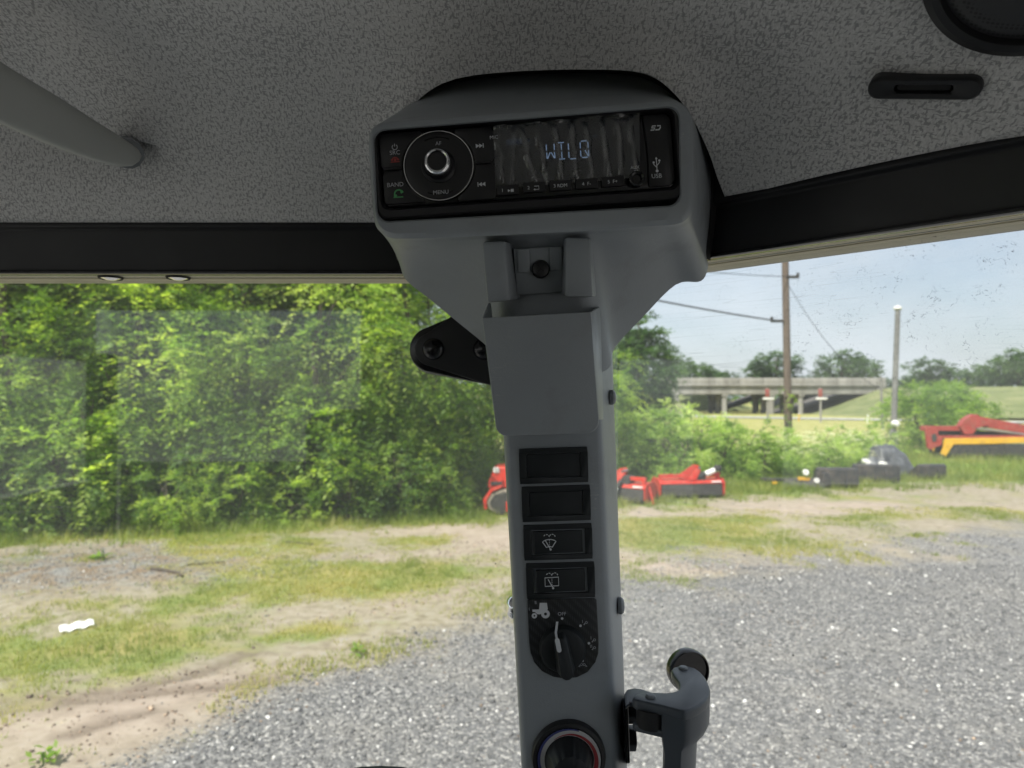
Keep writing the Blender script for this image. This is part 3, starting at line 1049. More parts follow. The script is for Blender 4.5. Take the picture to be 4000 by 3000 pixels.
pocket_part('pocket_floor', [(1942, 1660, .4665), (2336, 1650, .4665), (2340, 1640, .500), (1966, 1648, .500)],
            [(1962, 1699, .4675), (2300, 1691, .4675), (2318, 1676, .500), (1978, 1684, .500)], bevel=0.0015)
# pillars above the pocket with the screw plate between them
pocket_part('pocket_pillar', [(1883, 946, .4540), (1972, 940, .4540), (1992, 1176, .4610), (1904, 1183, .4610)],
            [(1890, 946, .490), (2016, 955, .482), (2036, 1168, .489), (1912, 1180, .492)], bevel=0.0018)
pocket_part('pocket_pillar', [(2210, 926, .4540), (2304, 930, .4540), (2318, 1160, .4610), (2206, 1163, .4610)],
            [(2192, 940, .482), (2318, 934, .490), (2330, 1160, .492), (2188, 1150, .489)], bevel=0.0018)
pocket_part('screw_plate', [(2005, 972, .4670), (2200, 962, .4670), (2200, 1140, .4790), (2020, 1153, .4790)],
            [(2005, 972, .490), (2200, 962, .490), (2200, 1140, .494), (2020, 1153, .494)], bevel=0.0008)
pocket_part('screw_plate_rib', [(2020, 975, .4652), (2066, 972, .4652), (2072, 1062, .4715), (2024, 1066, .4715)],
            [(2020, 975, .4800), (2066, 972, .4800), (2072, 1062, .4800), (2024, 1066, .4800)], bevel=0.0006)
pocket_part('screw_plate_rib', [(2146, 966, .4652), (2196, 963, .4652), (2194, 1054, .4715), (2148, 1058, .4715)],
            [(2146, 966, .4800), (2196, 963, .4800), (2194, 1054, .4800), (2148, 1058, .4800)], bevel=0.0006)
fr = Fr(2112, 1052, 0.4712, 2)
MWL = lambda parent, m: MW[parent.name].inverted() @ m
bm = bmesh.new()
a_lathe(bm, [(0.0061, -0.001), (0.0061, 0.0010), (0.0052, 0.0026), (0.003, 0.0034), (0.0, 0.0036)], n=28)
scr = finish(bm, 'screw', M['black'], con, matrix=MWL(con, fr.m))
for k in range(2):
    bm = bmesh.new()
    a_box(bm, (0, 0, 0.0036), (0.0058, 0.0011, 0.0006), Matrix.Rotation(math.radians(45 + 90 * k), 3, 'Z'))
    finish(bm, 'cross_slot', M['rubber'], scr)

# ---- rocker switches, blanks
def rocker(cx, cy, roll, kind):
    fr = Fr(cx, cy, 0.4996, roll)
    m = MWL(con, fr.m)
    w, h = 0.0239, 0.0124
    bm = bmesh.new()
    # bezel: frame of four bars round a recess
    iw, ih = (0.0190, 0.0088) if kind else (0.0189, 0.0085)
    for c, s in (((0, (h + ih) / 2), (2 * w, h - ih)), ((0, -(h + ih) / 2), (2 * w, h - ih)), ((-(w + iw) / 2, 0), (w - iw, 2 * ih)), (((w + iw) / 2, 0), (w - iw, 2 * ih))):
        a_box(bm, (c[0], c[1], 0.0009), (s[0], s[1], 0.0022))
    name = 'rocker_switch' if kind else 'switch_blank'
    o = finish(bm, name, M['black_sw'], con, bevel=0.0003, matrix=m)
    if not kind:
        bm = bmesh.new()
        a_prism(bm, rrect(-iw + .0003, -ih + .0003, iw - .0003, ih - .0003, 0.0006, 2), -0.001, 0.0013)
        finish(bm, 'blank_plate', M['black_sw'], o, bevel=0.0003)
        return o
    bm = bmesh.new()
    a_box(bm, (0, 0, -0.0008), (2 * iw, 2 * ih, 0.0006))
    finish(bm, 'recess', M['rubber'], o)
    # rocker paddle pressed in on the right: left half stands proud
    prof = [(-0.0172, 0.0030), (-0.0165, 0.0040), (-0.002, 0.0024), (0.0160, 0.0016), (0.0172, 0.0010), (0.0172, -0.001), (-0.0172, -0.001)]
    bm = bmesh.new()
    yo = 0.0078
    a_hexa(bm, [(x, -yo, z) for x, z in prof], [(x, yo, z) for x, z in prof])
    pd = finish(bm, 'paddle', M['black_sw'], o, bevel=0.0004)
    bm = bmesh.new()
    tl = Matrix.Translation((-0.0062, -0.0003, 0.00315)) @ Matrix.Rotation(math.radians(6.3), 4, 'Y')
    lw = 0.00062
    if kind == 'front':
        a_strip(bm, arc(0, -0.0060, 0.0086, 56, 124, 8) + arc(0, -0.0060, 0.0036, 124, 56, 5), lw, closed=True)
    else:
        a_strip(bm, [(-0.0048, -0.0030), (0.0048, -0.0030), (0.0048, 0.0030), (-0.0048, 0.0030)], lw, closed=True)
    a_strip(bm, [(-0.0026, 0.0018), (0.0006, -0.0042)], lw)
    a_flat(bm, arc(0.0008, -0.0045, 0.0008, 0, 342, 9))
    for cx_ in (-0.0019, 0.0022):
        for a0 in (10, 62, 114):
            a_strip(bm, arc(cx_, 0.0040, 0.0021, a0, a0 + 34, 3), lw * 0.9)
    for k in range(4):
        a_strip(bm, [(0.0001, 0.0022 - k * 0.0013), (0.0001, 0.0016 - k * 0.0013)], lw * 0.8)
    finish(bm, 'wiper_symbol', M['print'], pd, smooth=False, matrix=tl)
    return o
rocker(2162, 1817, 1.9, None)
rocker(2172, 1965, 1.9, None)
tag(rocker(2179, 2115, 1.8, 'front'), 'rocker switch with front wiper symbol')
tag(rocker(2189, 2265, 1.7, 'rear'), 'rocker switch with rear wiper symbol')

# ---- work light switch: shield-shaped carbon panel with knob
fr = Fr(2195, 2500, 0.4992, 1.6)
def L2(zx, zy): return fr.at(2000 + zx * 0.4221, 2300 + zy * 0.4221)
pan = [(142, 105), (160, 94), (765, 88), (782, 100), (800, 500), (798, 590), (770, 675), (700, 765), (600, 815), (490, 828), (380, 810), (280, 760), (205, 675), (172, 590), (160, 500)]
bm = bmesh.new()
a_prism(bm, [L2(*p) for p in pan], -0.001, 0.0010)
lp = finish(bm, 'work_light_switch', M['carbon'], con, bevel=0.0003, matrix=MWL(con, fr.m))
c0 = L2(465, 545)
bm = bmesh.new()
a_lathe(bm, [(0.0166, 0.001), (0.0164, 0.0030), (0.0150, 0.0062), (0.0120, 0.0076), (0.0, 0.0080)], c0, 44)
kb = finish(bm, 'knob', M['black_sw'], lp)
bm = bmesh.new()
gp = [(-0.0050, 0.0095), (-0.0030, 0.0138), (0.0030, 0.0138), (0.0050, 0.0095), (0.0062, -0.0125), (0.0050, -0.0158), (0.0015, -0.0175), (-0.0015, -0.0175), (-0.0050, -0.0158), (-0.0062, -0.0125)]
rz = Matrix.Rotation(math.radians(8), 3, 'Z')
g0 = [rz @ Vector((x * 1.08, y, 0)) for x, y in gp]
g1 = [rz @ Vector((x * 0.72, y * 0.9 - (0.002 if y > 0 else 0), 0)) for x, y in gp]
a_hexa(bm, [c0 + p + Vector((0, 0, 0.0185 - (0.007 if p.y > 0.006 else 0.0))) for p in g1], [c0 + p + Vector((0, 0, 0.006)) for p in g0])
gr = finish(bm, 'grip', M['black_sw'], kb, bevel=0.0014, seg=3)
bm = bmesh.new()
fz = 0.0187
def L3(zx, zy, z): return fr.at(2000 + zx * 0.4221, 2300 + zy * 0.4221, z)
a, b = L3(418, 478, fz), L3(437, 568, fz)
dv = (b - a).normalized()
sd_ = Vector((-dv.y, dv.x, 0))
for z in (0,):
    ptsw = []
    for k in range(9):
        an = math.pi * k / 8
        ptsw.append(a + (sd_ * math.cos(an) - dv * math.sin(an)) * 0.0016)
    for k in range(9):
        an = math.pi * k / 8
        ptsw.append(b + (-sd_ * math.cos(an) + dv * math.sin(an)) * 0.0016)
    a_flat(bm, [(p.x, p.y) for p in ptsw], fz)
c1, c2, c3 = L3(416, 480, 0.0186), L3(406, 405, 0.0140), L3(418, 302, 0.0086)
for q0, q1 in ((c1, c2), (c2, c3)):
    vs = [bm.verts.new(q0 + Vector((s * 0.0008, 0, 0.0004))) for s in (-1, 1)] + [bm.verts.new(q1 + Vector((s * 0.0008, 0, 0.0004))) for s in (1, -1)]
    bm.faces.new(vs)
finish(bm, 'pointer_line', M['print'], kb, smooth=False)
zt = 0.00125
bm = bmesh.new()
for zx, zy, r in ((464, 275, 12), (634, 342, 12), (712, 504, 12), (654, 667, 11)):
    p = L3(zx, zy, zt)
    a_flat(bm, arc(p.x, p.y, r * 0.4221 * fr.s, 0, 340, 12), zt)
finish(bm, 'index_dot', M['print'], lp, smooth=False)
# tractor pictogram
bm = bmesh.new()
def poly3(pts): a_flat(bm, [(L3(*p, zt).x, L3(*p, zt).y) for p in pts], zt)
poly3([(256, 130), (322, 130), (332, 190), (250, 192)])
poly3([(188, 192), (332, 190), (300, 212), (262, 236), (236, 236), (210, 214), (190, 214)])
def ring3(zx, zy, r0, r1):
    c = L3(zx, zy, zt)
    s = 0.4221 * fr.s
    o_ = arc(c.x, c.y, r1 * s, 0, 360, 20)[:-1]
    i_ = arc(c.x, c.y, r0 * s, 0, 360, 20)[:-1]
    vo, vi = [bm.verts.new((*p, zt + .0001)) for p in o_], [bm.verts.new((*p, zt + .0001)) for p in i_]
    for k in range(20):
        j = (k + 1) % 20
        bm.faces.new((vo[k], vo[j], vi[j], vi[k]))
ring3(310, 233, 14, 40)
ring3(207, 249, 8, 25)
finish(bm, 'tractor_symbol', M['print'], lp, smooth=False)
bm = bmesh.new()
def lamp3(zx, zy, sgn=1, dim=1.0):
    c = L3(zx, zy, zt)
    s = 0.4221 * fr.s
    a_strip(bm, arc(c.x + 8 * s * sgn, c.y + 5 * s, 10 * s, 0, 350, 10), 4 * s, zt, True)
    for k in range(3):
        a_strip(bm, [(c.x - sgn * (2 + 2 * k) * s, c.y + (4 - 6 * k) * s), (c.x - sgn * (20 - 6 * k) * s, c.y - (14 + 2 * k) * s)], 3 * s, zt)
bm.free()
for zx, zy, sg in ((680, 318, 1), (755, 478, 1), (756, 550, 1), (635, 706, 1), (676, 706, -1)):
    bm = bmesh.new()
    lamp3(zx, zy, sg)
    finish(bm, 'lamp_symbol', M['print2'], lp, smooth=False)
for zx, zy in ((652, 302), (730, 455), (724, 532), (737, 532), (213, 127), (222, 127), (158, 188)):
    bm = bmesh.new()
    p, q = L3(zx, zy - 14, zt), L3(zx + 2, zy + 14, zt)
    a_strip(bm, [(p.x, p.y), (q.x, q.y)], 4 * 0.4221 * fr.s, zt)
    finish(bm, 'numeral_stroke', M['print2'], lp, smooth=False)
text('off_lettering', 'OFF', lp, L3(462, 233, zt), 0.0034, M['print2'])

# ---- heater dial
fr = Fr(2221, 2955, 0.4985, 1.6)
m = MWL(con, fr.m)
U = 0.4221 * fr.s
bm = bmesh.new()
a_lathe(bm, [(343 * U, -0.001), (343 * U, 0.002), (332 * U, 0.0044), (300 * U, 0.0050), (286 * U, 0.0032), (0, 0.0030)], n=56)
hd = finish(bm, 'heater_dial', M['black'], con, matrix=m)
def arcband(name, r0, r1, a0, a1, mat, z, r0b=None):
    bm = bmesh.new()
    n = 30
    A, B = [], []
    for k in range(n + 1):
        t_ = k / n
        an = math.radians(a0 + (a1 - a0) * t_)
        ra = r0 if r0b is None else r0 + (r0b - r0) * t_
        A.append(bm.verts.new((ra * math.cos(an), ra * math.sin(an), z)))
        B.append(bm.verts.new((r1 * math.cos(an), r1 * math.sin(an), z)))
    for k in range(n): bm.faces.new((A[k], A[k + 1], B[k + 1], B[k]))
    return finish(bm, name, mat, hd, smooth=False)
arcband('white_band', 226 * U, 290 * U, -60, 240, M['ringwhite'], 0.0052)
arcband('blue_band', 288 * U, 262 * U, 75, 235, M['blue_print'], 0.0055, 288 * U) if False else arcband('blue_band', 278 * U, 291 * U, 70, 235, M['blue_print'], 0.0055, 258 * U)
arcband('red_band', 236 * U, 250 * U, 120, -58, M['ringred'], 0.0055, 252 * U) if False else None
bm = bmesh.new()
n = 36
A, B = [], []
for k in range(n + 1):
    t_ = k / n
    an = math.radians(125 - 185 * t_)
    wdt = (4 + 40 * min(1, t_ * 1.2)) * U
    A.append(bm.verts.new((232 * U * math.cos(an), 232 * U * math.sin(an), 0.0056)))
    B.append(bm.verts.new(((232 * U + wdt) * math.cos(an), (232 * U + wdt) * math.sin(an), 0.0056)))
for k in range(n): bm.faces.new((A[k], A[k + 1], B[k + 1], B[k]))
finish(bm, 'red_band', M['ringred'], hd, smooth=False)
bm = bmesh.new()
prof = []
NK = 60
rings_ = []
for rr, h, fl in ((222, 0.004, 0), (220, 0.006, 0.0), (206, 0.009, 0.02), (178, 0.020, 0.07), (160, 0.0235, 0.07), (120, 0.0250, 0.03), (60, 0.0255, 0)):
    ring = []
    for k in range(NK):
        an = 2 * math.pi * k / NK
        r_ = rr * U * (1 - fl * (0.5 + 0.5 * math.cos(an * 15)) ** 3)
        ring.append(Vector((r_ * math.cos(an), r_ * math.sin(an), h)))
    rings_.append(ring)
R_ = loft(bm, rings_)
bm.faces.new(R_[-1])
finish(bm, 'dial_knob', M['black_sw'], hd)

# ---- screw heads and plugs on the post's sides
def stud(px, py, d, yaw, r, mat, name, hgt=0.004):
    fr = Fr(px, py, d, 2.5, yaw)
    bm = bmesh.new()
    a_lathe(bm, [(r, -0.001), (r, hgt * 0.4), (r * 0.8, hgt * 0.8), (r * 0.4, hgt), (0, hgt)], n=24)
    return finish(bm, name, mat, con, matrix=MWL(con, fr.m))
stud(2008, 2372, 0.520, -80, 0.0080, M['chrome'], 'side_screw', 0.0055)
stud(2421, 2366, 0.530, 80, 0.0062, M['grey2'], 'side_plug', 0.0035)
stud(2388, 1552, 0.530, 80, 0.0056, M['grey2'], 'side_plug', 0.0035)

# ================================================================== RADIO
RF = Fr(2058, 650, 0.4460, 4.1)
radio = thing('car_radio', 'black car radio with wrinkled film over its lit display, set in the console', 'radio', RF.m)
MW[radio.name] = RF.m
S = RF.s
def R1(zx, zy, z=0.0): return RF.at(1400 + zx * 0.3164, 400 + zy * 0.3164, z)
def R2(zx, zy, z=0.0): return RF.at(1850 + zx * 0.4295, 400 + zy * 0.4295, z)
def RP(px, py, z=0.0): return RF.at(px, py, z)
bq = [RP(*p) for p in BEZ]
# bezel frame (trim ring), sloped inward to the face
bm = bmesh.new()
def ringq(inset_l, inset_t, inset_r, inset_b, z, rad):
    x0 = (bq[0].x + bq[3].x) / 2 + inset_l
    x1 = (bq[1].x + bq[2].x) / 2 - inset_r
    y1 = (bq[0].y + bq[1].y) / 2 - inset_t
    y0 = (bq[2].y + bq[3].y) / 2 + inset_b
    return [Vector((p[0], p[1], z)) for p in rrect(x0, y0, x1, y1, rad, 5)]
loft(bm, [ringq(.0008, .0008, .0008, .0008, -0.008, .006), ringq(.0008, .0008, .0008, .0008, 0.0078, .006), ringq(.0018, .0016, .0018, .0018, 0.0088, .006), ringq(.0030, .0026, .0030, .0060, 0.0082, .006),
          ringq(.0040, .0030, .0036, .0085, 0.0035, .006), ringq(.0040, .0030, .0036, .0085, -0.008, .006)])
finish(bm, 'trim_ring', M['black'], radio, angle=30)
FX0, FX1 = (bq[0].x + bq[3].x) / 2 + .0045, (bq[1].x + bq[2].x) / 2 - .0040
FY1, FY0 = (bq[0].y + bq[1].y) / 2 - .0034, (bq[2].y + bq[3].y) / 2 + .0092
bm = bmesh.new()
a_prism(bm, rrect(FX0, FY0, FX1, FY1, 0.005, 5), -0.004, 0.0028)
face = finish(bm, 'faceplate', M['gloss'], radio, bevel=0.0008, seg=2)
ZF = 0.0030
# left buttons (power / phone), centre ring, right skip buttons
def button(name, pts, z1, parent=radio, mat=None, bevel=0.0004):
    bm = bmesh.new()
    a_prism(bm, pts, 0.002, z1)
    return finish(bm, name, mat or M['satin'], parent, bevel=bevel)
rc = R1(1000, 812)
rr = 0.0219
def btn_quad(x0, x1, y0, y1, arc_side):
    """button with one side cut by the central ring"""
    pts = []
    n = 10
    if arc_side > 0:
        pts += [(x0 + .0014, y1), (x0, y1 - .004), (x0 - 0.0, y0 + 0.002), (x0 + .0010, y0)] if y1 > y0 else []
        for k in range(n + 1):
            y = y0 + (y1 - y0) * k / n
            dy = y - rc.y
            lim = rc.x - math.sqrt(max(rr * rr - dy * dy, 0)) if abs(dy) < rr else x1
            pts.append((min(x1, lim - .0012), y))
    else:
        for k in range(n + 1):
            y = y1 + (y0 - y1) * k / n
            dy = y - rc.y
            lim = rc.x + math.sqrt(max(rr * rr - dy * dy, 0)) if abs(dy) < rr else x0
            pts.append((max(x0, lim + .0012), y))
        pts += [(x1 - .002, y0), (x1, y0 + .003), (x1, y1 - .003), (x1 - .002, y1)]
    return pts
ly = R1(450, 848).y
lx0 = R1(290, 760).x
button('power_button', btn_quad(lx0, R1(800, 400).x, ly + .0008, R1(500, 400).y, 1), 0.0046)
button('band_button', btn_quad(lx0 + .0006, R1(830, 1270).x, R1(500, 1275).y, ly - .0008, 1), 0.0046)
ry = R1(1548, 768).y
rx1 = R1(1690, 760).x
button('skip_forward_button', btn_quad(R1(1180, 350).x, rx1, ry + .0008, R1(1400, 345).y, -1), 0.0046)
button('skip_back_button', btn_quad(R1(1230, 1240).x, rx1 - .0004, R1(1400, 1235).y, ry - .0008, -1), 0.0046)
for p, w_ in ((R1(435, 848), 0.0112), (R1(1548, 768), 0.0100)):
    button('button_rib', rrect(p.x - w_ / 2, p.y - .0010, p.x + w_ / 2, p.y + .0010, .0009, 3), 0.0056, mat=M['gloss'], bevel=.0003)
bm = bmesh.new()
a_lathe(bm, [(0.0208, 0.002), (0.0208, 0.0050), (0.0200, 0.0053), (0.0120, 0.0048), (0.0, 0.0048)], rc, 56)
dial = finish(bm, 'control_ring', M['satin'], radio)
bm = bmesh.new()
a_lathe(bm, [(0.02085, 0.0046), (0.0213, 0.0055), (0.0217, 0.0055), (0.0220, 0.0046), (0.0214, 0.0038)], rc, 72, close=True)
finish(bm, 'chrome_ring', M['chrome'], dial)
bm = bmesh.new()
a_lathe(bm, [(0.0108, 0.0045), (0.0106, 0.0056), (0.0094, 0.0065), (0.0086, 0.0080), (0.0082, 0.0115), (0.0, 0.0115)], rc, 48)
vk = finish(bm, 'volume_knob', M['satin'], radio)
bm = bmesh.new()
a_lathe(bm, [(0.0083, 0.0105), (0.0083, 0.0132), (0.0078, 0.0146), (0.0068, 0.0153), (0.0060, 0.0150), (0.0057, 0.0140), (0.0057, 0.0105)], rc, 56, close=True)
finish(bm, 'chrome_cap_ring', M['chrome'], vk)
bm = bmesh.new()
a_lathe(bm, [(0.0057, 0.0120), (0.0055, 0.0143), (0.0, 0.0147)], rc, 40)
finish(bm, 'knob_cap', M['satin'], vk)
for yy, sg in ((0.0172, 1), (-0.0172, -1)):
    bm = bmesh.new()
    pts = arc(rc.x, rc.y, 0.0178, 90 * sg - 26, 90 * sg + 26, 12)
    a_tube(bm, [(p[0], p[1], 0.0051) for p in pts], 0.0005, 6)
    finish(bm, 'thumb_ridge', M['gloss'], dial)
# display window
dq = [R2(185, 225, ZF), R2(1500, 100, ZF), R2(1505, 650, ZF), R2(205, 745, ZF)]
bm = bmesh.new()
a_hexa(bm, [Vector((p.x, p.y, ZF + .0008)) for p in dq], [Vector((p.x, p.y, ZF - .001)) for p in dq])
t_lcd = plastic('display_panel_black', (0.010, 0.012, 0.016), 0.25, 0.0, 1, 0.1, 30)
lcd = finish(bm, 'display', t_lcd, radio)
zd = ZF + .0012
def seg_letter(cx, cy, w, h, segs, th, bm):
    P6 = {'tl': (-w, h), 'tr': (w, h), 'ml': (-w, 0), 'mr': (w, 0), 'bl': (-w, -h), 'br': (w, -h), 'tc': (0, h), 'bc': (0, -h), 'c': (0, 0)}
    for a, b in segs:
        (x0, y0), (x1, y1) = P6[a], P6[b]
        e = 0.12
        p0 = (cx + x0 + (x1 - x0) * e, cy + y0 + (y1 - y0) * e)
        p1 = (cx + x1 - (x1 - x0) * e, cy + y1 - (y1 - y0) * e)
        a_strip(bm, [p0, p1], th, zd)
bm = bmesh.new()
for (zx, zy), segs in (((700, 445), [('tl', 'ml'), ('ml', 'bl'), ('tr', 'mr'), ('mr', 'br'), ('bl', 'c'), ('c', 'br')]),
                       ((800, 440), [('tl', 'tr'), ('bl', 'br'), ('tc', 'c'), ('c', 'bc')]),
                       ((900, 438), [('tl', 'ml'), ('ml', 'bl'), ('bl', 'br')]),
                       ((1008, 425), [('tl', 'ml'), ('ml', 'bl'), ('bl', 'br'), ('tl', 'tr'), ('tr', 'mr'), ('mr', 'br'), ('c', 'br')])):
    p = R2(zx, zy, zd)
    seg_letter(p.x, p.y, 0.00245, 0.0051, segs, 0.00062, bm)
finish(bm, 'display_letters', M['lcd'], lcd, smooth=False)
text('radio_lettering', 'RADIO', lcd, R2(370, 358, zd), 0.0027, M['lcd2'])
bm = bmesh.new()
p = R2(370, 358, zd)
a_strip(bm, rrect(p.x - .0048, p.y - .0014, p.x + .0048, p.y + .0014, .0002, 1), .0002, zd, True)
finish(bm, 'radio_box_line', M['lcd2'], lcd, smooth=False)
for k in (-1, 1):
    bm = bmesh.new()
    q = R2(1107 + 9 * k, 305, zd)
    a_strip(bm, arc(q.x, q.y, .0006, 0, 340, 10), .0002, zd, True)
    finish(bm, 'display_ring', M['lcd2'], lcd, smooth=False)
text('ta_lettering', 'TA', lcd, R2(492, 350, zd), 0.0022, M['lcd2'])
# preset buttons
for k, (zx, zy, s_) in enumerate(((312, 803, '1'), (550, 778, '2'), (790, 762, '3 RDM'), (1027, 745, '4  F-'), (1265, 725, '5  F+'))):
    p = R2(zx, zy, ZF)
    b = button('preset_button', rrect(p.x - .0068, p.y - .0031, p.x + .0068, p.y + .0031, .0004, 2), 0.0052, bevel=.0004)
    q = R2(zx, zy, .0055)
    if k > 1:
        text('preset_lettering', s_, b, (q.x, q.y + .0003, .0054), 0.0030, M['print'])
    else:
        text('preset_lettering', s_, b, (q.x - .0034, q.y + .0003, .0054), 0.0030, M['print'])
        bm = bmesh.new()
        if k == 0:
            a_flat(bm, [(q.x, q.y - .0009), (q.x + .0016, q.y), (q.x, q.y + .0009)], .0054)
            a_flat(bm, [(q.x + .0018, q.y - .0009), (q.x + .0036, q.y - .0009), (q.x + .0036, q.y + .0009), (q.x + .0018, q.y + .0009)], .0054)
        else:
            a_strip(bm, [(q.x + .0002, q.y - .0010), (q.x + .0030, q.y - .0010), (q.x + .0030, q.y + .0011), (q.x + .0002, q.y + .0011)], .0004, .0054)
            a_flat(bm, [(q.x - .0004, q.y - .0010), (q.x + .0006, q.y - .0017), (q.x + .0006, q.y - .0003)], .0055)
        finish(bm, 'preset_symbol', M['print'], b, smooth=False)
# aux jack
p = R2(1475, 712, ZF)
bm = bmesh.new()
a_lathe(bm, [(.0049, .002), (.0048, .0050), (.0042, .0056), (.0030, .0052), (.0024, .0036), (0, .0034)], p, 32)
finish(bm, 'aux_jack', M['gloss'], radio)
# right flap
fx = R2(1560, 400).x
button('side_flap', [(fx, FY0 + .001), (FX1 - .004, FY0 + .001), (FX1 - .001, FY0 + .004), (FX1 - .001, FY1 - .004), (FX1 - .004, FY1 - .001), (fx - .0008, FY1 - .001), (fx + .0006, 0)], 0.0044)
zp = 0.0049
for s_, q, sz, mt in (('AF', R1(988, 508, .0056), .0030, 'print2'), ('MENU', R1(1018, 1110, .0056), .0032, 'print2'), ('SRC', R1(450, 622, zp), .0034, 'print2'),
                      ('BAND', R1(455, 1017, zp), .0034, 'print2'), ('MIC', R1(1672, 432, .0049), .0027, 'print'), ('USB', R2(1665, 670, zp), .0034, 'print'),
                      ('AUX', R2(1468, 592, .0045), .0024, 'print'), ('IN', R2(1478, 627, .0045), .0024, 'print')):
    text(s_.lower() + '_lettering', s_, radio, q, sz * 1.12, M[mt])
bm = bmesh.new()
p = R1(448, 552, zp)
a_strip(bm, arc(p.x, p.y, .0016, 125, 415, 16), .00045, zp)
a_strip(bm, [(p.x, p.y + .0004), (p.x, p.y + .0021)], .00045, zp)
finish(bm, 'power_symbol', M['print2'], radio, smooth=False)
def phone(bm, c, s_, z):
    a_strip(bm, arc(c.x, c.y - .0010 * s_, .0021 * s_, 20, 160, 10), .0007 * s_, z)
    for k in (-1, 1):
        a_flat(bm, rrect(c.x + k * .0020 * s_ - .0007 * s_, c.y - .0010 * s_, c.x + k * .0020 * s_ + .0007 * s_, c.y + .0002 * s_, .0002, 2), z)
    a_strip(bm, [(c.x - .0030 * s_, c.y - .0018 * s_), (c.x + .0030 * s_, c.y - .0018 * s_)], .0006 * s_, z)
bm = bmesh.new()
c = R1(452, 700, zp)
phone(bm, c, .95, zp)
a_flat(bm, arc(c.x, c.y - .0004, .0009, 0, 340, 10), zp)
finish(bm, 'red_phone_symbol', M['red_print'], radio, smooth=False)
bm = bmesh.new()
c = R1(490, 1118, zp)
rot = Matrix.Rotation(math.radians(28), 4, 'Z')
a_strip(bm, [(c.x - .0030, c.y - .0026), (c.x + .0030, c.y - .0026)], .0007, zp)
hs = bmesh.new()
pts = arc(0, -.0008, .0026, 15, 165, 12)
a_strip(bm, [((rot @ Vector((x, y, 0))).x + c.x, (rot @ Vector((x, y, 0))).y + c.y) for x, y in pts], .0009, zp)
hs.free()
for k in (-1, 1):
    e = [rot @ Vector((k * .0023 + x, -.0006 + y, 0)) for x, y in ((-.0009, -.0008), (.0009, -.0008), (.0009, .0006), (-.0009, .0006))]
    a_flat(bm, [(v.x + c.x, v.y + c.y) for v in e], zp)
finish(bm, 'green_phone_symbol', M['green_print'], radio, smooth=False)
for (zx, zy), sg in (((1495, 535), 1), ((1522, 1010), -1)):
    bm = bmesh.new()
    c = R1(zx, zy, zp)
    for k in (-.0021, 0.0):
        a_flat(bm, [(c.x + sg * (k - .0002), c.y - .0014), (c.x + sg * (k + .0020), c.y), (c.x + sg * (k - .0002), c.y + .0014)], zp)
    a_strip(bm, [(c.x + sg * .0023, c.y - .0014), (c.x + sg * .0023, c.y + .0014)], .0005, zp)
    finish(bm, 'skip_symbol', M['print'], radio, smooth=False)
bm = bmesh.new()
c = R2(1665, 565, zp)
a_strip(bm, [(c.x, c.y - .0036), (c.x, c.y + .0036)], .0005, zp)
a_flat(bm, [(c.x - .0008, c.y + .0034), (c.x + .0008, c.y + .0034), (c.x, c.y + .0048)], zp)
a_flat(bm, arc(c.x, c.y - .0040, .0009, 0, 340, 12), zp)
for sg, yy in ((-1, .0010), (1, .0020)):
    a_strip(bm, [(c.x, c.y - .0018 + (yy - .001)), (c.x + sg * .0018, c.y + .0002 + (yy - .001)), (c.x + sg * .0018, c.y + yy)], .00045, zp)
    a_flat(bm, arc(c.x + sg * .0018, c.y + yy + .0004, .0007, 0, 340, 10), zp)
finish(bm, 'usb_symbol', M['print'], radio, smooth=False)
bm = bmesh.new()
c = R2(1658, 232, zp)
sh_ = lambda x, y: (c.x + x + y * 0.35, c.y + y)
a_strip(bm, [sh_(-.0004, .0013), sh_(-.0026, .0013), sh_(-.0028, .0002), sh_(-.0006, .0000), sh_(-.0008, -.0012), sh_(-.0030, -.0012)], .0007, zp)
a_strip(bm, [sh_(.0004, .0013), sh_(.0024, .0012), sh_(.0028, 0), sh_(.0022, -.0012), sh_(.0000, -.0012)], .0008, zp)
finish(bm, 'sd_symbol', M['print'], radio, smooth=False)
# wrinkled protective film over the display
rng = random.Random(5)
bm = bmesh.new()
folds = [(0.04, .5, .02), (0.13, .6, -.05), (0.23, .7, .10), (0.33, .55, .08), (0.44, .9, .05), (0.545, .9, .03), (0.645, .85, .05), (0.76, .8, .07), (0.86, .85, .03), (0.95, .6, .06)]
NU, NV = 110, 26
f0, f1, f2, f3 = R2(180, 225, ZF), R2(1505, 98, ZF), R2(1510, 690, ZF), R2(200, 790, ZF)
grid = []
for j in range(NV + 1):
    v = j / NV
    row = []
    for i in range(NU + 1):
        u = i / NU
        p = f0.lerp(f1, u).lerp(f3.lerp(f2, u), v)
        h = 0.0008
        for c_, a_, sl in folds:
            cu = c_ + sl * (v - 0.5)
            wd = 0.022 * (1.15 - 0.5 * v)
            env = max(0.0, min(1.0, (v - 0.04) * 6)) * max(0.0, min(1.0, (0.98 - v) * 7))
            h += 0.0022 * a_ * env * math.exp(-((u - cu) / wd) ** 2)
        h += 0.00025 * math.sin(u * 47 + v * 9) + 0.00015 * math.sin(u * 90 - v * 21)
        if j == 0: h += 0.0006 + 0.0006 * math.sin(u * 31)
        row.append(bm.verts.new((p.x, p.y, ZF + h + .0008)))
    grid.append(row)
for j in range(NV):
    for i in range(NU):
        bm.faces.new((grid[j][i], grid[j + 1][i], grid[j + 1][i + 1], grid[j][i + 1]))
fo = finish(bm, 'protective_film', M['film'], radio, angle=180)
zz = np.array([v.co.z for v in fo.data.vertices])
fa_ = fo.data.attributes.new('fold', 'FLOAT', 'POINT')
fa_.data.foreach_set('value', np.clip((zz - ZF - .0021) / .0010, 0, 1).astype(np.float32))

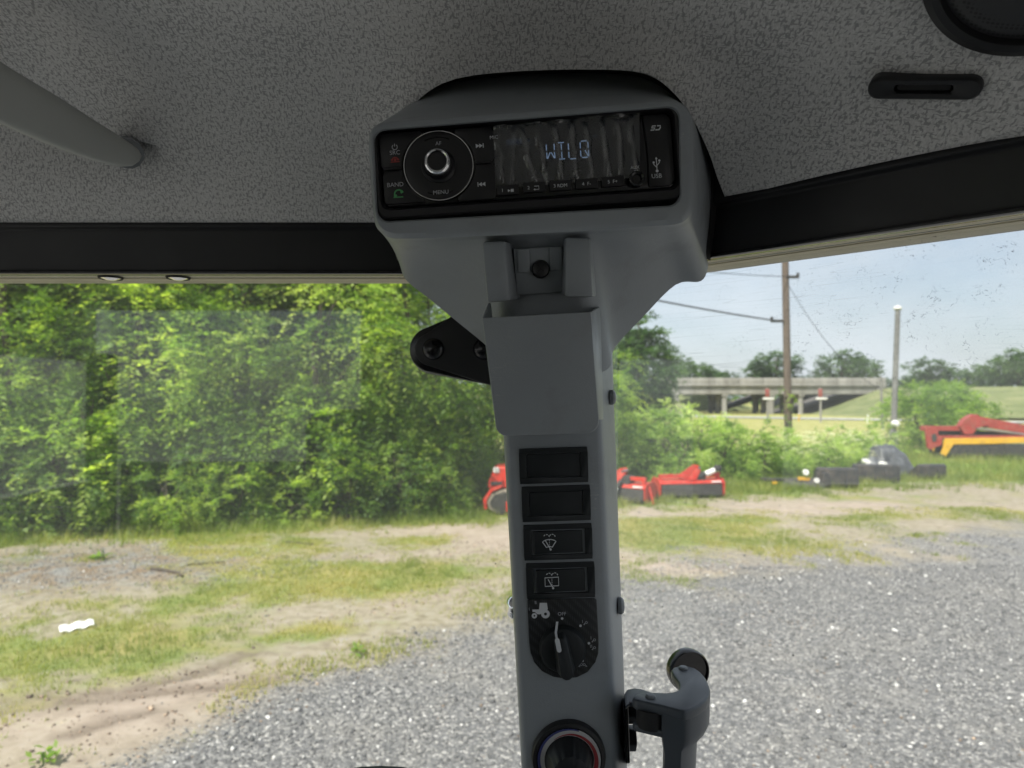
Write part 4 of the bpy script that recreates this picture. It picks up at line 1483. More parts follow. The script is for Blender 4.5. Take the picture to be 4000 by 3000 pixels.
# ================================================================== SMALL CAB FITTINGS
# hinge bracket bolted to the windshield
bf = Fr(1690, 1365, 0.650, 0)
brk = thing('glass_hinge_bracket', 'black teardrop bracket bolted to the windshield behind the console', 'bracket', bf.m)
MW[brk.name] = bf.m
c = bf.at(1690, 1366)
r_ = 88 * bf.s
far = [bf.at(2100, 1240 - 60), bf.at(2100, 1560)]
def tear(grow, z, x=0):
    pts = arc(c.x, c.y, r_ + grow, 106, 258, 22)
    q0, q1 = bf.at(1765, 1239), bf.at(1913, 1504)
    tp, bt = Vector(pts[0]), Vector(pts[-1])
    out = [(p[0], p[1], z) for p in pts]
    d_b = Vector((q1.x - bt.x, q1.y - bt.y)).normalized()
    d_t = Vector((q0.x - tp.x, q0.y - tp.y)).normalized()
    return out + [(bt.x + d_b.x * .085, bt.y + d_b.y * .085, z), (tp.x + d_t.x * .085, tp.y + d_t.y * .085, z)]
bm = bmesh.new()
a_hexa(bm, tear(0, .004), tear(0, -.008))
finish(bm, 'gasket', M['gloss'], brk, bevel=.0015, seg=3)
bm = bmesh.new()
a_hexa(bm, tear(-.0055, .0075), tear(-.0055, .003))
finish(bm, 'plate', M['beam'], brk, bevel=.0008)
for px in (1693, 1890):
    p = bf.at(px, 1364, .0075)
    bm = bmesh.new()
    a_lathe(bm, [(.0098, 0), (.0098, .0015), (.0080, .0045), (.0045, .0064), (0, .0068)], p, 32)
    finish(bm, 'bolt_cap', M['gloss'], brk)
bm = bmesh.new()
a_hexa(bm, tear(.0016, -.009), tear(.0016, -.0095))
finish(bm, 'outer_plate', M['steel'], brk)

# roof speaker
def hl_frame(px, py, lift, spin=0.0):
    """frame lying on the headliner where a pixel's sight line meets it; z points down into the cab"""
    p = P(px, py, hl_hit(px, py, 0.15, 0.75))
    e = 0.012
    f_ = lambda x, y: float(hl_z(np.array([x]), np.array([y]), False)[0])
    n = Vector(((f_(p.x + e, p.y) - f_(p.x - e, p.y)) / (2 * e), (f_(p.x, p.y + e) - f_(p.x, p.y - e)) / (2 * e), -1)).normalized()
    x = n.cross((p - eye_v).cross(Vector((1, 0, 0)))).normalized()
    if x.x < 0: x = -x
    y = n.cross(x)
    m = Matrix(((x.x, y.x, n.x), (x.y, y.y, n.y), (x.z, y.z, n.z))).to_4x4()
    return Matrix.Translation(p + n * lift) @ m @ Matrix.Rotation(math.radians(spin), 4, 'Z'), (p - Vector((0, 0, EYE))).length
sm_, sdist = hl_frame(4085, -200, 0.006)
spk = thing('roof_speaker', 'round black speaker with perforated grille in the headliner', 'speaker', sm_)
R0 = 0.053
bm = bmesh.new()
a_lathe(bm, [(R0, -.02), (R0, .0), (R0 - .0012, .0035), (R0 - .005, .0055), (R0 - .0085, .0045), (R0 - .0100, .0010), (R0 - .0105, -.012)], n=80)
finish(bm, 'bezel_ring', M['black'], spk)
bm = bmesh.new()
a_lathe(bm, [(R0 - .0080, .0000), (R0 - .014, .0030), (R0 * .6, .0055), (0, .0068)], n=80)
finish(bm, 'grille', M['grille'], spk)

# oval cap in the headliner
cm_, cdist = hl_frame(3613, 330, 0.003, 0)
cap = thing('oval_trim_cap', 'flat black oval cap with a slot, set in the headliner below the speaker', 'trim cap', cm_)
def oval(w, h, z, n=9):
    return [Vector((p[0], p[1], z)) for p in arc(w - h, 0, h, -90, 90, n) + arc(-(w - h), 0, h, 90, 270, n)]
w_, h_ = 0.0300, 0.0066
bm = bmesh.new()
R_ = loft(bm, [oval(w_, h_, -.012), oval(w_, h_, .0), oval(w_ * .99, h_ * .96, .003), oval(w_ * .95, h_ * .80, .0045), oval(w_ * .60, h_ * .42, .0040), oval(w_ * .52, h_ * .34, .0030), oval(w_ * .50, h_ * .32, -.003)])
bm.faces.new(R_[-1])
finish(bm, 'cap_body', M['black'], cap)
bm = bmesh.new()
R_ = loft(bm, [oval(w_ * .49, h_ * .30, -.0025), oval(w_ * .47, h_ * .26, .0012)])
bm.faces.new(R_[-1])
finish(bm, 'slot', M['rubber'], cap)

# grab handle at the upper left
gh = base_thing('grab_handle', 'grey moulded grab handle running along the headliner at upper left', 'handle', P(250, 480, 0.5))
bm = bmesh.new()
st = [(-420, 132, .400, 104, .022), (-150, 275, .432, 101, .022), (0, 367, .452, 97, .021), (200, 470, .480, 84, .0195), (330, 536, .500, 70, .018), (420, 577, .514, 58, .0165), (480, 602, .524, 47, .015), (520, 614, .531, 33, .012), (542, 617, .535, 14, .006)]
rings_ = []
for x, y, d, hp, th in st:
    hw = hp * 1.12 * d / F
    th *= 0.75
    cen_ = P(x, y, d)
    ax = (P(542, 617, .535) - P(-420, 132, .400)).normalized()
    view = (cen_ - eye_v).normalized()
    upv = ax.cross(view).normalized()
    if upv.z < 0: upv = -upv
    bk = ax.cross(upv).normalized()
    if bk.dot(view) < 0: bk = -bk
    ring = []
    for k in range(28):
        an = 2 * math.pi * k / 28
        ca, sa_ = math.cos(an), math.sin(an)
        e = 0.5
        ring.append(cen_ + upv * (hw * math.copysign(abs(sa_) ** e, sa_)) - bk * (th * math.copysign(abs(ca) ** e, ca)) + bk * th * 0.4)
    rings_.append(ring)
R_ = loft(bm, rings_)
bm.faces.new(R_[-1])
bm.faces.new(list(reversed(R_[0])))
fin_w(bm, 'handle_bar', M['handle'], gh, angle=80)
bm = bmesh.new()
for x, y, d, dd in ((500, 600, .53, .07), (-300, 200, .43, .07)):
    a_tube(bm, [P(x, y, d), P(x, y - 20, d + dd)], .011, 12)
fin_w(bm, 'mount', M['grey2'], gh)

# latch of the side window, fixed to the post
ZL = EYE - 0.2026
def LG(zx, zy, dz=0.0):
    """zoom pixel -> point on the horizontal top face of the latch"""
    return G(2400 + zx * 0.33156, 2450 + zy * 0.33156, ZL + dz)
lt = base_thing('window_latch', 'dark slate swing latch with a round knob fixed to the right of the post', 'latch', LG(800, 800, -0.2))
top = [(205, 825), (250, 785), (330, 768), (480, 762), (620, 768), (700, 755), (748, 735), (762, 690), (752, 640), (715, 590), (680, 540), (665, 500), (690, 470), (760, 452), (860, 452), (950, 475), (1020, 525), (1075, 590), (1105, 650), (1130, 720), (1125, 790), (1080, 860), (1000, 920), (900, 965), (830, 985), (760, 975), (560, 925), (380, 885), (240, 855)]
tp = [LG(*p) for p in top]
bm = bmesh.new()
a_hexa(bm, tp, [p - Vector((0, 0, .007)) for p in tp])
fin_w(bm, 'top_plate', M['latch'], lt, bevel=.0018, seg=3)
# solid nose of the lever under the plate, running down into the handle
nose = [LG(*p) for p in [(560, 930), (540, 860), (640, 800), (790, 720), (900, 560), (1020, 540), (1085, 610), (1122, 720), (1118, 790), (1075, 858), (1000, 916), (900, 958), (830, 978), (760, 968)]]
cn = sum((Vector(p) for p in nose), Vector()) / len(nose)
def lev(scale, dz, dx=0.0):
    return [Vector((cn.x + (p.x - cn.x) * scale[0] + dx, cn.y + (p.y - cn.y) * scale[1], p.z + dz)) for p in nose]
bm = bmesh.new()
R_ = loft(bm, [lev((1, 1), -.005), lev((1, 1), -.016), lev((.99, 1), -.020), lev((.92, .95), -.024, -.001), lev((.76, .9), -.028, -.004), lev((.70, .85), -.033, -.0045), lev((.69, .82), -.045, -.005), lev((.74, .8), -.060, -.007), lev((.84, .7), -.12, -.01)])
bm.faces.new(R_[-1])
fin_w(bm, 'lever', M['latch'], lt, angle=50)
low = [LG(*p, 0) for p in [(205, 825), (330, 790), (620, 780), (700, 900), (640, 940), (560, 925), (240, 855)]]
bm = bmesh.new()
a_hexa(bm, [p - Vector((0, 0, .0165)) for p in low], [p - Vector((0, 0, .0215)) for p in low])
fin_w(bm, 'lower_fork', M['latch'], lt, bevel=.0015)
pv = LG(425, 822)
bm = bmesh.new()
a_lathe(bm, [(.0105, -.018), (.0105, -.006), (.0, -.006)], LG(440, 835), 20)
fin_w(bm, 'pivot_barrel', M['rubber'], lt)
for zx, zy in ((425, 822), (810, 490)):
    p = LG(zx, zy)
    bm = bmesh.new()
    a_lathe(bm, [(.0034, 0), (.0034, .0010), (.0026, .0018), (0, .0021)], p, 20)
    fin_w(bm, 'rivet', M['grey2'], lt)
# knob standing behind the plate, its round face turned to the glass
kc = P(2400 + 860 * .33156, 2450 + 500 * .33156, 0.556)
bm = bmesh.new()
rk = 82 * .556 / F
rotk = Matrix.Rotation(math.radians(90), 3, 'X') @ Matrix.Rotation(math.radians(12), 3, 'Y')
a_lathe(bm, [(0, -.006), (rk * .8, -.006), (rk * .97, -.004), (rk, -.001), (rk, .004), (rk * .95, .006), (rk * .90, .006), (rk * .88, .004), (0, .004)], kc, 44, rotk)
fin_w(bm, 'knob', M['gloss'], lt)
# angle strap from the post
S0 = [(115, 690), (150, 640), (230, 626), (320, 634), (610, 735), (700, 760), (600, 830), (250, 800), (180, 790), (130, 830)]
bm = bmesh.new()
sp_ = [LG(*p, -.0015) for p in S0]
a_hexa(bm, [p - Vector((0, 0, .0055)) for p in sp_], [p - Vector((0, 0, .0085)) for p in sp_])
fin_w(bm, 'strap', M['latch'], lt, bevel=.0008)
bm = bmesh.new()
f_ = [(2400 + x * .33156, 2450 + y * .33156) for x, y in ((100, 860), (120, 815), (160, 795), (200, 795), (175, 830), (160, 870), (185, 1605), (130, 1605))]
a_hexa(bm, [P(x, y, .503) for x, y in f_], [P(x, y, .545) for x, y in f_])
fin_w(bm, 'strap_flange', M['gloss'], lt, bevel=.001)
for zy in (985, 1305):
    x, y = 2400 + 190 * .33156, 2450 + zy * .33156
    bm = bmesh.new()
    cc = P(x - 6, y, .522)
    a_cyl(bm, cc, .0092, .0095, 6, 'X')
    fin_w(bm, 'bolt_head', M['black'], lt, bevel=.0012)

# steering wheel just below the frame
sw = base_thing('steering_wheel', 'black steering wheel rim just showing at the bottom edge', 'steering wheel', P(1490, 4200, 0.56))
cw = P(1490, 4085, 0.60)
bm = bmesh.new()
rot_w = Matrix.Rotation(math.radians(40), 3, 'X')
R_w = 0.17
tub = .0135
ring = [(R_w + tub * math.cos(a), tub * math.sin(a)) for a in np.linspace(0, 2 * math.pi, 13)[:-1]]
topw = P(1490, 3030, 0.585)
cw = topw - rot_w @ Vector((0, R_w + tub * .5, 0))
a_lathe(bm, ring, cw, 72, rot_w, close=True)
fin_w(bm, 'rim', M['rubber'], sw)
for k in range(3):
    bm = bmesh.new()
    an = math.radians(-90 + 120 * k)
    a_tube(bm, [cw, cw + rot_w @ Vector((R_w * .5 * math.cos(an), R_w * .5 * math.sin(an), -.01)), cw + rot_w @ Vector((R_w * math.cos(an), R_w * math.sin(an), 0))], .011, 8)
    fin_w(bm, 'spoke', M['black'], sw)
bm = bmesh.new()
a_lathe(bm, [(0, .012), (.03, .01), (.045, 0), (.04, -.03), (.02, -.06), (.02, -.5), (0, -.5)], cw, 32, rot_w)
fin_w(bm, 'hub', M['black'], sw)
flush_texts()

# ================================================================== GROUND
def terr(x, y):
    x, y = np.asarray(x, float), np.asarray(y, float)
    t = np.clip((y - 24) / 60.0, 0, 1)
    z = -1.0 * t * t * (3 - 2 * t)
    near = np.clip((45 - np.hypot(x, y)) / 20.0, 0, 1)
    z = z + near * (0.07 * (fnoise(x * 0.35 + 9, y * 0.35, 3, 3) - 0.5) + 0.025 * (fnoise(x * 1.7, y * 1.7 + 4, 8, 3) - 0.5))
    # ruts in the bare earth on the left
    px, py, dep = to_px(np.stack([x.ravel(), y.ravel(), np.zeros(x.size)], -1))
    px, py = px.reshape(x.shape), py.reshape(x.shape)
    ok = (y > 2.5) & (y < 9)
    for pts in RUTS:
        dd = line_dist(px, py, pts)
        z = z - np.where(ok, 0.014 * np.exp(-(dd / 20.0) ** 2) - 0.006 * np.exp(-((dd - 40) / 16.0) ** 2), 0)
    return z
def rut_w(x, y):
    px, py, dep = to_px(np.stack([x, y, np.zeros_like(x)], -1))
    w = np.zeros_like(x)
    for pts in RUTS:
        dd = line_dist(px, py, pts)
        w = np.maximum(w, np.exp(-(dd / 30.0) ** 2) * (0.35 + 1.1 * fnoise(x * 3.2, y * 3.2, 71, 3)))
    return np.where((y > 2.5) & (y < 9), np.clip(w, 0, 1), 0)
RUTS = [[(-600, 2790), (0, 2745), (500, 2700), (760, 2640), (1000, 2545)], [(-200, 2800), (300, 2745), (800, 2690), (1120, 2640)], [(240, 2890), (420, 2830), (620, 2780)]]
def line_dist(px, py, pts):
    best = np.full(np.shape(px), 1e9)
    for (x0, y0), (x1, y1) in zip(pts[:-1], pts[1:]):
        dx, dy = x1 - x0, y1 - y0
        t = np.clip(((px - x0) * dx + (py - y0) * dy) / (dx * dx + dy * dy), 0, 1)
        best = np.minimum(best, np.hypot(px - x0 - t * dx, (py - y0 - t * dy) * 1.6))
    return best
GRAV = [(-3000, 3700), (0, 3200), (300, 3010), (700, 2860), (918, 2775), (1377, 2600), (1700, 2500), (1960, 2420), (2450, 2290), (2800, 2232), (3200, 2160), (3600, 2110), (4000, 2065), (5000, 1960), (8000, 1800)]
def covers(x, y):
    """weights of gravel, grass, bare earth, brown litter at ground points (laid out from what the photo shows)"""
    x, y = np.asarray(x, float), np.asarray(y, float)
    px, py, dep = to_px(np.stack([x, y, np.zeros_like(x)], -1))
    front = dep > 0.8
    edge = np.interp(px, [p[0] for p in GRAV], [p[1] for p in GRAV])
    n1 = fnoise(x * 0.9, y * 0.9, 21, 4) - 0.5
    n2 = fnoise(x * 2.6 + 7, y * 2.6, 5, 4) - 0.5
    gravel = 1 / (1 + np.exp(-np.clip((py - edge + n1 * 260 + n2 * 190) / 70.0, -30, 30)))
    gravel = np.where(front, gravel, 1.0)
    def blob(cx, cy, rx, ry, rot=0.0):
        a = math.radians(rot)
        dx, dy = px - cx, py - cy
        u = (dx * math.cos(a) + dy * math.sin(a)) / rx
        v = (-dx * math.sin(a) + dy * math.cos(a)) / ry
        return np.exp(-(u * u + v * v))
    grass = 0.32 + 0.0 * px
    for b in ((1150, 2310, 620, 70, -6), (520, 2520, 420, 75, -8), (1500, 2250, 420, 60, -4), (2800, 2110, 420, 45, 0), (3300, 2130, 260, 30, -6), (2550, 2060, 500, 30, 0), (1000, 2180, 300, 50, -8), (100, 2560, 300, 70, 0),
              (700, 2900, 240, 50, -28), (3000, 2030, 700, 22, 0), (1250, 2470, 200, 40, -10), (880, 2130, 260, 45, 0), (3700, 2000, 600, 25, 0), (2450, 2110, 200, 40, 0)):
        grass = grass + 0.55 * blob(*b)
    # lush strip along the foot of the trees and everything beyond
    foot = np.interp(px, [-2000, 0, 900, 1900, 2600, 3000, 3600, 6000], [2330, 2135, 2090, 2030, 1965, 1928, 1890, 1860])
    lush = 1 / (1 + np.exp(-np.clip((foot - py + n2 * 60) / 14.0, -30, 30)))
    grass = np.maximum(grass + n1 * 1.7 + n2 * 1.3, lush * 1.3)
    earth = 0.15 + 0.0 * px
    for b in ((150, 2860, 700, 110, -8), (700, 2700, 560, 60, -10), (1900, 2130, 300, 45, -8), (2350, 2180, 500, 35, 0), (2700, 2010, 500, 22, 0), (1750, 2080, 260, 30, 0), (3500, 1995, 600, 18, 0), (3300, 1970, 500, 18, 0), (1650, 2330, 260, 40, -14), (2600, 2215, 400, 25, 0)):
        earth = earth + 0.65 * blob(*b)
    earth = np.clip(earth - n1 * 0.9 + n2 * 0.5, 0, 1)
    litter = np.clip(blob(300, 2210, 520, 90, -4) * 1.2 + blob(900, 2230, 500, 60, 0) * .5 + n2 * 0.5, 0, 1) * (1 - np.clip(lush, 0, 1))
    grass = np.clip((grass - 0.28 * litter) * (1 - 0.65 * earth), 0, 1)
    return np.clip(gravel, 0, 1), grass * (1 - gravel), earth, litter, np.clip(lush, 0, 1)

xs = np.r_[-1500, -700, -350, -180, -110, -70, np.linspace(-46, -16, 16), np.arange(-14, -5, 0.25), np.arange(-5, 8, 0.09), np.arange(8, 16, 0.25), np.linspace(17, 60, 30), 75, 110, 180, 350, 700, 1500]
ys = np.r_[-900, -400, -180, -90, -45, -25, -14, -8, -4, -1, np.arange(1.5, 10.5, 0.08), np.arange(10.5, 22, 0.2), np.linspace(22.5, 70, 60), np.linspace(72, 160, 30), 200, 300, 450, 700, 1100, 1900]
GX, GY = np.meshgrid(xs, ys)
gx, gy = GX.ravel(), GY.ravel()
gz = terr(gx, gy)
cg, cgr, ce, cl, clu = covers(gx, gy)
idx = np.arange(gx.size).reshape(len(ys), len(xs))
ff = np.stack([idx[:-1, :-1].ravel(), idx[:-1, 1:].ravel(), idx[1:, 1:].ravel(), idx[1:, :-1].ravel()], 1)
me = np_mesh('ground', np.c_[gx, gy, gz], ff, {'gravel': cg, 'grass': cgr, 'earth': ce, 'litter': cl, 'lush': clu, 'rut': rut_w(gx, gy)}, smooth=True)
def m_ground():
    t = NT('yard_ground')
    co = t.coord('Object')
    nf = t.noise(28, 5, 0.65, co)
    nm = t.noise(4.5, 5, 0.6, co)
    nb = t.noise(0.7, 4, 0.6, co)
    # gravel: mixed grey stone chips with pale and dark ones
    vo = t.n('ShaderNodeTexVoronoi')
    vo.inputs['Scale'].default_value = 55
    t.l(co, vo.inputs['Vector'])
    chip = t.n('ShaderNodeSeparateColor')
    t.l(vo.outputs['Color'], chip.inputs[0])
    grav = t.ramp(chip.outputs[0], [(0.0, (0.07, 0.07, 0.075)), (0.45, (0.16, 0.16, 0.165)), (0.8, (0.26, 0.255, 0.25)), (0.93, (0.5, 0.48, 0.45)), (1.0, (0.62, 0.6, 0.57))])
    grav = t.mix(0.35, grav, (0.168, 0.165, 0.16))
    fines = t.ramp(t.noise(1.3, 5, 0.65, co), [(0.48, 0.0), (0.72, 1.0)])
    grav = t.mix(t.math('MULTIPLY', fines, 0.6), grav, (0.29, 0.275, 0.25))
    earth = t.ramp(nm, [(0.25, (0.29, 0.235, 0.19)), (0.5, (0.40, 0.33, 0.27)), (0.75, (0.48, 0.41, 0.345))])
    earth = t.mix(t.math('MULTIPLY', nf, 0.35), earth, (0.22, 0.17, 0.125))
    litter = t.mix(t.ramp(t.noise(3.2, 5, 0.65, co), [(0.42, 0.0), (0.6, 1.0)]), t.ramp(nf, [(0.3, (0.11, 0.08, 0.055)), (0.6, (0.24, 0.175, 0.115)), (0.75, (0.33, 0.27, 0.19))]), t.ramp(nf, [(0.3, (0.14, 0.135, 0.13)), (0.55, (0.25, 0.245, 0.235)), (0.75, (0.38, 0.365, 0.345))]))
    ga = t.ramp(nf, [(0.25, (0.10, 0.135, 0.035)), (0.5, (0.18, 0.22, 0.06)), (0.75, (0.27, 0.29, 0.10))])
    gb = t.ramp(nf, [(0.25, (0.17, 0.15, 0.06)), (0.5, (0.29, 0.26, 0.09)), (0.75, (0.39, 0.34, 0.15))])
    grass = t.mix(t.ramp(t.noise(1.4, 4, 0.65, co), [(0.38, 0.0), (0.62, 1.0)]), ga, gb)
    lush = t.ramp(nf, [(0.25, (0.05, 0.10, 0.012)), (0.5, (0.12, 0.20, 0.02)), (0.75, (0.21, 0.28, 0.04))])
    mixd = t.ramp(t.noise(9, 4, 0.6, co), [(0.32, (0.17, 0.145, 0.10)), (0.48, (0.27, 0.24, 0.165)), (0.6, (0.33, 0.295, 0.225)), (0.72, (0.27, 0.265, 0.25))])
    col = t.mix(t.attr('earth'), mixd, earth)
    col = t.mix(t.attr('litter'), col, litter)
    col = t.mix(t.math('MULTIPLY', t.attr('rut'), 0.85), col, t.ramp(nf, [(0.3, (0.10, 0.075, 0.055)), (0.7, (0.21, 0.165, 0.125))]))
    g = t.math('MULTIPLY', t.math('SUBTRACT', t.math('ADD', t.attr('grass'), t.math('MULTIPLY', t.math('SUBTRACT', nm, 0.5), 0.9)), 0.30), 2.4, True)
    sy = t.n('ShaderNodeSeparateXYZ')
    t.l(co, sy.inputs[0])
    far_ = t.math('MULTIPLY', t.math('SUBTRACT', sy.outputs['Y'], 21.0), 0.12, True)
    mead = t.ramp(t.noise(1.1, 5, 0.65, co), [(0.3, (0.20, 0.23, 0.06)), (0.5, (0.33, 0.32, 0.11)), (0.7, (0.42, 0.38, 0.17))])
    gcol = t.mix(far_, t.mix(t.attr('lush'), grass, lush), mead)
    col = t.mix(g, col, gcol)
    gv = t.math('MULTIPLY', t.math('SUBTRACT', t.math('ADD', t.attr('gravel'), t.math('MULTIPLY', t.math('SUBTRACT', nf, 0.5), 0.7)), 0.3), 2.2, True)
    col = t.mix(gv, col, grav)
    h = t.math('ADD', t.math('MULTIPLY', t.math('MULTIPLY', vo.outputs['Distance'], -0.8), gv), t.math('MULTIPLY', t.noise(70, 4, 0.7, co), 0.5))
    return t.done(t.principled(col, 0.92, 0, 0.2, t.bump(h, 0.7, 0.02)).outputs[0])
M['ground'] = m_ground()
tag(link('ground', me, M['ground']), kind='structure')

# loose stones on the gravel (uncountable): every stone is an irregular little block
rs = np.random.default_rng(11)
def stones(n, x0, x1, y0, y1, smin, smax, key, thr, soil=False, lines=None):
    x, y = rs.uniform(x0, x1, n), rs.uniform(y0, y1, n)
    w = covers(x, y)[key]
    k = w * (0.55 + 0.9 * fnoise(x * 0.9 + 3, y * 0.9, 61, 3)) > thr + rs.uniform(0, 0.6, n)
    if lines is not None:
        pxl, pyl, _ = to_px(np.c_[x, y, np.zeros(n)])
        dl = np.min([line_dist(pxl, pyl, q) for q in lines], axis=0)
        k = (np.abs(dl - 22) < 16 * rs.random(n) + 3) & (fnoise(x * 2.4, y * 2.4, 83, 2) > rs.uniform(.3, .75, n))
    # keep what stands in or near the view
    px, py, dep = to_px(np.c_[x, y, np.zeros(n)])
    k &= (px > -900) & (px < 4900) & (py < 3500)
    x, y = x[k], y[k]
    n = len(x)
    s = smin + (smax - smin) * rs.random(n) ** 3.2
    cube = np.array([(-1, -1, -1), (1, -1, -1), (1, 1, -1), (-1, 1, -1), (-1, -1, 1), (1, -1, 1), (1, 1, 1), (-1, 1, 1)], float)
    V = cube[None] * rs.uniform(0.45, 1.0, (n, 8, 3)) * np.array([1, 0.8, 0.6]) * s[:, None, None] * 0.5
    a = rs.uniform(0, 2 * np.pi, n)
    b = rs.normal(0, 0.5, n)
    ca, sa2, cb, sb2 = np.cos(a), np.sin(a), np.cos(b), np.sin(b)
    X, Y, Z = V[..., 0], V[..., 1], V[..., 2]
    Y, Z = Y * cb[:, None] - Z * sb2[:, None], Y * sb2[:, None] + Z * cb[:, None]
    X, Y = X * ca[:, None] - Y * sa2[:, None], X * sa2[:, None] + Y * ca[:, None]
    z = terr(x, y)
    W = np.stack([X + x[:, None], Y + y[:, None], Z + z[:, None] + s[:, None] * 0.14], -1).reshape(-1, 3)
    q = np.array([(0, 3, 2, 1), (4, 5, 6, 7), (0, 1, 5, 4), (1, 2, 6, 5), (2, 3, 7, 6), (3, 0, 4, 7)])
    Fq = (q[None] + (np.arange(n) * 8)[:, None, None]).reshape(-1, 4)
    tint = np.clip(rs.beta(1.6, 2.6, n) + (rs.random(n) < 0.035) * 0.5, 0, 1)
    hue = rs.random(n) * 0.9
    if soil: hue, tint = np.full(n, 0.97) + rs.uniform(0, .03, n), tint * 0.7 + .22
    return W, Fq, np.repeat(tint, 8), np.repeat(hue, 8)
def merge(parts):
    off, V, Fq, A, B = 0, [], [], [], []
    for v, f, a, b in parts:
        V.append(v); Fq.append(f + off); A.append(a); B.append(b)
        off += len(v)
    return np.concatenate(V), np.concatenate(Fq), np.concatenate(A), np.concatenate(B)
v, f, a, b = merge([stones(90000, -3.2, 7.5, 3.0, 8.5, 0.007, 0.026, 0, 0.16), stones(9000, -3.2, 8.0, 3.0, 10.5, 0.018, 0.044, 0, 0.22),
                    stones(30000, -8.5, 0.5, 5.0, 10.5, 0.008, 0.028, 3, 0.12), stones(1500, -7, 8, 4.5, 14, 0.01, 0.04, 2, 0.25),
                    stones(26000, -7, 3, 3.2, 10, 0.006, 0.026, 2, 0.12, True), stones(4200, -6, 0, 4.2, 6.4, 0.010, 0.042, 2, 0, True, RUTS),
                    stones(5000, -8, 9, 4, 14, 0.008, 0.022, 1, 0.1, True)])
me = np_mesh('loose_stones', v, f, {'tint': a, 'hue': b})
t = NT('stone_chips')
c1 = t.ramp(t.attr('tint'), [(0.0, (0.075, 0.075, 0.077)), (0.35, (0.138, 0.137, 0.137)), (0.65, (0.225, 0.222, 0.216)), (0.82, (0.46, 0.445, 0.42)), (1.0, (0.76, 0.745, 0.715))])
c2 = t.ramp(t.attr('hue'), [(0.0, (1, 1, 1)), (0.9, (1, 1, 1)), (0.94, (1.0, 0.86, 0.70)), (0.97, (1.15, 0.88, 0.66)), (1.0, (0.95, 0.70, 0.52))])
M['stone'] = t.done(t.principled(t.mix(1.0, c1, c2, 'MULTIPLY'), 0.75).outputs[0])
tag(link('loose_stones', me, M['stone']), 'grey and white stone chips lying loose on the yard', 'gravel', kind='stuff')

# grass blades (uncountable)
def blades(n, x0, x1, y0, y1, hmin, hmax, key, thr, per=6):
    x, y = rs.uniform(x0, x1, n), rs.uniform(y0, y1, n)
    cv = covers(x, y)
    w = np.clip((cv[1] + 0.5 * (fnoise(x * 1.6, y * 1.6, 31, 3) - 0.5)), 0, 1)
    w = np.maximum(w, 1.1 * np.exp(-((cv[0] - 0.35) / 0.22) ** 2) * (fnoise(x * .8, y * .8, 19, 3) > .5))
    w = w * (0.35 + 1.1 * fnoise(x * 5, y * 5, 47, 2)) if key == 1 else cv[4] * (cv[0] < .4)
    k = (w > thr + rs.uniform(0, 0.5, n))
    px, py, dep = to_px(np.c_[x, y, np.zeros(n)])
    k &= (px > -900) & (px < 4900) & (dep > 2.5)
    x, y, w = x[k], y[k], w[k]
    n = len(x)
    x, y, w = np.repeat(x, per), np.repeat(y, per), np.repeat(w, per)
    m_ = len(x)
    x = x + rs.normal(0, 0.025, m_); y = y + rs.normal(0, 0.025, m_)
    z = terr(x, y)
    h = rs.uniform(hmin, hmax, m_) * (0.5 + 0.7 * w)
    an = rs.uniform(0, 2 * np.pi, m_)
    ln = rs.uniform(0.2, 0.9, m_) * h
    bw = rs.uniform(0.0022, 0.005, m_) * (1 + h * 3)
    dx, dy = np.cos(an), np.sin(an)
    p0 = np.c_[x - dy * bw, y + dx * bw, z - 0.01]
    p1 = np.c_[x + dy * bw, y - dx * bw, z - 0.01]
    p2 = np.c_[x + dx * ln, y + dy * ln, z + h]
    V = np.stack([p0, p1, p2], 1).reshape(-1, 3)
    Fq = np.arange(m_ * 3).reshape(-1, 3)
    tint = np.clip(rs.normal(0.0, 0.16, m_) + 0.2 + 0.62 * np.clip((fnoise(x * 1.1, y * 1.1, 91, 3) - 0.3) * 2.2, 0, 1) - (0.3 if key == 4 else 0.0), 0, 1)
    return V, Fq, np.repeat(tint, 3), np.repeat(tint, 3)
v, f, a, b = merge([blades(80000, -9, 9, 4.0, 13, 0.015, 0.06, 1, 0.16, 5), blades(26000, -11, 14, 8.5, 18, 0.06, 0.22, 4, 0.1, 7), blades(9000, 2, 26, 15, 26, 0.10, 0.28, 4, 0.1, 6)])
me = np_mesh('grass', v, f, {'tint': a})
tag(link('grass', me, M['grass']), 'short yellow green grass growing in patches over the yard', 'grass', kind='stuff')

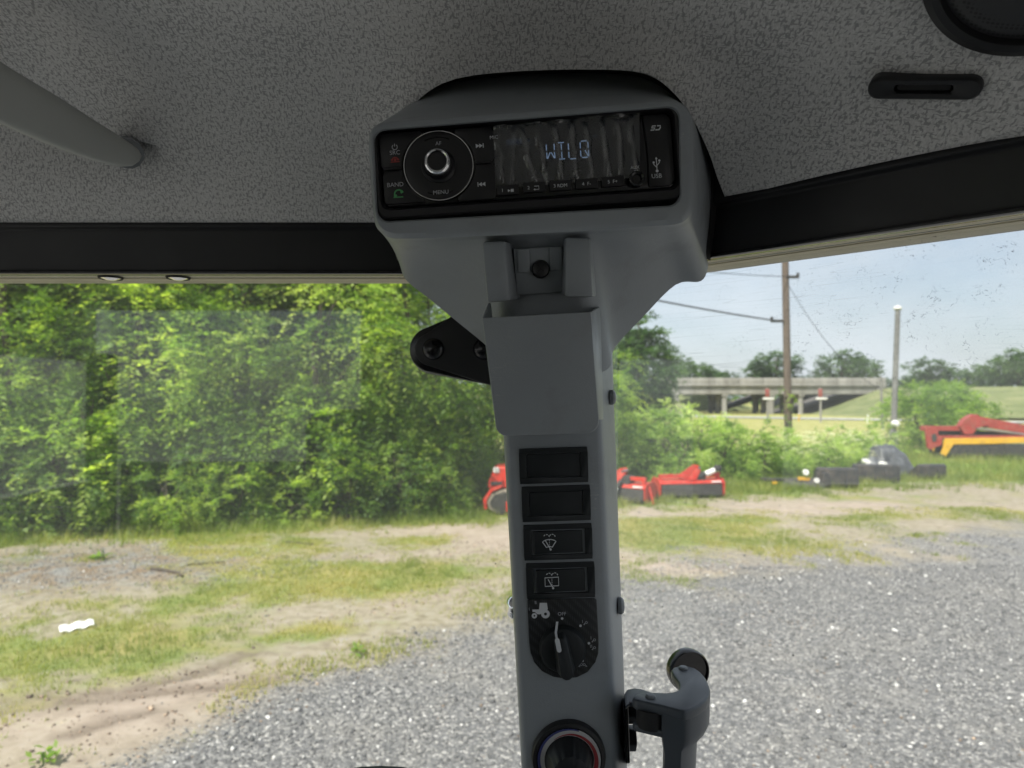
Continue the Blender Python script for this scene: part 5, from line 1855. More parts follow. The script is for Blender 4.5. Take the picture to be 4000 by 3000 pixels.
# ================================================================== VEGETATION
def unit(v): return v / np.maximum(np.linalg.norm(v, axis=-1, keepdims=True), 1e-9)
def leaf_mesh(name, seed, centres, tw=8, lv=10, tl=0.42, ll=0.09, lw=0.038, droop=0.35, up=0.25, out_c=None, tint0=0.45, spread=0.33, ctint=None):
    """sprays of separate leaves: every clump centre carries twigs, every twig two rows of leaves"""
    r = np.random.default_rng(seed)
    C = np.asarray(centres, float)
    N = len(C)
    d = r.normal(0, 1, (N, tw, 3))
    if out_c is not None:
        o = unit(C - np.asarray(out_c))[:, None]
        d = unit(d) + o * 0.7
    d = unit(d + np.array([0, 0, up]))
    L = tl * r.uniform(0.6, 1.25, (N, tw, 1))
    tpos = np.linspace(0.15, 1.0, lv)[None, None, :, None]
    base = C[:, None, None] + d[:, :, None] * L[:, :, None] * tpos + np.array([0, 0, -1.0]) * (L[:, :, None] * tpos ** 2 * droop)
    side = unit(np.cross(d, np.array([0.05, 0.02, 1.0])))[:, :, None]
    sg = np.where(np.arange(lv) % 2 == 0, 1.0, -1.0)[None, None, :, None]
    ldir = unit(d[:, :, None] * 0.55 + side * sg * 0.85 + r.normal(0, 0.28, (N, tw, lv, 3)) + np.array([0, 0, -0.22]))
    nrm = unit(np.array([0, 0, 1.0]) + r.normal(0, 0.45, (N, tw, lv, 3)))
    wid = unit(np.cross(ldir, nrm))
    ls = ll * r.uniform(0.65, 1.25, (N, tw, lv, 1)) * (1 - 0.25 * tpos)
    ws = ls * (lw / ll) * 0.5
    p0 = base
    p2 = base + ldir * ls
    mid = base + ldir * ls * 0.45 + unit(np.cross(wid, ldir)) * ls * 0.06
    p1, p3 = mid + wid * ws, mid - wid * ws
    V = np.stack([p0, p1, p2, p3], -2).reshape(-1, 3)
    n = N * tw * lv
    Fq = np.arange(n * 4).reshape(-1, 4)
    ct = r.normal(tint0, spread, (N, 1, 1)) if ctint is None else np.asarray(ctint)[:, None, None]  # wide clump tint spread stands in for sunlit and shaded sprays
    tint = np.clip(ct + r.normal(0, 0.07, (N, tw, lv)) + 0.22 * (np.linspace(0, 1, lv)[None, None] - 0.5), 0, 1)
    return np_mesh(name, V, Fq, {'tint': np.repeat(tint.ravel(), 4)})

def cloud(seed, n, rx, ry, rz, zc, shell=0.45, lump=0.35, zmin=0.15):
    """clump centres through an uneven crown, denser towards its outside"""
    r = np.random.default_rng(seed)
    out = []
    ph = r.uniform(0, 6.28, 6)
    while len(out) < n:
        d = r.normal(0, 1, 3)
        d /= np.linalg.norm(d)
        az, el = math.atan2(d[1], d[0]), math.asin(d[2])
        f = 1 + lump * (0.5 * math.sin(3 * az + ph[0] + 2 * el) + 0.35 * math.sin(5 * az + ph[1] - 3 * el) + 0.3 * math.sin(4 * el + ph[2]))
        k = (shell + (1 - shell) * r.random() ** 0.6) * max(f, 0.35)
        p = np.array([d[0] * rx, d[1] * ry, d[2] * rz]) * k + np.array([0, 0, zc])
        if p[2] < zmin: continue
        out.append(p)
    return np.array(out)

def trunk_mesh(name, seed, h, r0, ends, nl=14, lean=0.25):
    r = random.Random(seed)
    bm = bmesh.new()
    pts = [Vector((0, 0, -0.1))]
    n = 9
    for k in range(1, n + 1):
        z = h * k / n
        pts.append(Vector((lean * math.sin(z * 0.8 + seed) * z / h + r.uniform(-.04, .04), lean * math.cos(z * 0.6 + seed * 2) * z / h + r.uniform(-.04, .04), z)))
    a_tube(bm, pts, [r0 * (1 - 0.82 * k / n) + 0.008 for k in range(n + 1)], 8)
    for q in r.sample(list(range(len(ends))), min(nl, len(ends))):
        e = Vector(ends[q])
        z0 = max(0.25, min(h * 0.92, e.z * r.uniform(0.45, 0.75)))
        i = min(n - 1, int(z0 / h * n))
        s = pts[i].lerp(pts[i + 1], 0.5)
        mid = s.lerp(e, 0.55) + Vector((r.uniform(-.15, .15), r.uniform(-.15, .15), r.uniform(0, .25)))
        rb = r0 * 0.42 * (1 - z0 / h * 0.6) + 0.008
        a_tube(bm, [s, mid, e], [rb, rb * 0.6, 0.006], 5, False)
    me = bpy.data.meshes.new(name)
    bm.to_mesh(me)
    bm.free()
    me.polygons.foreach_set('use_smooth', [True] * len(me.polygons))
    me.materials.append(M['bark'])
    return me

KIND = {}
def kind(key, seed, n, rx, ry, rz, zc, h, r0, mat, **kw):
    shell = kw.pop('shell', 0.45); lump = kw.pop('lump', 0.35); zmin = kw.pop('zmin', 0.15); nl = kw.pop('nl', 14)
    C = cloud(seed, n, rx, ry, rz, zc, shell, lump, zmin)
    me = leaf_mesh(key + '_crown', seed, C, out_c=(0, 0, zc), **kw)
    me.materials.append(M[mat])
    KIND[key] = (trunk_mesh(key + '_trunk', seed, h, r0, C, nl), me)
# trees of the wood's edge
kind('treeA', 1, 120, 1.75, 1.6, 3.3, 2.9, 6.4, 0.07, 'leaf', ll=0.13, lw=0.05, tl=0.85, tw=13, lv=15, droop=.5, zmin=0.35, nl=10, shell=.55, tint0=.55)
kind('treeB', 2, 150, 1.9, 1.8, 3.4, 3.0, 6.6, 0.08, 'leaf', ll=0.12, lw=0.058, tl=0.62, tw=12, lv=11, zmin=0.3, tint0=0.42, nl=10, shell=.5)
kind('treeC', 3, 120, 1.75, 1.65, 3.1, 2.8, 6.0, 0.07, 'leaf_pale', ll=0.125, lw=0.05, tl=0.85, tw=13, lv=15, droop=.55, zmin=0.35, nl=10, shell=.55)
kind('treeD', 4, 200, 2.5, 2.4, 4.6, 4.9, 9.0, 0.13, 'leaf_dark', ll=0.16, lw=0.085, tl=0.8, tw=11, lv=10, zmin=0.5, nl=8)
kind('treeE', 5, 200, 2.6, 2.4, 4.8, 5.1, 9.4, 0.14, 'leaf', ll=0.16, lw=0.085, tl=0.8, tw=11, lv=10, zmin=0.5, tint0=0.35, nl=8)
# shrubs
kind('shrubA', 11, 46, 0.75, 0.7, 0.75, 0.7, 1.1, 0.03, 'leaf', ll=0.11, lw=0.055, tl=0.36, tw=8, lv=9, zmin=0.1, shell=0.2, tint0=0.55)
kind('shrubB', 12, 52, 0.85, 0.75, 0.9, 0.8, 1.3, 0.035, 'leaf_pale', ll=0.10, lw=0.05, tl=0.34, tw=8, lv=9, zmin=0.1, shell=0.2)
kind('shrubC', 13, 46, 0.8, 0.8, 0.62, 0.5, 0.9, 0.025, 'leaf', ll=0.08, lw=0.032, tl=0.34, tw=9, lv=10, zmin=0.06, shell=0.15, tint0=0.5)
kind('shrubD', 14, 60, 1.2, 1.1, 0.62, 0.48, 0.9, 0.02, 'leaf_pale', ll=0.09, lw=0.035, tl=0.36, tw=9, lv=10, zmin=0.05, shell=0.1, tint0=0.5)
kind('bush', 15, 80, 1.5, 1.4, 1.35, 1.3, 2.2, 0.05, 'leaf', ll=0.14, lw=0.065, tl=0.62, tw=11, lv=11, zmin=0.1, shell=0.3, tint0=0.4)
for src, dst in (('shrubA', 'weedA'), ('shrubB', 'weedB'), ('shrubC', 'weedC'), ('shrubD', 'weedD')):
    cm = KIND[src][1].copy()
    cm.materials.clear()
    cm.materials.append(M['leaf_weed'])
    KIND[dst] = (KIND[src][0], cm)
# far trees with coarse leaves
kind('farA', 21, 150, 3.6, 3.6, 2.9, 4.6, 6.5, 0.3, 'leaf_far', ll=0.42, lw=0.26, tl=0.9, tw=6, lv=6, zmin=1.2, shell=0.35, lump=0.22)
kind('farB', 22, 150, 3.0, 3.0, 3.4, 4.6, 6.5, 0.28, 'leaf_far', ll=0.42, lw=0.26, tl=0.9, tw=6, lv=6, zmin=0.8, shell=0.35, lump=0.4)
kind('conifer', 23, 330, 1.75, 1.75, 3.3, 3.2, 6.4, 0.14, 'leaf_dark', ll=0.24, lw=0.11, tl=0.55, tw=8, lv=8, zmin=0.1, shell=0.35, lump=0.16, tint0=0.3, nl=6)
def plant(key, name, x, y, label, cat, group=None, s=1.0, sz=None, rz=0.0):
    tk, cr = KIND[key]
    z = float(terr(np.array([x]), np.array([y]))[0])
    m = Matrix.Translation((x, y, z)) @ Matrix.Rotation(rz, 4, 'Z') @ Matrix.Diagonal((s, s, sz or s, 1))
    o = thing(name, label, cat, m, group)
    link('trunk' if cat == 'tree' else 'stem', tk, None, o)
    link('crown' if cat == 'tree' else 'foliage', cr, None, o)
    return o
ORD = ['first', 'second', 'third', 'fourth', 'fifth', 'sixth', 'seventh', 'eighth', 'ninth', 'tenth', 'eleventh', 'twelfth', 'thirteenth', 'fourteenth', 'fifteenth', 'sixteenth']
rv = random.Random(4)
# front row: the young trees whose leaves reach the ground
EDGE = [(-12.0, 9.2), (-7.4, 10.3), (-3.5, 11.3), (-0.5, 12.7), (1.6, 14.6), (3.6, 16.2)]
def edge_pt(s, back):
    """point along the wood's edge (s in 0..1) set back from it"""
    ls = [math.dist(a, b) for a, b in zip(EDGE[:-1], EDGE[1:])]
    t_ = s * sum(ls)
    for (a, b), l in zip(zip(EDGE[:-1], EDGE[1:]), ls):
        if t_ <= l:
            k = t_ / l
            dx, dy = (b[0] - a[0]) / l, (b[1] - a[1]) / l
            return a[0] + dx * l * k - dy * back, a[1] + dy * l * k + dx * back
        t_ -= l
    return EDGE[-1][0], EDGE[-1][1] + back
row1 = [('treeC', .14, 1.1, .95, 'with pale leaves'), ('treeB', .25, 1.3, 1.0, 'with dark leaf gaps'), ('treeA', .345, 1.5, .95, 'with hanging bright sprays'), ('treeB', .44, 1.7, 1.0, 'with dense mid green leaves'),
        ('treeC', .54, 1.4, 1.0, 'with feathery pale sprays'), ('treeA', .625, 1.3, 1.0, 'with sunlit yellow green leaves'), ('treeA', .715, 2.1, .85, 'with loose light leaves'), ('treeC', .80, 2.0, .7, 'low beside the red loader'), ('treeA', .93, 1.4, .62, 'small, right of the post')]
for k, (ky, s, bk, sc, ds) in enumerate(row1):
    x, y = edge_pt(s, bk)
    plant(ky, 'broadleaf_tree', x, y, f'young tree {ds}, {ORD[k]} from left along the wood edge', 'tree', 'young trees along the wood edge', sc, sc * rv.uniform(.92, 1.08), rv.uniform(0, 6.28))
row2 = [('treeE', .06, 4.5), ('treeD', .17, 3.6), ('treeE', .28, 4.2), ('treeD', .385, 3.8), ('treeE', .48, 4.4), ('treeD', .575, 4.2), ('treeE', .66, 4.6), ('treeB', .76, 3.9)]
for k, (ky, s, bk) in enumerate(row2):
    x, y = edge_pt(s, bk)
    sc = rv.uniform(.92, 1.08) * (0.72 if k == 7 else 1)
    plant(ky, 'forest_tree', x, y, f'tall shaded forest tree behind the young trees, {ORD[k]} from the left', 'tree', 'tall trees inside the wood', sc, None, rv.uniform(0, 6.28))
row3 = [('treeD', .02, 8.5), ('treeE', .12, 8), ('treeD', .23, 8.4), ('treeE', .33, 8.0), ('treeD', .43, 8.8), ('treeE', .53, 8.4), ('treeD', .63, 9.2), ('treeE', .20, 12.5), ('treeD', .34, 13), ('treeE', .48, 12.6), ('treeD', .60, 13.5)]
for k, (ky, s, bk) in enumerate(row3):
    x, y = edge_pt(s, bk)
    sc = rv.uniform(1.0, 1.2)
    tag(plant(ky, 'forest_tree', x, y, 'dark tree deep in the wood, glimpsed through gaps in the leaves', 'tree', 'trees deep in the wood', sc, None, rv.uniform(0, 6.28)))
for k, (s, bk, sc) in enumerate(((.11, .9, .95), (.22, 1.0, .8), (.31, .9, .9), (.43, 1.1, .75), (.52, .9, .85), (.60, 1.0, .7), (.66, 1.2, .8), (.79, 1.4, .8))):
    x, y = edge_pt(s, bk)
    plant('bush', 'understory_bush', x, y, f'rounded green bush under the young trees, {ORD[k]} from the left', 'bush', 'bushes under the young trees', sc, None, rv.uniform(0, 6.28))
# shrubs at the foot of the wood
foot = [('shrubB', .165, .25, 1.15, 'tall pale leaved shrub at the far left of the wood edge'), ('shrubA', .215, .1, .9, 'leafy shrub second from left at the wood edge'), ('shrubC', .262, -.15, .8, 'low bright shrub spilling onto the yard left of centre'),
        ('shrubB', .315, .15, 1.0, 'round pale shrub standing in front of the dark gap'), ('shrubA', .352, .1, .8, 'small shrub right of the round pale shrub'), ('shrubC', .405, -.2, .75, 'bright low clump in front of the middle of the wood'),
        ('shrubA', .455, .25, .75, 'dark green shrub below the hanging bright sprays'), ('shrubC', .505, .2, .8, 'low clump at the shady foot of the wood'), ('shrubA', .555, .1, .85, 'sunny shrub below the feathery pale tree'),
        ('shrubB', .605, .05, .8, 'pale shrub third left of the red loader'), ('shrubC', .645, -.1, .75, 'low leafy clump second left of the red loader')]
for ky, s, bk, sc, lb in foot:
    x, y = edge_pt(s, bk)
    plant(ky, 'shrub', x, y, lb, 'shrub', 'shrubs at the foot of the wood', sc, None, rv.uniform(0, 6.28))
# weeds and bushes right of the post
def at_px(px, d): return (px - 2000) / F * d, d
weeds = [(2440, 17.0, 'shrubA', .9), (2500, 17.5, 'shrubA', 1.0), (2570, 17.0, 'shrubC', .9), (2650, 16.6, 'shrubC', .9), (2730, 17.2, 'shrubB', .85), (2810, 17.2, 'shrubC', .9), (2890, 18.0, 'shrubA', .85), (2960, 17.6, 'shrubD', .8), (3040, 18.2, 'shrubD', .8), (3120, 18.4, 'shrubD', .85), (3210, 18.8, 'shrubD', .85), (3290, 20.5, 'shrubD', .85), (3370, 23.0, 'shrubD', .8), (3480, 24.0, 'shrubC', .8),
         (2600, 20.5, 'shrubB', .9), (2760, 21.0, 'shrubC', 1.0)]
for k, (px, d, ky, sc) in enumerate(weeds):
    x, y = at_px(px, d)
    wh = 'cream flowered weed' if ky == 'shrubD' else 'leafy green weed'
    o = plant('weed' + ky[-1], 'weed_clump', x, y, f'{wh} clump between post and yellow shielded mower, {ORD[k]} from left' if k < 14 else ('taller weed clump behind the red tiller' if k == 14 else 'taller weed clump behind and right of the tiller mast'), 'weeds', 'weed clumps along the far side of the yard', sc * 1.3, sc * (1.15 if px > 2850 else 1.2), rv.uniform(0, 6.28))
    if ky == 'shrubD':
        r = np.random.default_rng(100 + k)
        n = 60
        an, rad = r.uniform(0, 6.28, n), 1.15 * np.sqrt(r.random(n))
        cx_, cy_ = rad * np.cos(an), rad * np.sin(an)
        cz = 0.62 + 0.5 * (1 - (rad / 1.3) ** 2) + r.uniform(-.2, .12, n)
        V, nn = [], 9
        for a_, b_, c_ in zip(cx_, cy_, cz):
            for q in range(nn):
                e = np.array([a_, b_, c_]) + r.normal(0, .045, 3) * np.array([1, 1, .35])
                w_ = r.uniform(.012, .022)
                th = r.uniform(0, 6.28)
                u_ = np.array([math.cos(th), math.sin(th), r.uniform(-.3, .3)]) * w_
                v_ = np.array([-math.sin(th), math.cos(th), r.uniform(-.3, .3)]) * w_
                V += [e - u_ - v_, e + u_ - v_, e + u_ + v_, e - u_ + v_]
        fm = np_mesh('flower_heads', V, np.arange(len(V)).reshape(-1, 4), {'tint': np.full(len(V), .5)})
        tag(link('flower_heads', fm, M['flower'], o), kind='stuff')
for k, (px, d, sc, lb) in enumerate(((3590, 27, .95, 'broad green bush behind the thin grey utility pole'), (3680, 30, 1.0, 'broad green bush behind the red mower end plate'), (3740, 34, 1.0, 'green bush up the bank above the red mower arm'))):
    x, y = at_px(px, d)
    plant('bush', 'bush', x, y, lb, 'bush', 'bushes by the utility pole', sc, None, rv.uniform(0, 6.28))
x, y = at_px(2505, 42)
plant('conifer', 'dark_tree', x, y, 'dark dense tree standing right of the post against the sky', 'tree', None, 1.18, 1.1, 1.0)
x, y = at_px(2405, 46)
plant('conifer', 'dark_tree', x, y, 'dark dense tree half hidden behind the post', 'tree', None, 1.1, 1.05, 3.0)

# ================================================================== ROAD, OVERPASS, FAR TREES
ZR = -1.0
bm = bmesh.new()
c0_, c1_ = Vector((-60, 190)), Vector((95, 58))
dr = (c1_ - c0_).normalized()
nr_ = Vector((-dr.y, dr.x))
segs = 60
for k in range(segs):
    a, b = c0_.lerp(c1_, k / segs), c0_.lerp(c1_, (k + 1) / segs)
    q = [a - nr_ * 3.4, b - nr_ * 3.4, b + nr_ * 3.4, a + nr_ * 3.4]
    vs = [bm.verts.new((p.x, p.y, float(terr(np.array([p.x]), np.array([p.y]))[0]) + 0.10)) for p in q]
    bm.faces.new(vs)
tag(finish(bm, 'road', M['asphalt']), kind='structure')

# grassy banks that carry the highway
def grassy(name):
    t = NT(name)
    col = t.ramp(t.noise(0.35, 6, 0.65, t.coord('Object')), [(0.3, (0.12, 0.15, 0.06)), (0.5, (0.18, 0.205, 0.09)), (0.72, (0.26, 0.26, 0.13))])
    return t.done(t.principled(col, 0.95, 0, 0.1, t.bump(t.noise(2.5, 5, 0.7, t.coord('Object')), 0.8, 0.25)).outputs[0])
M['bank'] = grassy('bank_grass')
def bank(name, foot_, topp):
    bm = bmesh.new()
    a_hexa(bm, topp, foot_)
    tag(finish(bm, name, M['bank'], smooth=False), kind='structure')
D1, D2 = 130.0, 148.0
def bx(px, d): return (px - 2000) / F * d
ztop = 3.95
# right bank: end cone beside the underpass and a long slope to the right
bank('embankment', [(bx(3180, 125), 118, ZR - .2), (bx(3700, 112), 92, ZR + 0.4), (190, 70, ZR), (230, 185, ZR), (bx(3180, 150), 178, ZR)],
     [(bx(3425, 135), 134, ztop), (bx(3900, 125), 118, ztop), (200, 105, ztop), (240, 150, ztop), (bx(3425, 150), 168, ztop)])
bank('embankment', [(bx(2700, 130), 118, ZR - .2), (bx(2700, 150), 172, ZR - .2), (-60, 180, ZR), (-60, 120, ZR)],
     [(bx(2560, 130), 132, ztop - .2), (bx(2560, 150), 160, ztop - .2), (-60, 160, ztop), (-60, 134, ztop)])
bank('embankment', [(bx(2870, 172), 168, ZR - .2), (bx(3010, 180), 190, ZR), (bx(2560, 190), 196, ZR), (bx(2560, 170), 172, ZR)],
     [(bx(2760, 178), 176, 3.2), (bx(2790, 182), 184, 3.2), (bx(2560, 190), 190, 3.2), (bx(2560, 175), 180, 3.2)])
bank('embankment', [(bx(2985, 165), 158, ZR - .2), (bx(3200, 150), 152, ZR - .2), (bx(3220, 175), 185, ZR), (bx(2985, 178), 180, ZR)],
     [(bx(3130, 165), 163, 3.0), (bx(3220, 160), 160, 3.0), (bx(3230, 172), 178, 3.0), (bx(3130, 172), 172, 3.0)])

def overpass(name, label, y0, w):
    o = base_thing(name, label, 'bridge', (bx(3000, y0), y0, ZR))
    xl, xr = bx(2600, y0), bx(3460, y0)
    def part(nm, c, s, mat='concrete', bevel=0.03):
        bm = bmesh.new()
        a_box(bm, c, s)
        return fin_w(bm, nm, M[mat], o, bevel=bevel)
    L = xr - xl
    zt = 5.75
    nP = 9
    for k in range(nP):          # parapet cast in separate lengths
        part('parapet_panel', (xl + L * (k + .5) / nP, y0, zt - .55), (L / nP - .07, .3, 1.16))
    part('deck_slab', ((xl + xr) / 2, y0 + w / 2, zt - 1.30), (L, w + .5, .38))
    for k in range(4):
        part('girder', ((xl + xr) / 2 + .2, y0 + .5 + (w - 1) * k / 3, zt - 2.26), (L - 1.2, .5, 1.5))
    part('far_parapet', ((xl + xr) / 2, y0 + w, zt - .55), (L, .3, 1.1))
    for k, px in enumerate((2835, 3020, 3135)):
        x_ = bx(px, y0)
        cp = part('pier_cap', (x_, y0 + w / 2, zt - 3.1), (1.1, w * .95, .75))
        for j in range(3):
            bm = bmesh.new()
            a_cyl(bm, (x_, y0 + .9 + (w - 1.8) * j / 2, (zt - 3.5 + ZR) / 2 - .1), .48, zt - 3.5 - ZR + .25, 18)
            fin_w(bm, 'pier_column', M['concrete'], o)
    part('abutment', (bx(2640, y0), y0 + w / 2, zt - 3.1), (1.2, w, 3.0))
    part('abutment', (bx(3440, y0), y0 + w / 2, zt - 3.3), (1.2, w, 3.2))
    return o
overpass('highway_overpass', 'long concrete highway overpass with pale parapet, the nearer of two', 132.0, 11.0)
overpass('highway_overpass', 'second concrete overpass parallel behind the nearer one', 152.0, 11.0)
# sloped dark paving, also filling in for the deep shade under the decks
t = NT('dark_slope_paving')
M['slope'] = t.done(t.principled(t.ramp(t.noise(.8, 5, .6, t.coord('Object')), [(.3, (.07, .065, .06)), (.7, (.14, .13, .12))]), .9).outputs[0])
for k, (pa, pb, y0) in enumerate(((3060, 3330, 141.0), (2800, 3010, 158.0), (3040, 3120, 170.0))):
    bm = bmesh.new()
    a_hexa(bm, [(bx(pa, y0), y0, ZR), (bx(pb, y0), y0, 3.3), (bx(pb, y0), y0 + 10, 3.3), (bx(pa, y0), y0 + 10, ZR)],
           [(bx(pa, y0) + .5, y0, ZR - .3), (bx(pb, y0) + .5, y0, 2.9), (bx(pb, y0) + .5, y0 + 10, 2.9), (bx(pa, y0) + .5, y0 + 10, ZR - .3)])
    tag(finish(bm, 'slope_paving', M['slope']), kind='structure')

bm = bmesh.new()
a_box(bm, ((bx(3060, 168) + bx(3440, 168)) / 2, 168, 1.2), (bx(3440, 168) - bx(3060, 168), 2, 4.6))  # dark block put in as the deep shade beyond the underpass
tag(finish(bm, 'underpass_shade_wall', M['slope']), 'added dark wall standing in for the deep shade under the far overpass', 'wall')
far = [(2640, 165, 'farA', .95, 'low leafy tree above the left end of the overpass'), (2720, 170, 'farA', .85, 'second leafy tree above the left end of the overpass'), (2830, 175, 'farB', .62, 'small tree above the overpass left of the round tree'), (2780, 180, 'farA', .7, 'small round tree above the overpass'),
       (3035, 168, 'farA', 1.12, 'broad round tree above the overpass behind the wooden pole'), (2975, 172, 'farB', .85, 'tree on the left shoulder of the broad round tree'), (3290, 166, 'farA', 1.1, 'large rounded tree above the right half of the overpass'), (3370, 168, 'farB', .95, 'tree joined to the right of the large rounded tree'), (3205, 172, 'farA', .62, 'low tree left of the large rounded tree'),
       (3640, 158, 'farB', .92, 'lone airy tree on the far bank right of the grey pole'), (3540, 178, 'farA', .55, 'low far tree behind the grey pole'), (3460, 178, 'farB', .5, 'low far tree left of the grey pole'), (3740, 176, 'farA', .72, 'far tree on the bank, second from the right edge'), (3830, 170, 'farA', .8, 'far tree on the bank near the right edge'), (3910, 160, 'farB', .95, 'taller far tree at the right edge'), (3985, 150, 'farA', 1.05, 'far tree cut by the right edge'), (4080, 150, 'farB', 1.1, 'far tree just beyond the right edge')]
for k, (px, d, ky, sc, lb) in enumerate(far):
    x, y = at_px(px, d)
    o = plant(ky, 'far_tree', x, y, lb, 'tree', 'far trees beyond the overpass', sc, None, rv.uniform(0, 6.28))
    o.location.z = 3.0 if px < 3450 else 2.6
    o.scale = (sc * 1.75, sc * 1.5, sc * 1.18)
# a far wood that closes the horizon
cen = []
r = np.random.default_rng(77)
for k in range(420):
    an = math.radians(r.uniform(-75, 75))
    d = r.uniform(330, 420)
    cen.append((math.sin(an) * d, math.cos(an) * d, r.uniform(0, 9) * (0.75 + 0.25 * math.sin(an * 40))))
me = leaf_mesh('distant_wood', 78, np.array(cen), tw=10, lv=7, tl=9.0, ll=3.6, lw=2.4, droop=.2, up=.1, tint0=.4)
tag(link('distant_wood', me, M['leaf_far']), 'low distant wood along the horizon', 'wood', kind='stuff')

# ================================================================== POLES, WIRES, SIGNS
pl = G(3085, 1815, 0)
pd_ = 24.0
def pole(name, label, pxb, pxt, d, ytop, r0, r1, mat):
    b, t_ = P(pxb, 1555, d), P(pxt, ytop, d)
    zb = float(terr(np.array([b.x]), np.array([b.y]))[0])
    o = base_thing(name, label, 'utility pole', (b.x, b.y, zb))
    bm = bmesh.new()
    a_tube(bm, [(b.x, b.y, zb - .3), ((b.x + t_.x) / 2, (b.y + t_.y) / 2, (zb + t_.z) / 2), t_], [r0, (r0 + r1) / 2, r1], 14)
    fin_w(bm, 'shaft', M[mat], o)
    return o
po = pole('wooden_utility_pole', 'tall brown wooden utility pole rising out of the frame', 3080, 3058, 24.0, 560, .135, .10, 'wood')
for py, sx in ((1082, 1), (1254, -1)):
    c = P(3066 + 30 * sx, py, 23.9)
    bm = bmesh.new()
    a_box(bm, c, (.42, .1, .09))
    a_cyl(bm, c + Vector((.18 * sx, 0, .06)), .05, .16, 10)
    fin_w(bm, 'insulator_bracket', M['dirtblack'], po, bevel=.01)
rvn = np.random.default_rng(3)
vc = np.array([P(3078 + rvn.normal(0, 14), rvn.uniform(1480, 1830), 23.7) for _ in range(30)]) - np.array(MW[po.name].translation)
vm = leaf_mesh('climbing_vine', 9, vc, tw=4, lv=5, tl=.2, ll=.08, lw=.05, tint0=.35)
tag(link('climbing_vine', vm, M['leaf'], po), kind='stuff')
p2 = pole('grey_utility_pole', 'thinner grey utility pole with a meter box, right of the wooden pole', 3484, 3507, 25.0, 1212, .105, .085, 'galv')
bm = bmesh.new()
c = P(3507, 1206, 25.0)
a_lathe(bm, [(.10, -.05), (.14, 0), (.12, .08), (0, .12)], c, 14)
fin_w(bm, 'pole_cap', M['white'], p2)
bm = bmesh.new()
a_box(bm, P(3490, 1715, 24.8), (.26, .16, .55))
fin_w(bm, 'meter_box', M['galv'], p2, bevel=.02)
bm = bmesh.new()
a_lathe(bm, [(.11, -.12), (.12, 0), (.09, .08), (0, .12)], P(3500, 1655, 24.75), 16, Matrix.Rotation(math.radians(90), 3, 'X'))
fin_w(bm, 'meter_glass', M['white'], p2)
bm = bmesh.new()
a_tube(bm, [P(3514, 1240, 24.86), P(3500, 1640, 24.86)], .018, 6)
fin_w(bm, 'conduit', M['galv'], p2)
pole('thin_far_pole', 'thin pale far pole left of the grey utility pole', 3447, 3440, 60.0, 1470, .11, .09, 'galv')
def wire(name, label, a, b, sag, r_):
    bm = bmesh.new()
    pts = []
    for k in range(25):
        t_ = k / 24
        p = a.lerp(b, t_)
        pts.append(p - Vector((0, 0, sag * 4 * t_ * (1 - t_))))
    a_tube(bm, pts, r_, 6)
    tag(finish(bm, name, M['cable']), label, 'wire')
wire('overhead_cable', 'thick overhead cable sagging to the wooden pole bracket', P(3040, 1254, 23.9), P(1200, 830, 17.0), .25, .026)
wire('overhead_wire', 'thin overhead wire meeting the wooden pole near the top', P(3096, 1082, 23.9), P(1400, 860, 17.0), .25, .012)
wire('overhead_wire', 'thin wire dropping from the wooden pole towards the grey pole', P(3072, 1100, 24.0), P(3500, 1545, 25.0), .7, .010)

def sign(pxc, d, label):
    c = P(pxc, 1535, d)
    zb = float(terr(np.array([c.x]), np.array([c.y]))[0])
    o = base_thing('road_sign', label, 'sign', (c.x, c.y, zb))
    bm = bmesh.new()
    a_tube(bm, [(c.x, c.y, zb - .1), (c.x, c.y, P(pxc, 1515, d).z)], .13, 8)
    fin_w(bm, 'post', M['concrete'], o)
    bm = bmesh.new()
    p = P(pxc - 3, 1535, d)
    a_box(bm, (p.x, c.y - .2, p.z), (16 * d / F, .08, 32 * d / F))
    fin_w(bm, 'red_panel', M['signred'], o, bevel=.02)
    bm = bmesh.new()
    p = P(pxc + 2, 1557, d)
    a_box(bm, (p.x, c.y - .2, p.z), (44 * d / F, .08, 7 * d / F))
    fin_w(bm, 'white_board', M['white'], o, bevel=.02)
sign(2998, 88, 'red and white roadside sign left of the wooden pole, before the overpass')
sign(3205, 88, 'red and white roadside sign right of the wooden pole, before the overpass')
for px, d, mt, lb in ((2835, 96, 'white', 'white marker post beside the road left of the wooden pole'), (3388, 84, 'white', 'white leaning marker post beside the road near the grey pole'), (3120, 92, 'yellow', 'yellow marker post beside the road under the overpass')):
    c = P(px, 1600, d)
    zb = float(terr(np.array([c.x]), np.array([c.y]))[0])
    o = base_thing('marker_post', lb, 'marker post', (c.x, c.y, zb))
    bm = bmesh.new()
    a_tube(bm, [(c.x, c.y, zb - .1), (c.x + .06, c.y, zb + .95)], .07, 8)
    fin_w(bm, 'stake', M[mt], o)
    bm = bmesh.new()
    a_cyl(bm, (c.x + .06, c.y, zb + .98), .085, .12, 8)
    fin_w(bm, 'cap', M['white'], o)

# ================================================================== MACHINES IN THE YARD
def local_part(parent, name, mat, fn, bevel=0.006, **kw):
    bm = bmesh.new()
    fn(bm)
    return finish(bm, name, M[mat], parent, bevel=bevel, **{'angle': 22, **kw})
def ground_thing(name, label, cat, px, py, rz, group=None):
    g = G(px, py)
    z = float(terr(np.array([g.x]), np.array([g.y]))[0])
    m = T(g.x, g.y, z, math.radians(rz))
    return thing(name, label, cat, m, group)

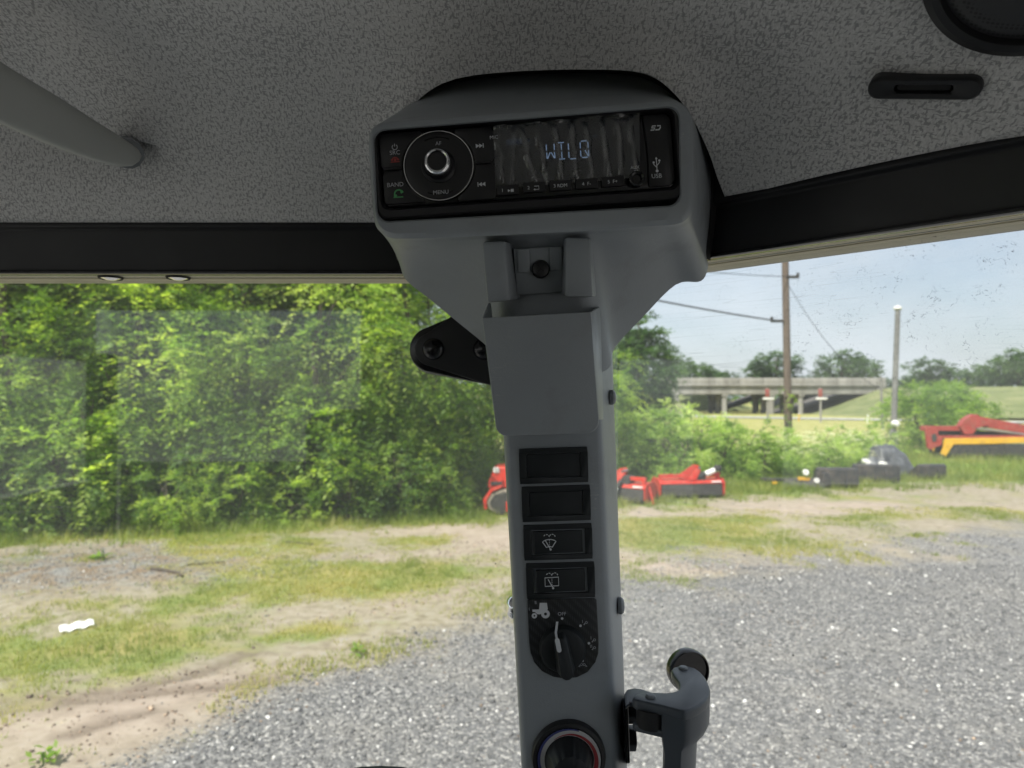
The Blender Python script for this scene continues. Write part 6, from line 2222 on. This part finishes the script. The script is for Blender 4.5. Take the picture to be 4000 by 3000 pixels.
def tiller(label, px, py, rz, pto_down):
    o = ground_thing('rotary_tiller', label, 'tiller', px, py, rz, 'red rotary tillers')
    W = 1.32
    # local: x along the width, -y towards the viewer
    local_part(o, 'hood', 'red', lambda b: a_hexa(b, [(-W / 2, -.24, .30), (-W / 2, -.20, .36), (-W / 2, .10, .40), (-W / 2, .26, .30)][::1], [(W / 2, -.24, .30), (W / 2, -.20, .36), (W / 2, .10, .40), (W / 2, .26, .30)]))
    for s in (-1, 1):
        pl_ = [(-.27, .10), (-.20, .03), (-.05, .0), (.10, .03), (.18, .12), (.26, .30), (.12, .42), (-.18, .40), (-.27, .32)]
        sp = local_part(o, 'side_plate', 'red', lambda b: a_hexa(b, [(s * (W / 2 + .005), y, z) for y, z in pl_], [(s * (W / 2 + .03), y, z) for y, z in pl_]))
        local_part(sp, 'hub', 'dirtblack', lambda b: a_cyl(b, (s * (W / 2 + .04), -.03, .13), .055, .03, 16, 'X'))
    local_part(o, 'front_curtain', 'dirtblack', lambda b: a_hexa(b, [(-W / 2 + .02, -.235, .29), (W / 2 - .02, -.235, .29), (W / 2 - .02, -.255, .07), (-W / 2 + .02, -.255, .07)], [(-W / 2 + .02, -.22, .29), (W / 2 - .02, -.22, .29), (W / 2 - .02, -.24, .07), (-W / 2 + .02, -.24, .07)]))
    local_part(o, 'tine_shaft', 'dirtblack', lambda b: a_cyl(b, (0, -.03, .15), .05, W, 14, 'X'), 0)
    for k in range(7):
        x = -W / 2 + .1 + (W - .2) * k / 6
        tn = local_part(o, 'tine_disc', 'dirtblack', lambda b: a_cyl(b, (x, -.03, .15), .09, .02, 14, 'X'), 0)
        for j in range(4):
            an = math.radians(90 * j + 26 * k)
            c_, s_ = math.cos(an), math.sin(an)
            local_part(tn, 'tine', 'dirtblack', lambda b: a_hexa(b, [(x - .006, -.03 + c_ * .08 - s_ * .03, .15 + s_ * .08 + c_ * .03), (x - .006, -.03 + c_ * .08 + s_ * .03, .15 + s_ * .08 - c_ * .03), (x - .05, -.03 + c_ * .15 + s_ * .03, .16 + s_ * .13)],
                                                                     [(x + .006, -.03 + c_ * .08 - s_ * .03, .15 + s_ * .08 + c_ * .03), (x + .006, -.03 + c_ * .08 + s_ * .03, .15 + s_ * .08 - c_ * .03), (x - .03, -.03 + c_ * .15 + s_ * .03, .16 + s_ * .13)]), 0)
    local_part(o, 'tail_board', 'blackpaint', lambda b: a_hexa(b, [(-W / 2, .27, .30), (W / 2, .27, .30), (W / 2, .36, .05), (-W / 2, .36, .05)], [(-W / 2, .285, .30), (W / 2, .285, .30), (W / 2, .375, .05), (-W / 2, .375, .05)]))
    local_part(o, 'frame_bar', 'red', lambda b: a_box(b, (-.34, -.12, .455), (.62, .06, .06)))
    local_part(o, 'frame_bar', 'red', lambda b: a_box(b, (.42, -.12, .475), (.44, .06, .07)))
    for x in (-.62, -.08, .22, .60):
        local_part(o, 'frame_post', 'red', lambda b: a_box(b, (x, -.12, .41), (.06, .07, .10)))
    for dy in (-.17, -.03):
        local_part(o, 'mast_plate', 'red', lambda b: a_hexa(b, [(-.16, dy, .38), (.16, dy, .38), (.19, dy, .60), (.18, dy, .66), (.11, dy, .66), (-.24, dy, .43)], [(-.16, dy + .02, .38), (.16, dy + .02, .38), (.19, dy + .02, .60), (.18, dy + .02, .66), (.11, dy + .02, .66), (-.24, dy + .02, .43)]))
    local_part(o, 'mast_brace', 'red', lambda b: a_hexa(b, [(-.08, -.22, .37), (.10, -.22, .37), (.22, -.18, .58), (.12, -.18, .60)], [(-.08, -.20, .37), (.10, -.20, .37), (.22, -.16, .58), (.12, -.16, .60)]))
    local_part(o, 'mast_pin', 'steel', lambda b: a_cyl(b, (.17, -.09, .61), .022, .22, 12, 'Y'), 0)
    local_part(o, 'gearbox', 'dirtblack', lambda b: a_box(b, (.20, -.06, .42), (.24, .26, .2)), .03)
    if pto_down:
        path = [(.16, -.22, .42), (.10, -.40, .26), (.06, -.55, .06)]
    else:
        path = [(.16, -.16, .42), (.36, -.18, .50), (.62, -.18, .60)]
    A_, B_, C_ = [Vector(p) for p in path]
    sh_ = local_part(o, 'drive_shaft', 'dirtblack', lambda b: a_tube(b, [A_, B_], .045, 14), 0)
    local_part(sh_, 'white_guard', 'white', lambda b: a_tube(b, [B_.lerp(A_, .25), B_.lerp(C_, .55)], .055, 16), 0)
    local_part(sh_, 'shaft_yoke', 'dirtblack', lambda b: a_lathe(b, [(0, -.05), (.07, -.04), (.085, .03), (.05, .08), (0, .08)], B_.lerp(C_, .8), 16), 0)
    local_part(o, 'decal', 'white', lambda b: a_hexa(b, [(.42, -.246, .325), (.62, -.246, .325), (.62, -.236, .345), (.42, -.236, .345)], [(.42, -.23, .325), (.62, -.23, .325), (.62, -.22, .345), (.42, -.22, .345)]), 0)
    local_part(o, 'side_stand', 'red', lambda b: a_hexa(b, [(.66, -.1, .36), (.70, -.1, .36), (.80, -.1, .0), (.76, -.1, .0)], [(.66, -.07, .36), (.70, -.07, .36), (.80, -.07, .0), (.76, -.07, .0)]))
    return o
tiller('red rotary tiller with raised mast, standing alone right of the post', 2685, 1940, 10, False)
tiller('red rotary tiller with its white drive shaft hanging down, half behind the post', 2420, 1955, -38, True)

# compact tracked loader, half hidden behind the post
o = ground_thing('tracked_loader', 'small red tracked loader half hidden behind the left side of the post', 'loader', 2050, 1994, 0)
tr_ = [(-.62, .10), (-.66, .22), (-.58, .36), (-.40, .43), (.45, .43), (.60, .34), (.64, .2), (.55, .05), (.40, .0), (-.45, .0)]
for s in (-1, 1):
    tk = local_part(o, 'track', 'tan_rubber', lambda b: a_hexa(b, [(x, s * .42 - .09, z) for x, z in tr_], [(x, s * .42 + .09, z) for x, z in tr_]), .02)
    local_part(tk, 'track_frame', 'red', lambda b: a_box(b, (-.02, s * .42 - .10, .15), (.62, .03, .17)))
    local_part(tk, 'track_side', 'dirtblack', lambda b: a_hexa(b, [(x * .93, s * .42 - .097, .215 + (z - .215) * .82) for x, z in tr_], [(x * .93, s * .42 + .097, .215 + (z - .215) * .82) for x, z in tr_]), .01)
    for x in (-.42, -.14, .14, .40):
        local_part(tk, 'track_wheel', 'dirtblack', lambda b: a_cyl(b, (x, s * .42 - .105, .10), .085, .03, 16, 'Y'), 0)
local_part(o, 'track_guard', 'red', lambda b: a_hexa(b, [(-.70, -.52, .10), (-.72, -.52, .26), (-.60, -.52, .44), (-.40, -.52, .50), (-.42, -.52, .46), (-.57, -.52, .40), (-.66, -.52, .25), (-.65, -.52, .10)],
                                                     [(-.70, -.32, .10), (-.72, -.32, .26), (-.60, -.32, .44), (-.40, -.32, .50), (-.42, -.32, .46), (-.57, -.32, .40), (-.66, -.32, .25), (-.65, -.32, .10)]))
local_part(o, 'engine_hood', 'red', lambda b: a_hexa(b, [(-.66, -.34, .44), (-.62, -.34, .60), (-.52, -.34, .80), (-.20, -.34, .82), (.10, -.34, .70), (.12, -.34, .44)], [(-.66, .34, .44), (-.62, .34, .60), (-.52, .34, .80), (-.20, .34, .82), (.10, .34, .70), (.12, .34, .44)]), .03)
local_part(o, 'side_vent', 'dirtblack', lambda b: a_box(b, (-.50, -.345, .52), (.2, .02, .07)))
local_part(o, 'decal', 'white', lambda b: a_box(b, (-.50, -.345, .755), (.10, .012, .09)))
local_part(o, 'roll_post', 'red', lambda b: a_hexa(b, [(-.24, -.36, .78), (-.16, -.36, .78), (-.13, -.36, 1.0), (-.21, -.36, 1.0)], [(-.24, -.28, .78), (-.16, -.28, .78), (-.13, -.28, 1.0), (-.21, -.28, 1.0)]))
local_part(o, 'lift_arm', 'red', lambda b: a_hexa(b, [(-.2, -.42, .76), (.75, -.42, .40), (.95, -.42, .12), (.86, -.42, .10), (.68, -.42, .32), (-.2, -.42, .66)], [(-.2, -.34, .76), (.75, -.34, .40), (.95, -.34, .12), (.86, -.34, .10), (.68, -.34, .32), (-.2, -.34, .66)]))
local_part(o, 'hydraulic_ram', 'steel', lambda b: a_tube(b, [(-.1, -.40, .50), (.6, -.40, .36)], .03, 10), 0)

# mower conditioner at the right edge
dm = 23.6
sm = dm / F
g = G(3640, 1792)
o = thing('mower_conditioner', 'dark red mower conditioner with yellow front shield at the right edge', 'mower', T(g.x, g.y, float(terr(np.array([g.x]), np.array([g.y]))[0]), math.radians(-4)))
u = .2486 * sm
def mx(zx): return (zx - 760) * u
def mz(zy): return (1180 - zy) * u
def slab(pts, y0, y1): return lambda b: a_hexa(b, [(mx(x), y0, mz(z)) for x, z in pts], [(mx(x), y1, mz(z)) for x, z in pts])
local_part(o, 'end_plate', 'darkred', slab([(605, 680), (640, 655), (740, 690), (800, 730), (800, 830), (870, 860), (850, 960), (740, 1000), (690, 1035), (640, 1000)], -.25, -.15), .015)
local_part(o, 'end_plate_opening', 'dirtblack', slab([(712, 790), (760, 780), (780, 840), (760, 905), (715, 905), (700, 850)], -.27, -.24), .005)
local_part(o, 'top_beam', 'darkred', slab([(605, 668), (1200, 668), (1200, 742), (605, 742)], -.05, .12), .015)
local_part(o, 'back_panel', 'dirtblack', slab([(790, 740), (1400, 740), (2600, 790), (2600, 840), (790, 840)], .2, .28), .01)
local_part(o, 'pivot_head', 'darkred', slab([(1140, 668), (1225, 560), (1330, 488), (1395, 482), (1470, 535), (1570, 640), (1400, 700), (1330, 790), (1210, 790)], -.18, .10), .006)
local_part(o, 'drawbar', 'darkred', slab([(1380, 490), (1470, 520), (2300, 680), (3000, 800), (3000, 880), (2200, 790), (1500, 680), (1420, 640)], -.12, .06), .008)
local_part(o, 'hydraulic_ram', 'steel', lambda b: a_tube(b, [(mx(1380), -.2, mz(700)), (mx(2400), -.1, mz(830))], .035, 10), 0)
local_part(o, 'lower_beam', 'darkred', slab([(800, 815), (2700, 800), (2700, 835), (800, 855)], -.22, -.05), .01)
local_part(o, 'front_shield', 'yellow', slab([(880, 855), (1500, 842), (2200, 828), (2200, 905), (1600, 935), (1000, 945), (960, 930), (880, 900)], -.36, -.26), .02)
local_part(o, 'front_shield_leg', 'yellow', slab([(872, 880), (1000, 935), (930, 1040), (880, 1125), (815, 1090), (850, 1000)], -.38, -.28), .012)
local_part(o, 'front_shield', 'yellow', slab([(2230, 828), (2900, 815), (2900, 890), (2230, 905)], -.36, -.26), .02)
for k in range(16):
    x0_ = 960 + k * 115
    local_part(o, 'curtain_flap', 'blackpaint', slab([(x0_, 930), (x0_ + 112, 926), (x0_ + 108, 1105 + (k % 3) * 6), (x0_ - 4, 1110)], -.33 - .008 * (k % 2), -.31 - .008 * (k % 2)), 0)
local_part(o, 'cutter_bar', 'dirtblack', slab([(880, 1100), (2700, 1080), (2700, 1150), (850, 1170)], -.1, .35), .01)
local_part(o, 'skid_shoe', 'dirtblack', slab([(1890, 1060), (2030, 1060), (2020, 1190), (1900, 1190)], -.30, -.05), .02)
for x in (1000, 2600):
    w_ = local_part(o, 'wheel', 'rubber', lambda b: a_lathe(b, [(.14, -.10), (.28, -.10), (.32, -.06), (.32, .06), (.28, .10), (.14, .10)], (mx(x), .75, .32), 28, Matrix.Rotation(math.radians(90), 3, 'Y'), True), 0)
    local_part(w_, 'rim', 'yellow', lambda b: a_cyl(b, (mx(x), .75, .32), .15, .12, 20, 'X'))

# black loader attachments lying in the grass
def bucket(label, px, py, rz, w, h, dp):
    o = ground_thing('loader_bucket', label, 'bucket', px, py, rz, 'black loader buckets in the grass')
    prof = [(-dp / 2, .02), (dp * .28, .0), (dp * .50, h * .22), (dp * .50, h * .95), (dp * .40, h)]
    inn = [(x - .02 if x > 0 else x, z + .022) for x, z in prof]
    def shell(b):
        for (a, c), (d_, e) in zip(zip(prof[:-1], prof[1:]), zip(inn[:-1], inn[1:])):
            a_hexa(b, [(-w / 2, *a), (-w / 2, *c), (-w / 2, *e), (-w / 2, *d_)], [(w / 2, *a), (w / 2, *c), (w / 2, *e), (w / 2, *d_)])
    local_part(o, 'shell', 'blackpaint', shell, 0)
    for s in (-1, 1):
        local_part(o, 'side_plate', 'blackpaint', lambda b: a_hexa(b, [(s * w / 2, x, z) for x, z in prof], [(s * (w / 2 + .015), x, z) for x, z in prof]), .003)
    local_part(o, 'cutting_edge', 'steel', lambda b: a_box(b, (0, -dp / 2, .02), (w + .04, .12, .02)), .003)
    for x in (-w * .22, w * .22):
        local_part(o, 'mount_plate', 'blackpaint', lambda b: a_hexa(b, [(x, dp * .2, h * .95), (x, dp * .55, h * .8), (x, dp * .62, h * .2), (x, dp * .46, h * .2)], [(x + .03, dp * .2, h * .95), (x + .03, dp * .55, h * .8), (x + .03, dp * .62, h * .2), (x + .03, dp * .46, h * .2)]), .004)
    return o
bucket('black loader bucket turned away in the middle of the row, pale crack line beside it', 3258, 1903, 172, .86, .44, .55)
bucket('black loader bucket in the weeds below the tarpaulin heap', 3410, 1884, 168, 1.0, .44, .55)
bucket('black loader bucket at the right end of the row', 3612, 1872, 188, .72, .36, .55)
o = ground_thing('fork_attachment', 'flat black fork frame with yellow label, left end of the row of attachments', 'fork frame', 3130, 1905, -6)
local_part(o, 'back_plate', 'blackpaint', lambda b: a_hexa(b, [(-.5, -.22, .04), (.42, -.30, .02), (.40, -.10, .22), (-.35, -.05, .20)], [(-.5, -.17, .04), (.42, -.25, .02), (.40, -.05, .22), (-.35, .0, .20)]), .006)
for y in (.05, .3):
    local_part(o, 'fork_tine', 'blackpaint', lambda b: a_box(b, (-.15, y, .16), (1.3, .1, .05)), .006)
local_part(o, 'yellow_label', 'yellow', lambda b: a_box(b, (.02, -.12, .215), (.25, .03, .07)), .003)
local_part(o, 'end_bar', 'blackpaint', lambda b: a_box(b, (.45, .1, .20), (.12, .6, .30)), .01)
for x, z, s_ in ((.05, .36, .06), (.28, .18, .05)):
    local_part(o, 'hose_coil', 'white', lambda b: a_lathe(b, [(s_ * .4, -.03), (s_, -.03), (s_ * 1.1, 0), (s_, .03), (s_ * .4, .03)], (x, -.16, z), 16, Matrix.Rotation(math.radians(80), 3, 'X'), True), 0)
local_part(o, 'orange_tip', 'yellow', lambda b: a_box(b, (-.62, -.18, .12), (.10, .06, .05)), .004)

# heap under a grey tarpaulin
g = G(3440, 1862)
o = thing('tarpaulin_heap', 'grey black tarpaulin heaped over machine parts behind the buckets', 'tarpaulin', T(g.x, g.y, float(terr(np.array([g.x]), np.array([g.y]))[0]), 0))
t = NT('worn_tarpaulin')
M['tarp'] = t.done(t.principled(t.ramp(t.noise(5, 4, .6, t.coord('Object')), [(.3, (.025, .027, .03)), (.55, (.075, .08, .088)), (.75, (.20, .215, .23))]), .35, 0, .5, t.bump(t.noise(9, 4, .6, t.coord('Object')), .6, .05)).outputs[0])
nu, nv_ = 44, 26
XX, YY = np.meshgrid(np.linspace(-.66, .66, nu), np.linspace(-.5, .5, nv_))
hh = .74 * np.clip(1 - (np.abs(XX - .05) / .72) ** 3.2, 0, 1) * np.clip(1 - (np.abs(YY) / .52) ** 3.0, 0, 1) * (.82 + .25 * (XX > -.15)) + .16 * (fnoise(XX * 5 + 3, YY * 5, 41, 3) - .5)
ii = np.arange(nu * nv_).reshape(nv_, nu)
fq = np.stack([ii[:-1, :-1].ravel(), ii[:-1, 1:].ravel(), ii[1:, 1:].ravel(), ii[1:, :-1].ravel()], 1)
link('tarpaulin', np_mesh('tarpaulin', np.c_[XX.ravel(), YY.ravel(), np.maximum(hh.ravel(), .0)], fq, smooth=True), M['tarp'], o)
for x, y, z, r_ in ((-.62, -.5, .42, .07), (-.58, -.52, .22, .06), (-.2, -.5, .36, .06)):
    local_part(o, 'white_pipe_end', 'white', lambda b: a_cyl(b, (x, y, z), r_, .22, 16, 'Y'), .008)
local_part(o, 'pallet_board', 'galv', lambda b: a_box(b, (-.55, -.45, .10), (.7, .1, .08)), .004)

# ================================================================== ODDS AND ENDS ON THE GROUND
g0, g1 = G(230, 2480), G(365, 2450)
z_ = float(terr(np.array([g0.x]), np.array([g0.y]))[0])
o = base_thing('plastic_sheet', 'torn white plastic sheet lying on the grass at left', 'plastic sheet', (g0.x, g0.y, z_))
bm = bmesh.new()
r2 = random.Random(8)
N_ = 18
top_, bot_ = [], []
for k in range(N_ + 1):
    c = g0.lerp(g1, k / N_)
    w_ = .055 * (0.6 + .5 * math.sin(math.pi * k / N_)) + r2.uniform(-.006, .006)
    hz = z_ + .04 + .008 * math.sin(k * .9)
    top_.append(bm.verts.new((c.x - .02, c.y + w_, hz + .012)))
    bot_.append(bm.verts.new((c.x + .02, c.y - w_ * .5, hz - .02)))
for k in range(N_): bm.faces.new((bot_[k], bot_[k + 1], top_[k + 1], top_[k]))
r_ = bmesh.ops.extrude_face_region(bm, geom=list(bm.faces))
for v in [e for e in r_['geom'] if isinstance(e, bmesh.types.BMVert)]: v.co.z -= .006
fin_w(bm, 'sheet', M['pale'], o)
def stick(label, pts, r_):
    ps = [G(*p) for p in pts]
    ps = [Vector((p.x, p.y, float(terr(np.array([p.x]), np.array([p.y]))[0]) + r_ * .8)) for p in ps]
    bm = bmesh.new()
    a_tube(bm, ps, [r_ * (1 - .12 * k) for k in range(len(ps))], 7)
    tag(finish(bm, 'stick', M['bark']), label, 'stick')
stick('short broken stick lying on the brown litter', [(590, 2232), (640, 2238), (690, 2248), (712, 2262)], .022)
stick('long thin stick lying in the grass right of the broken stick', [(730, 2215), (800, 2208), (880, 2202)], .012)
stick('long pale twig lying beyond the yellow grass', [(1120, 2122), (1170, 2128), (1222, 2134)], .014)
def sprout(px, py, s, label, seed):
    g = G(px, py)
    z = float(terr(np.array([g.x]), np.array([g.y]))[0])
    o = thing('weed_sprout', label, 'weed', T(g.x, g.y, z, seed, s))
    r = np.random.default_rng(seed)
    me = leaf_mesh('sprout_leaves', seed, np.array([[0, 0, .02]]), tw=7, lv=4, tl=.14, ll=.10, lw=.045, droop=.5, up=.7, tint0=.4, spread=.05)
    link('leaves', me, M['leaf'], o)
    bm = bmesh.new()
    a_tube(bm, [(0, 0, -.02), (.005, 0, .05), (.0, .005, .09)], .006, 6)
    finish(bm, 'stem', M['leaf'], o)
sprout(400, 2185, 1.3, 'small upright weed sprouting from the brown litter', 51)
sprout(1395, 2560, .8, 'little weed tuft growing at the edge of the gravel', 52)
sprout(170, 2995, .8, 'leafy weed at the lower left corner on bare earth', 53)
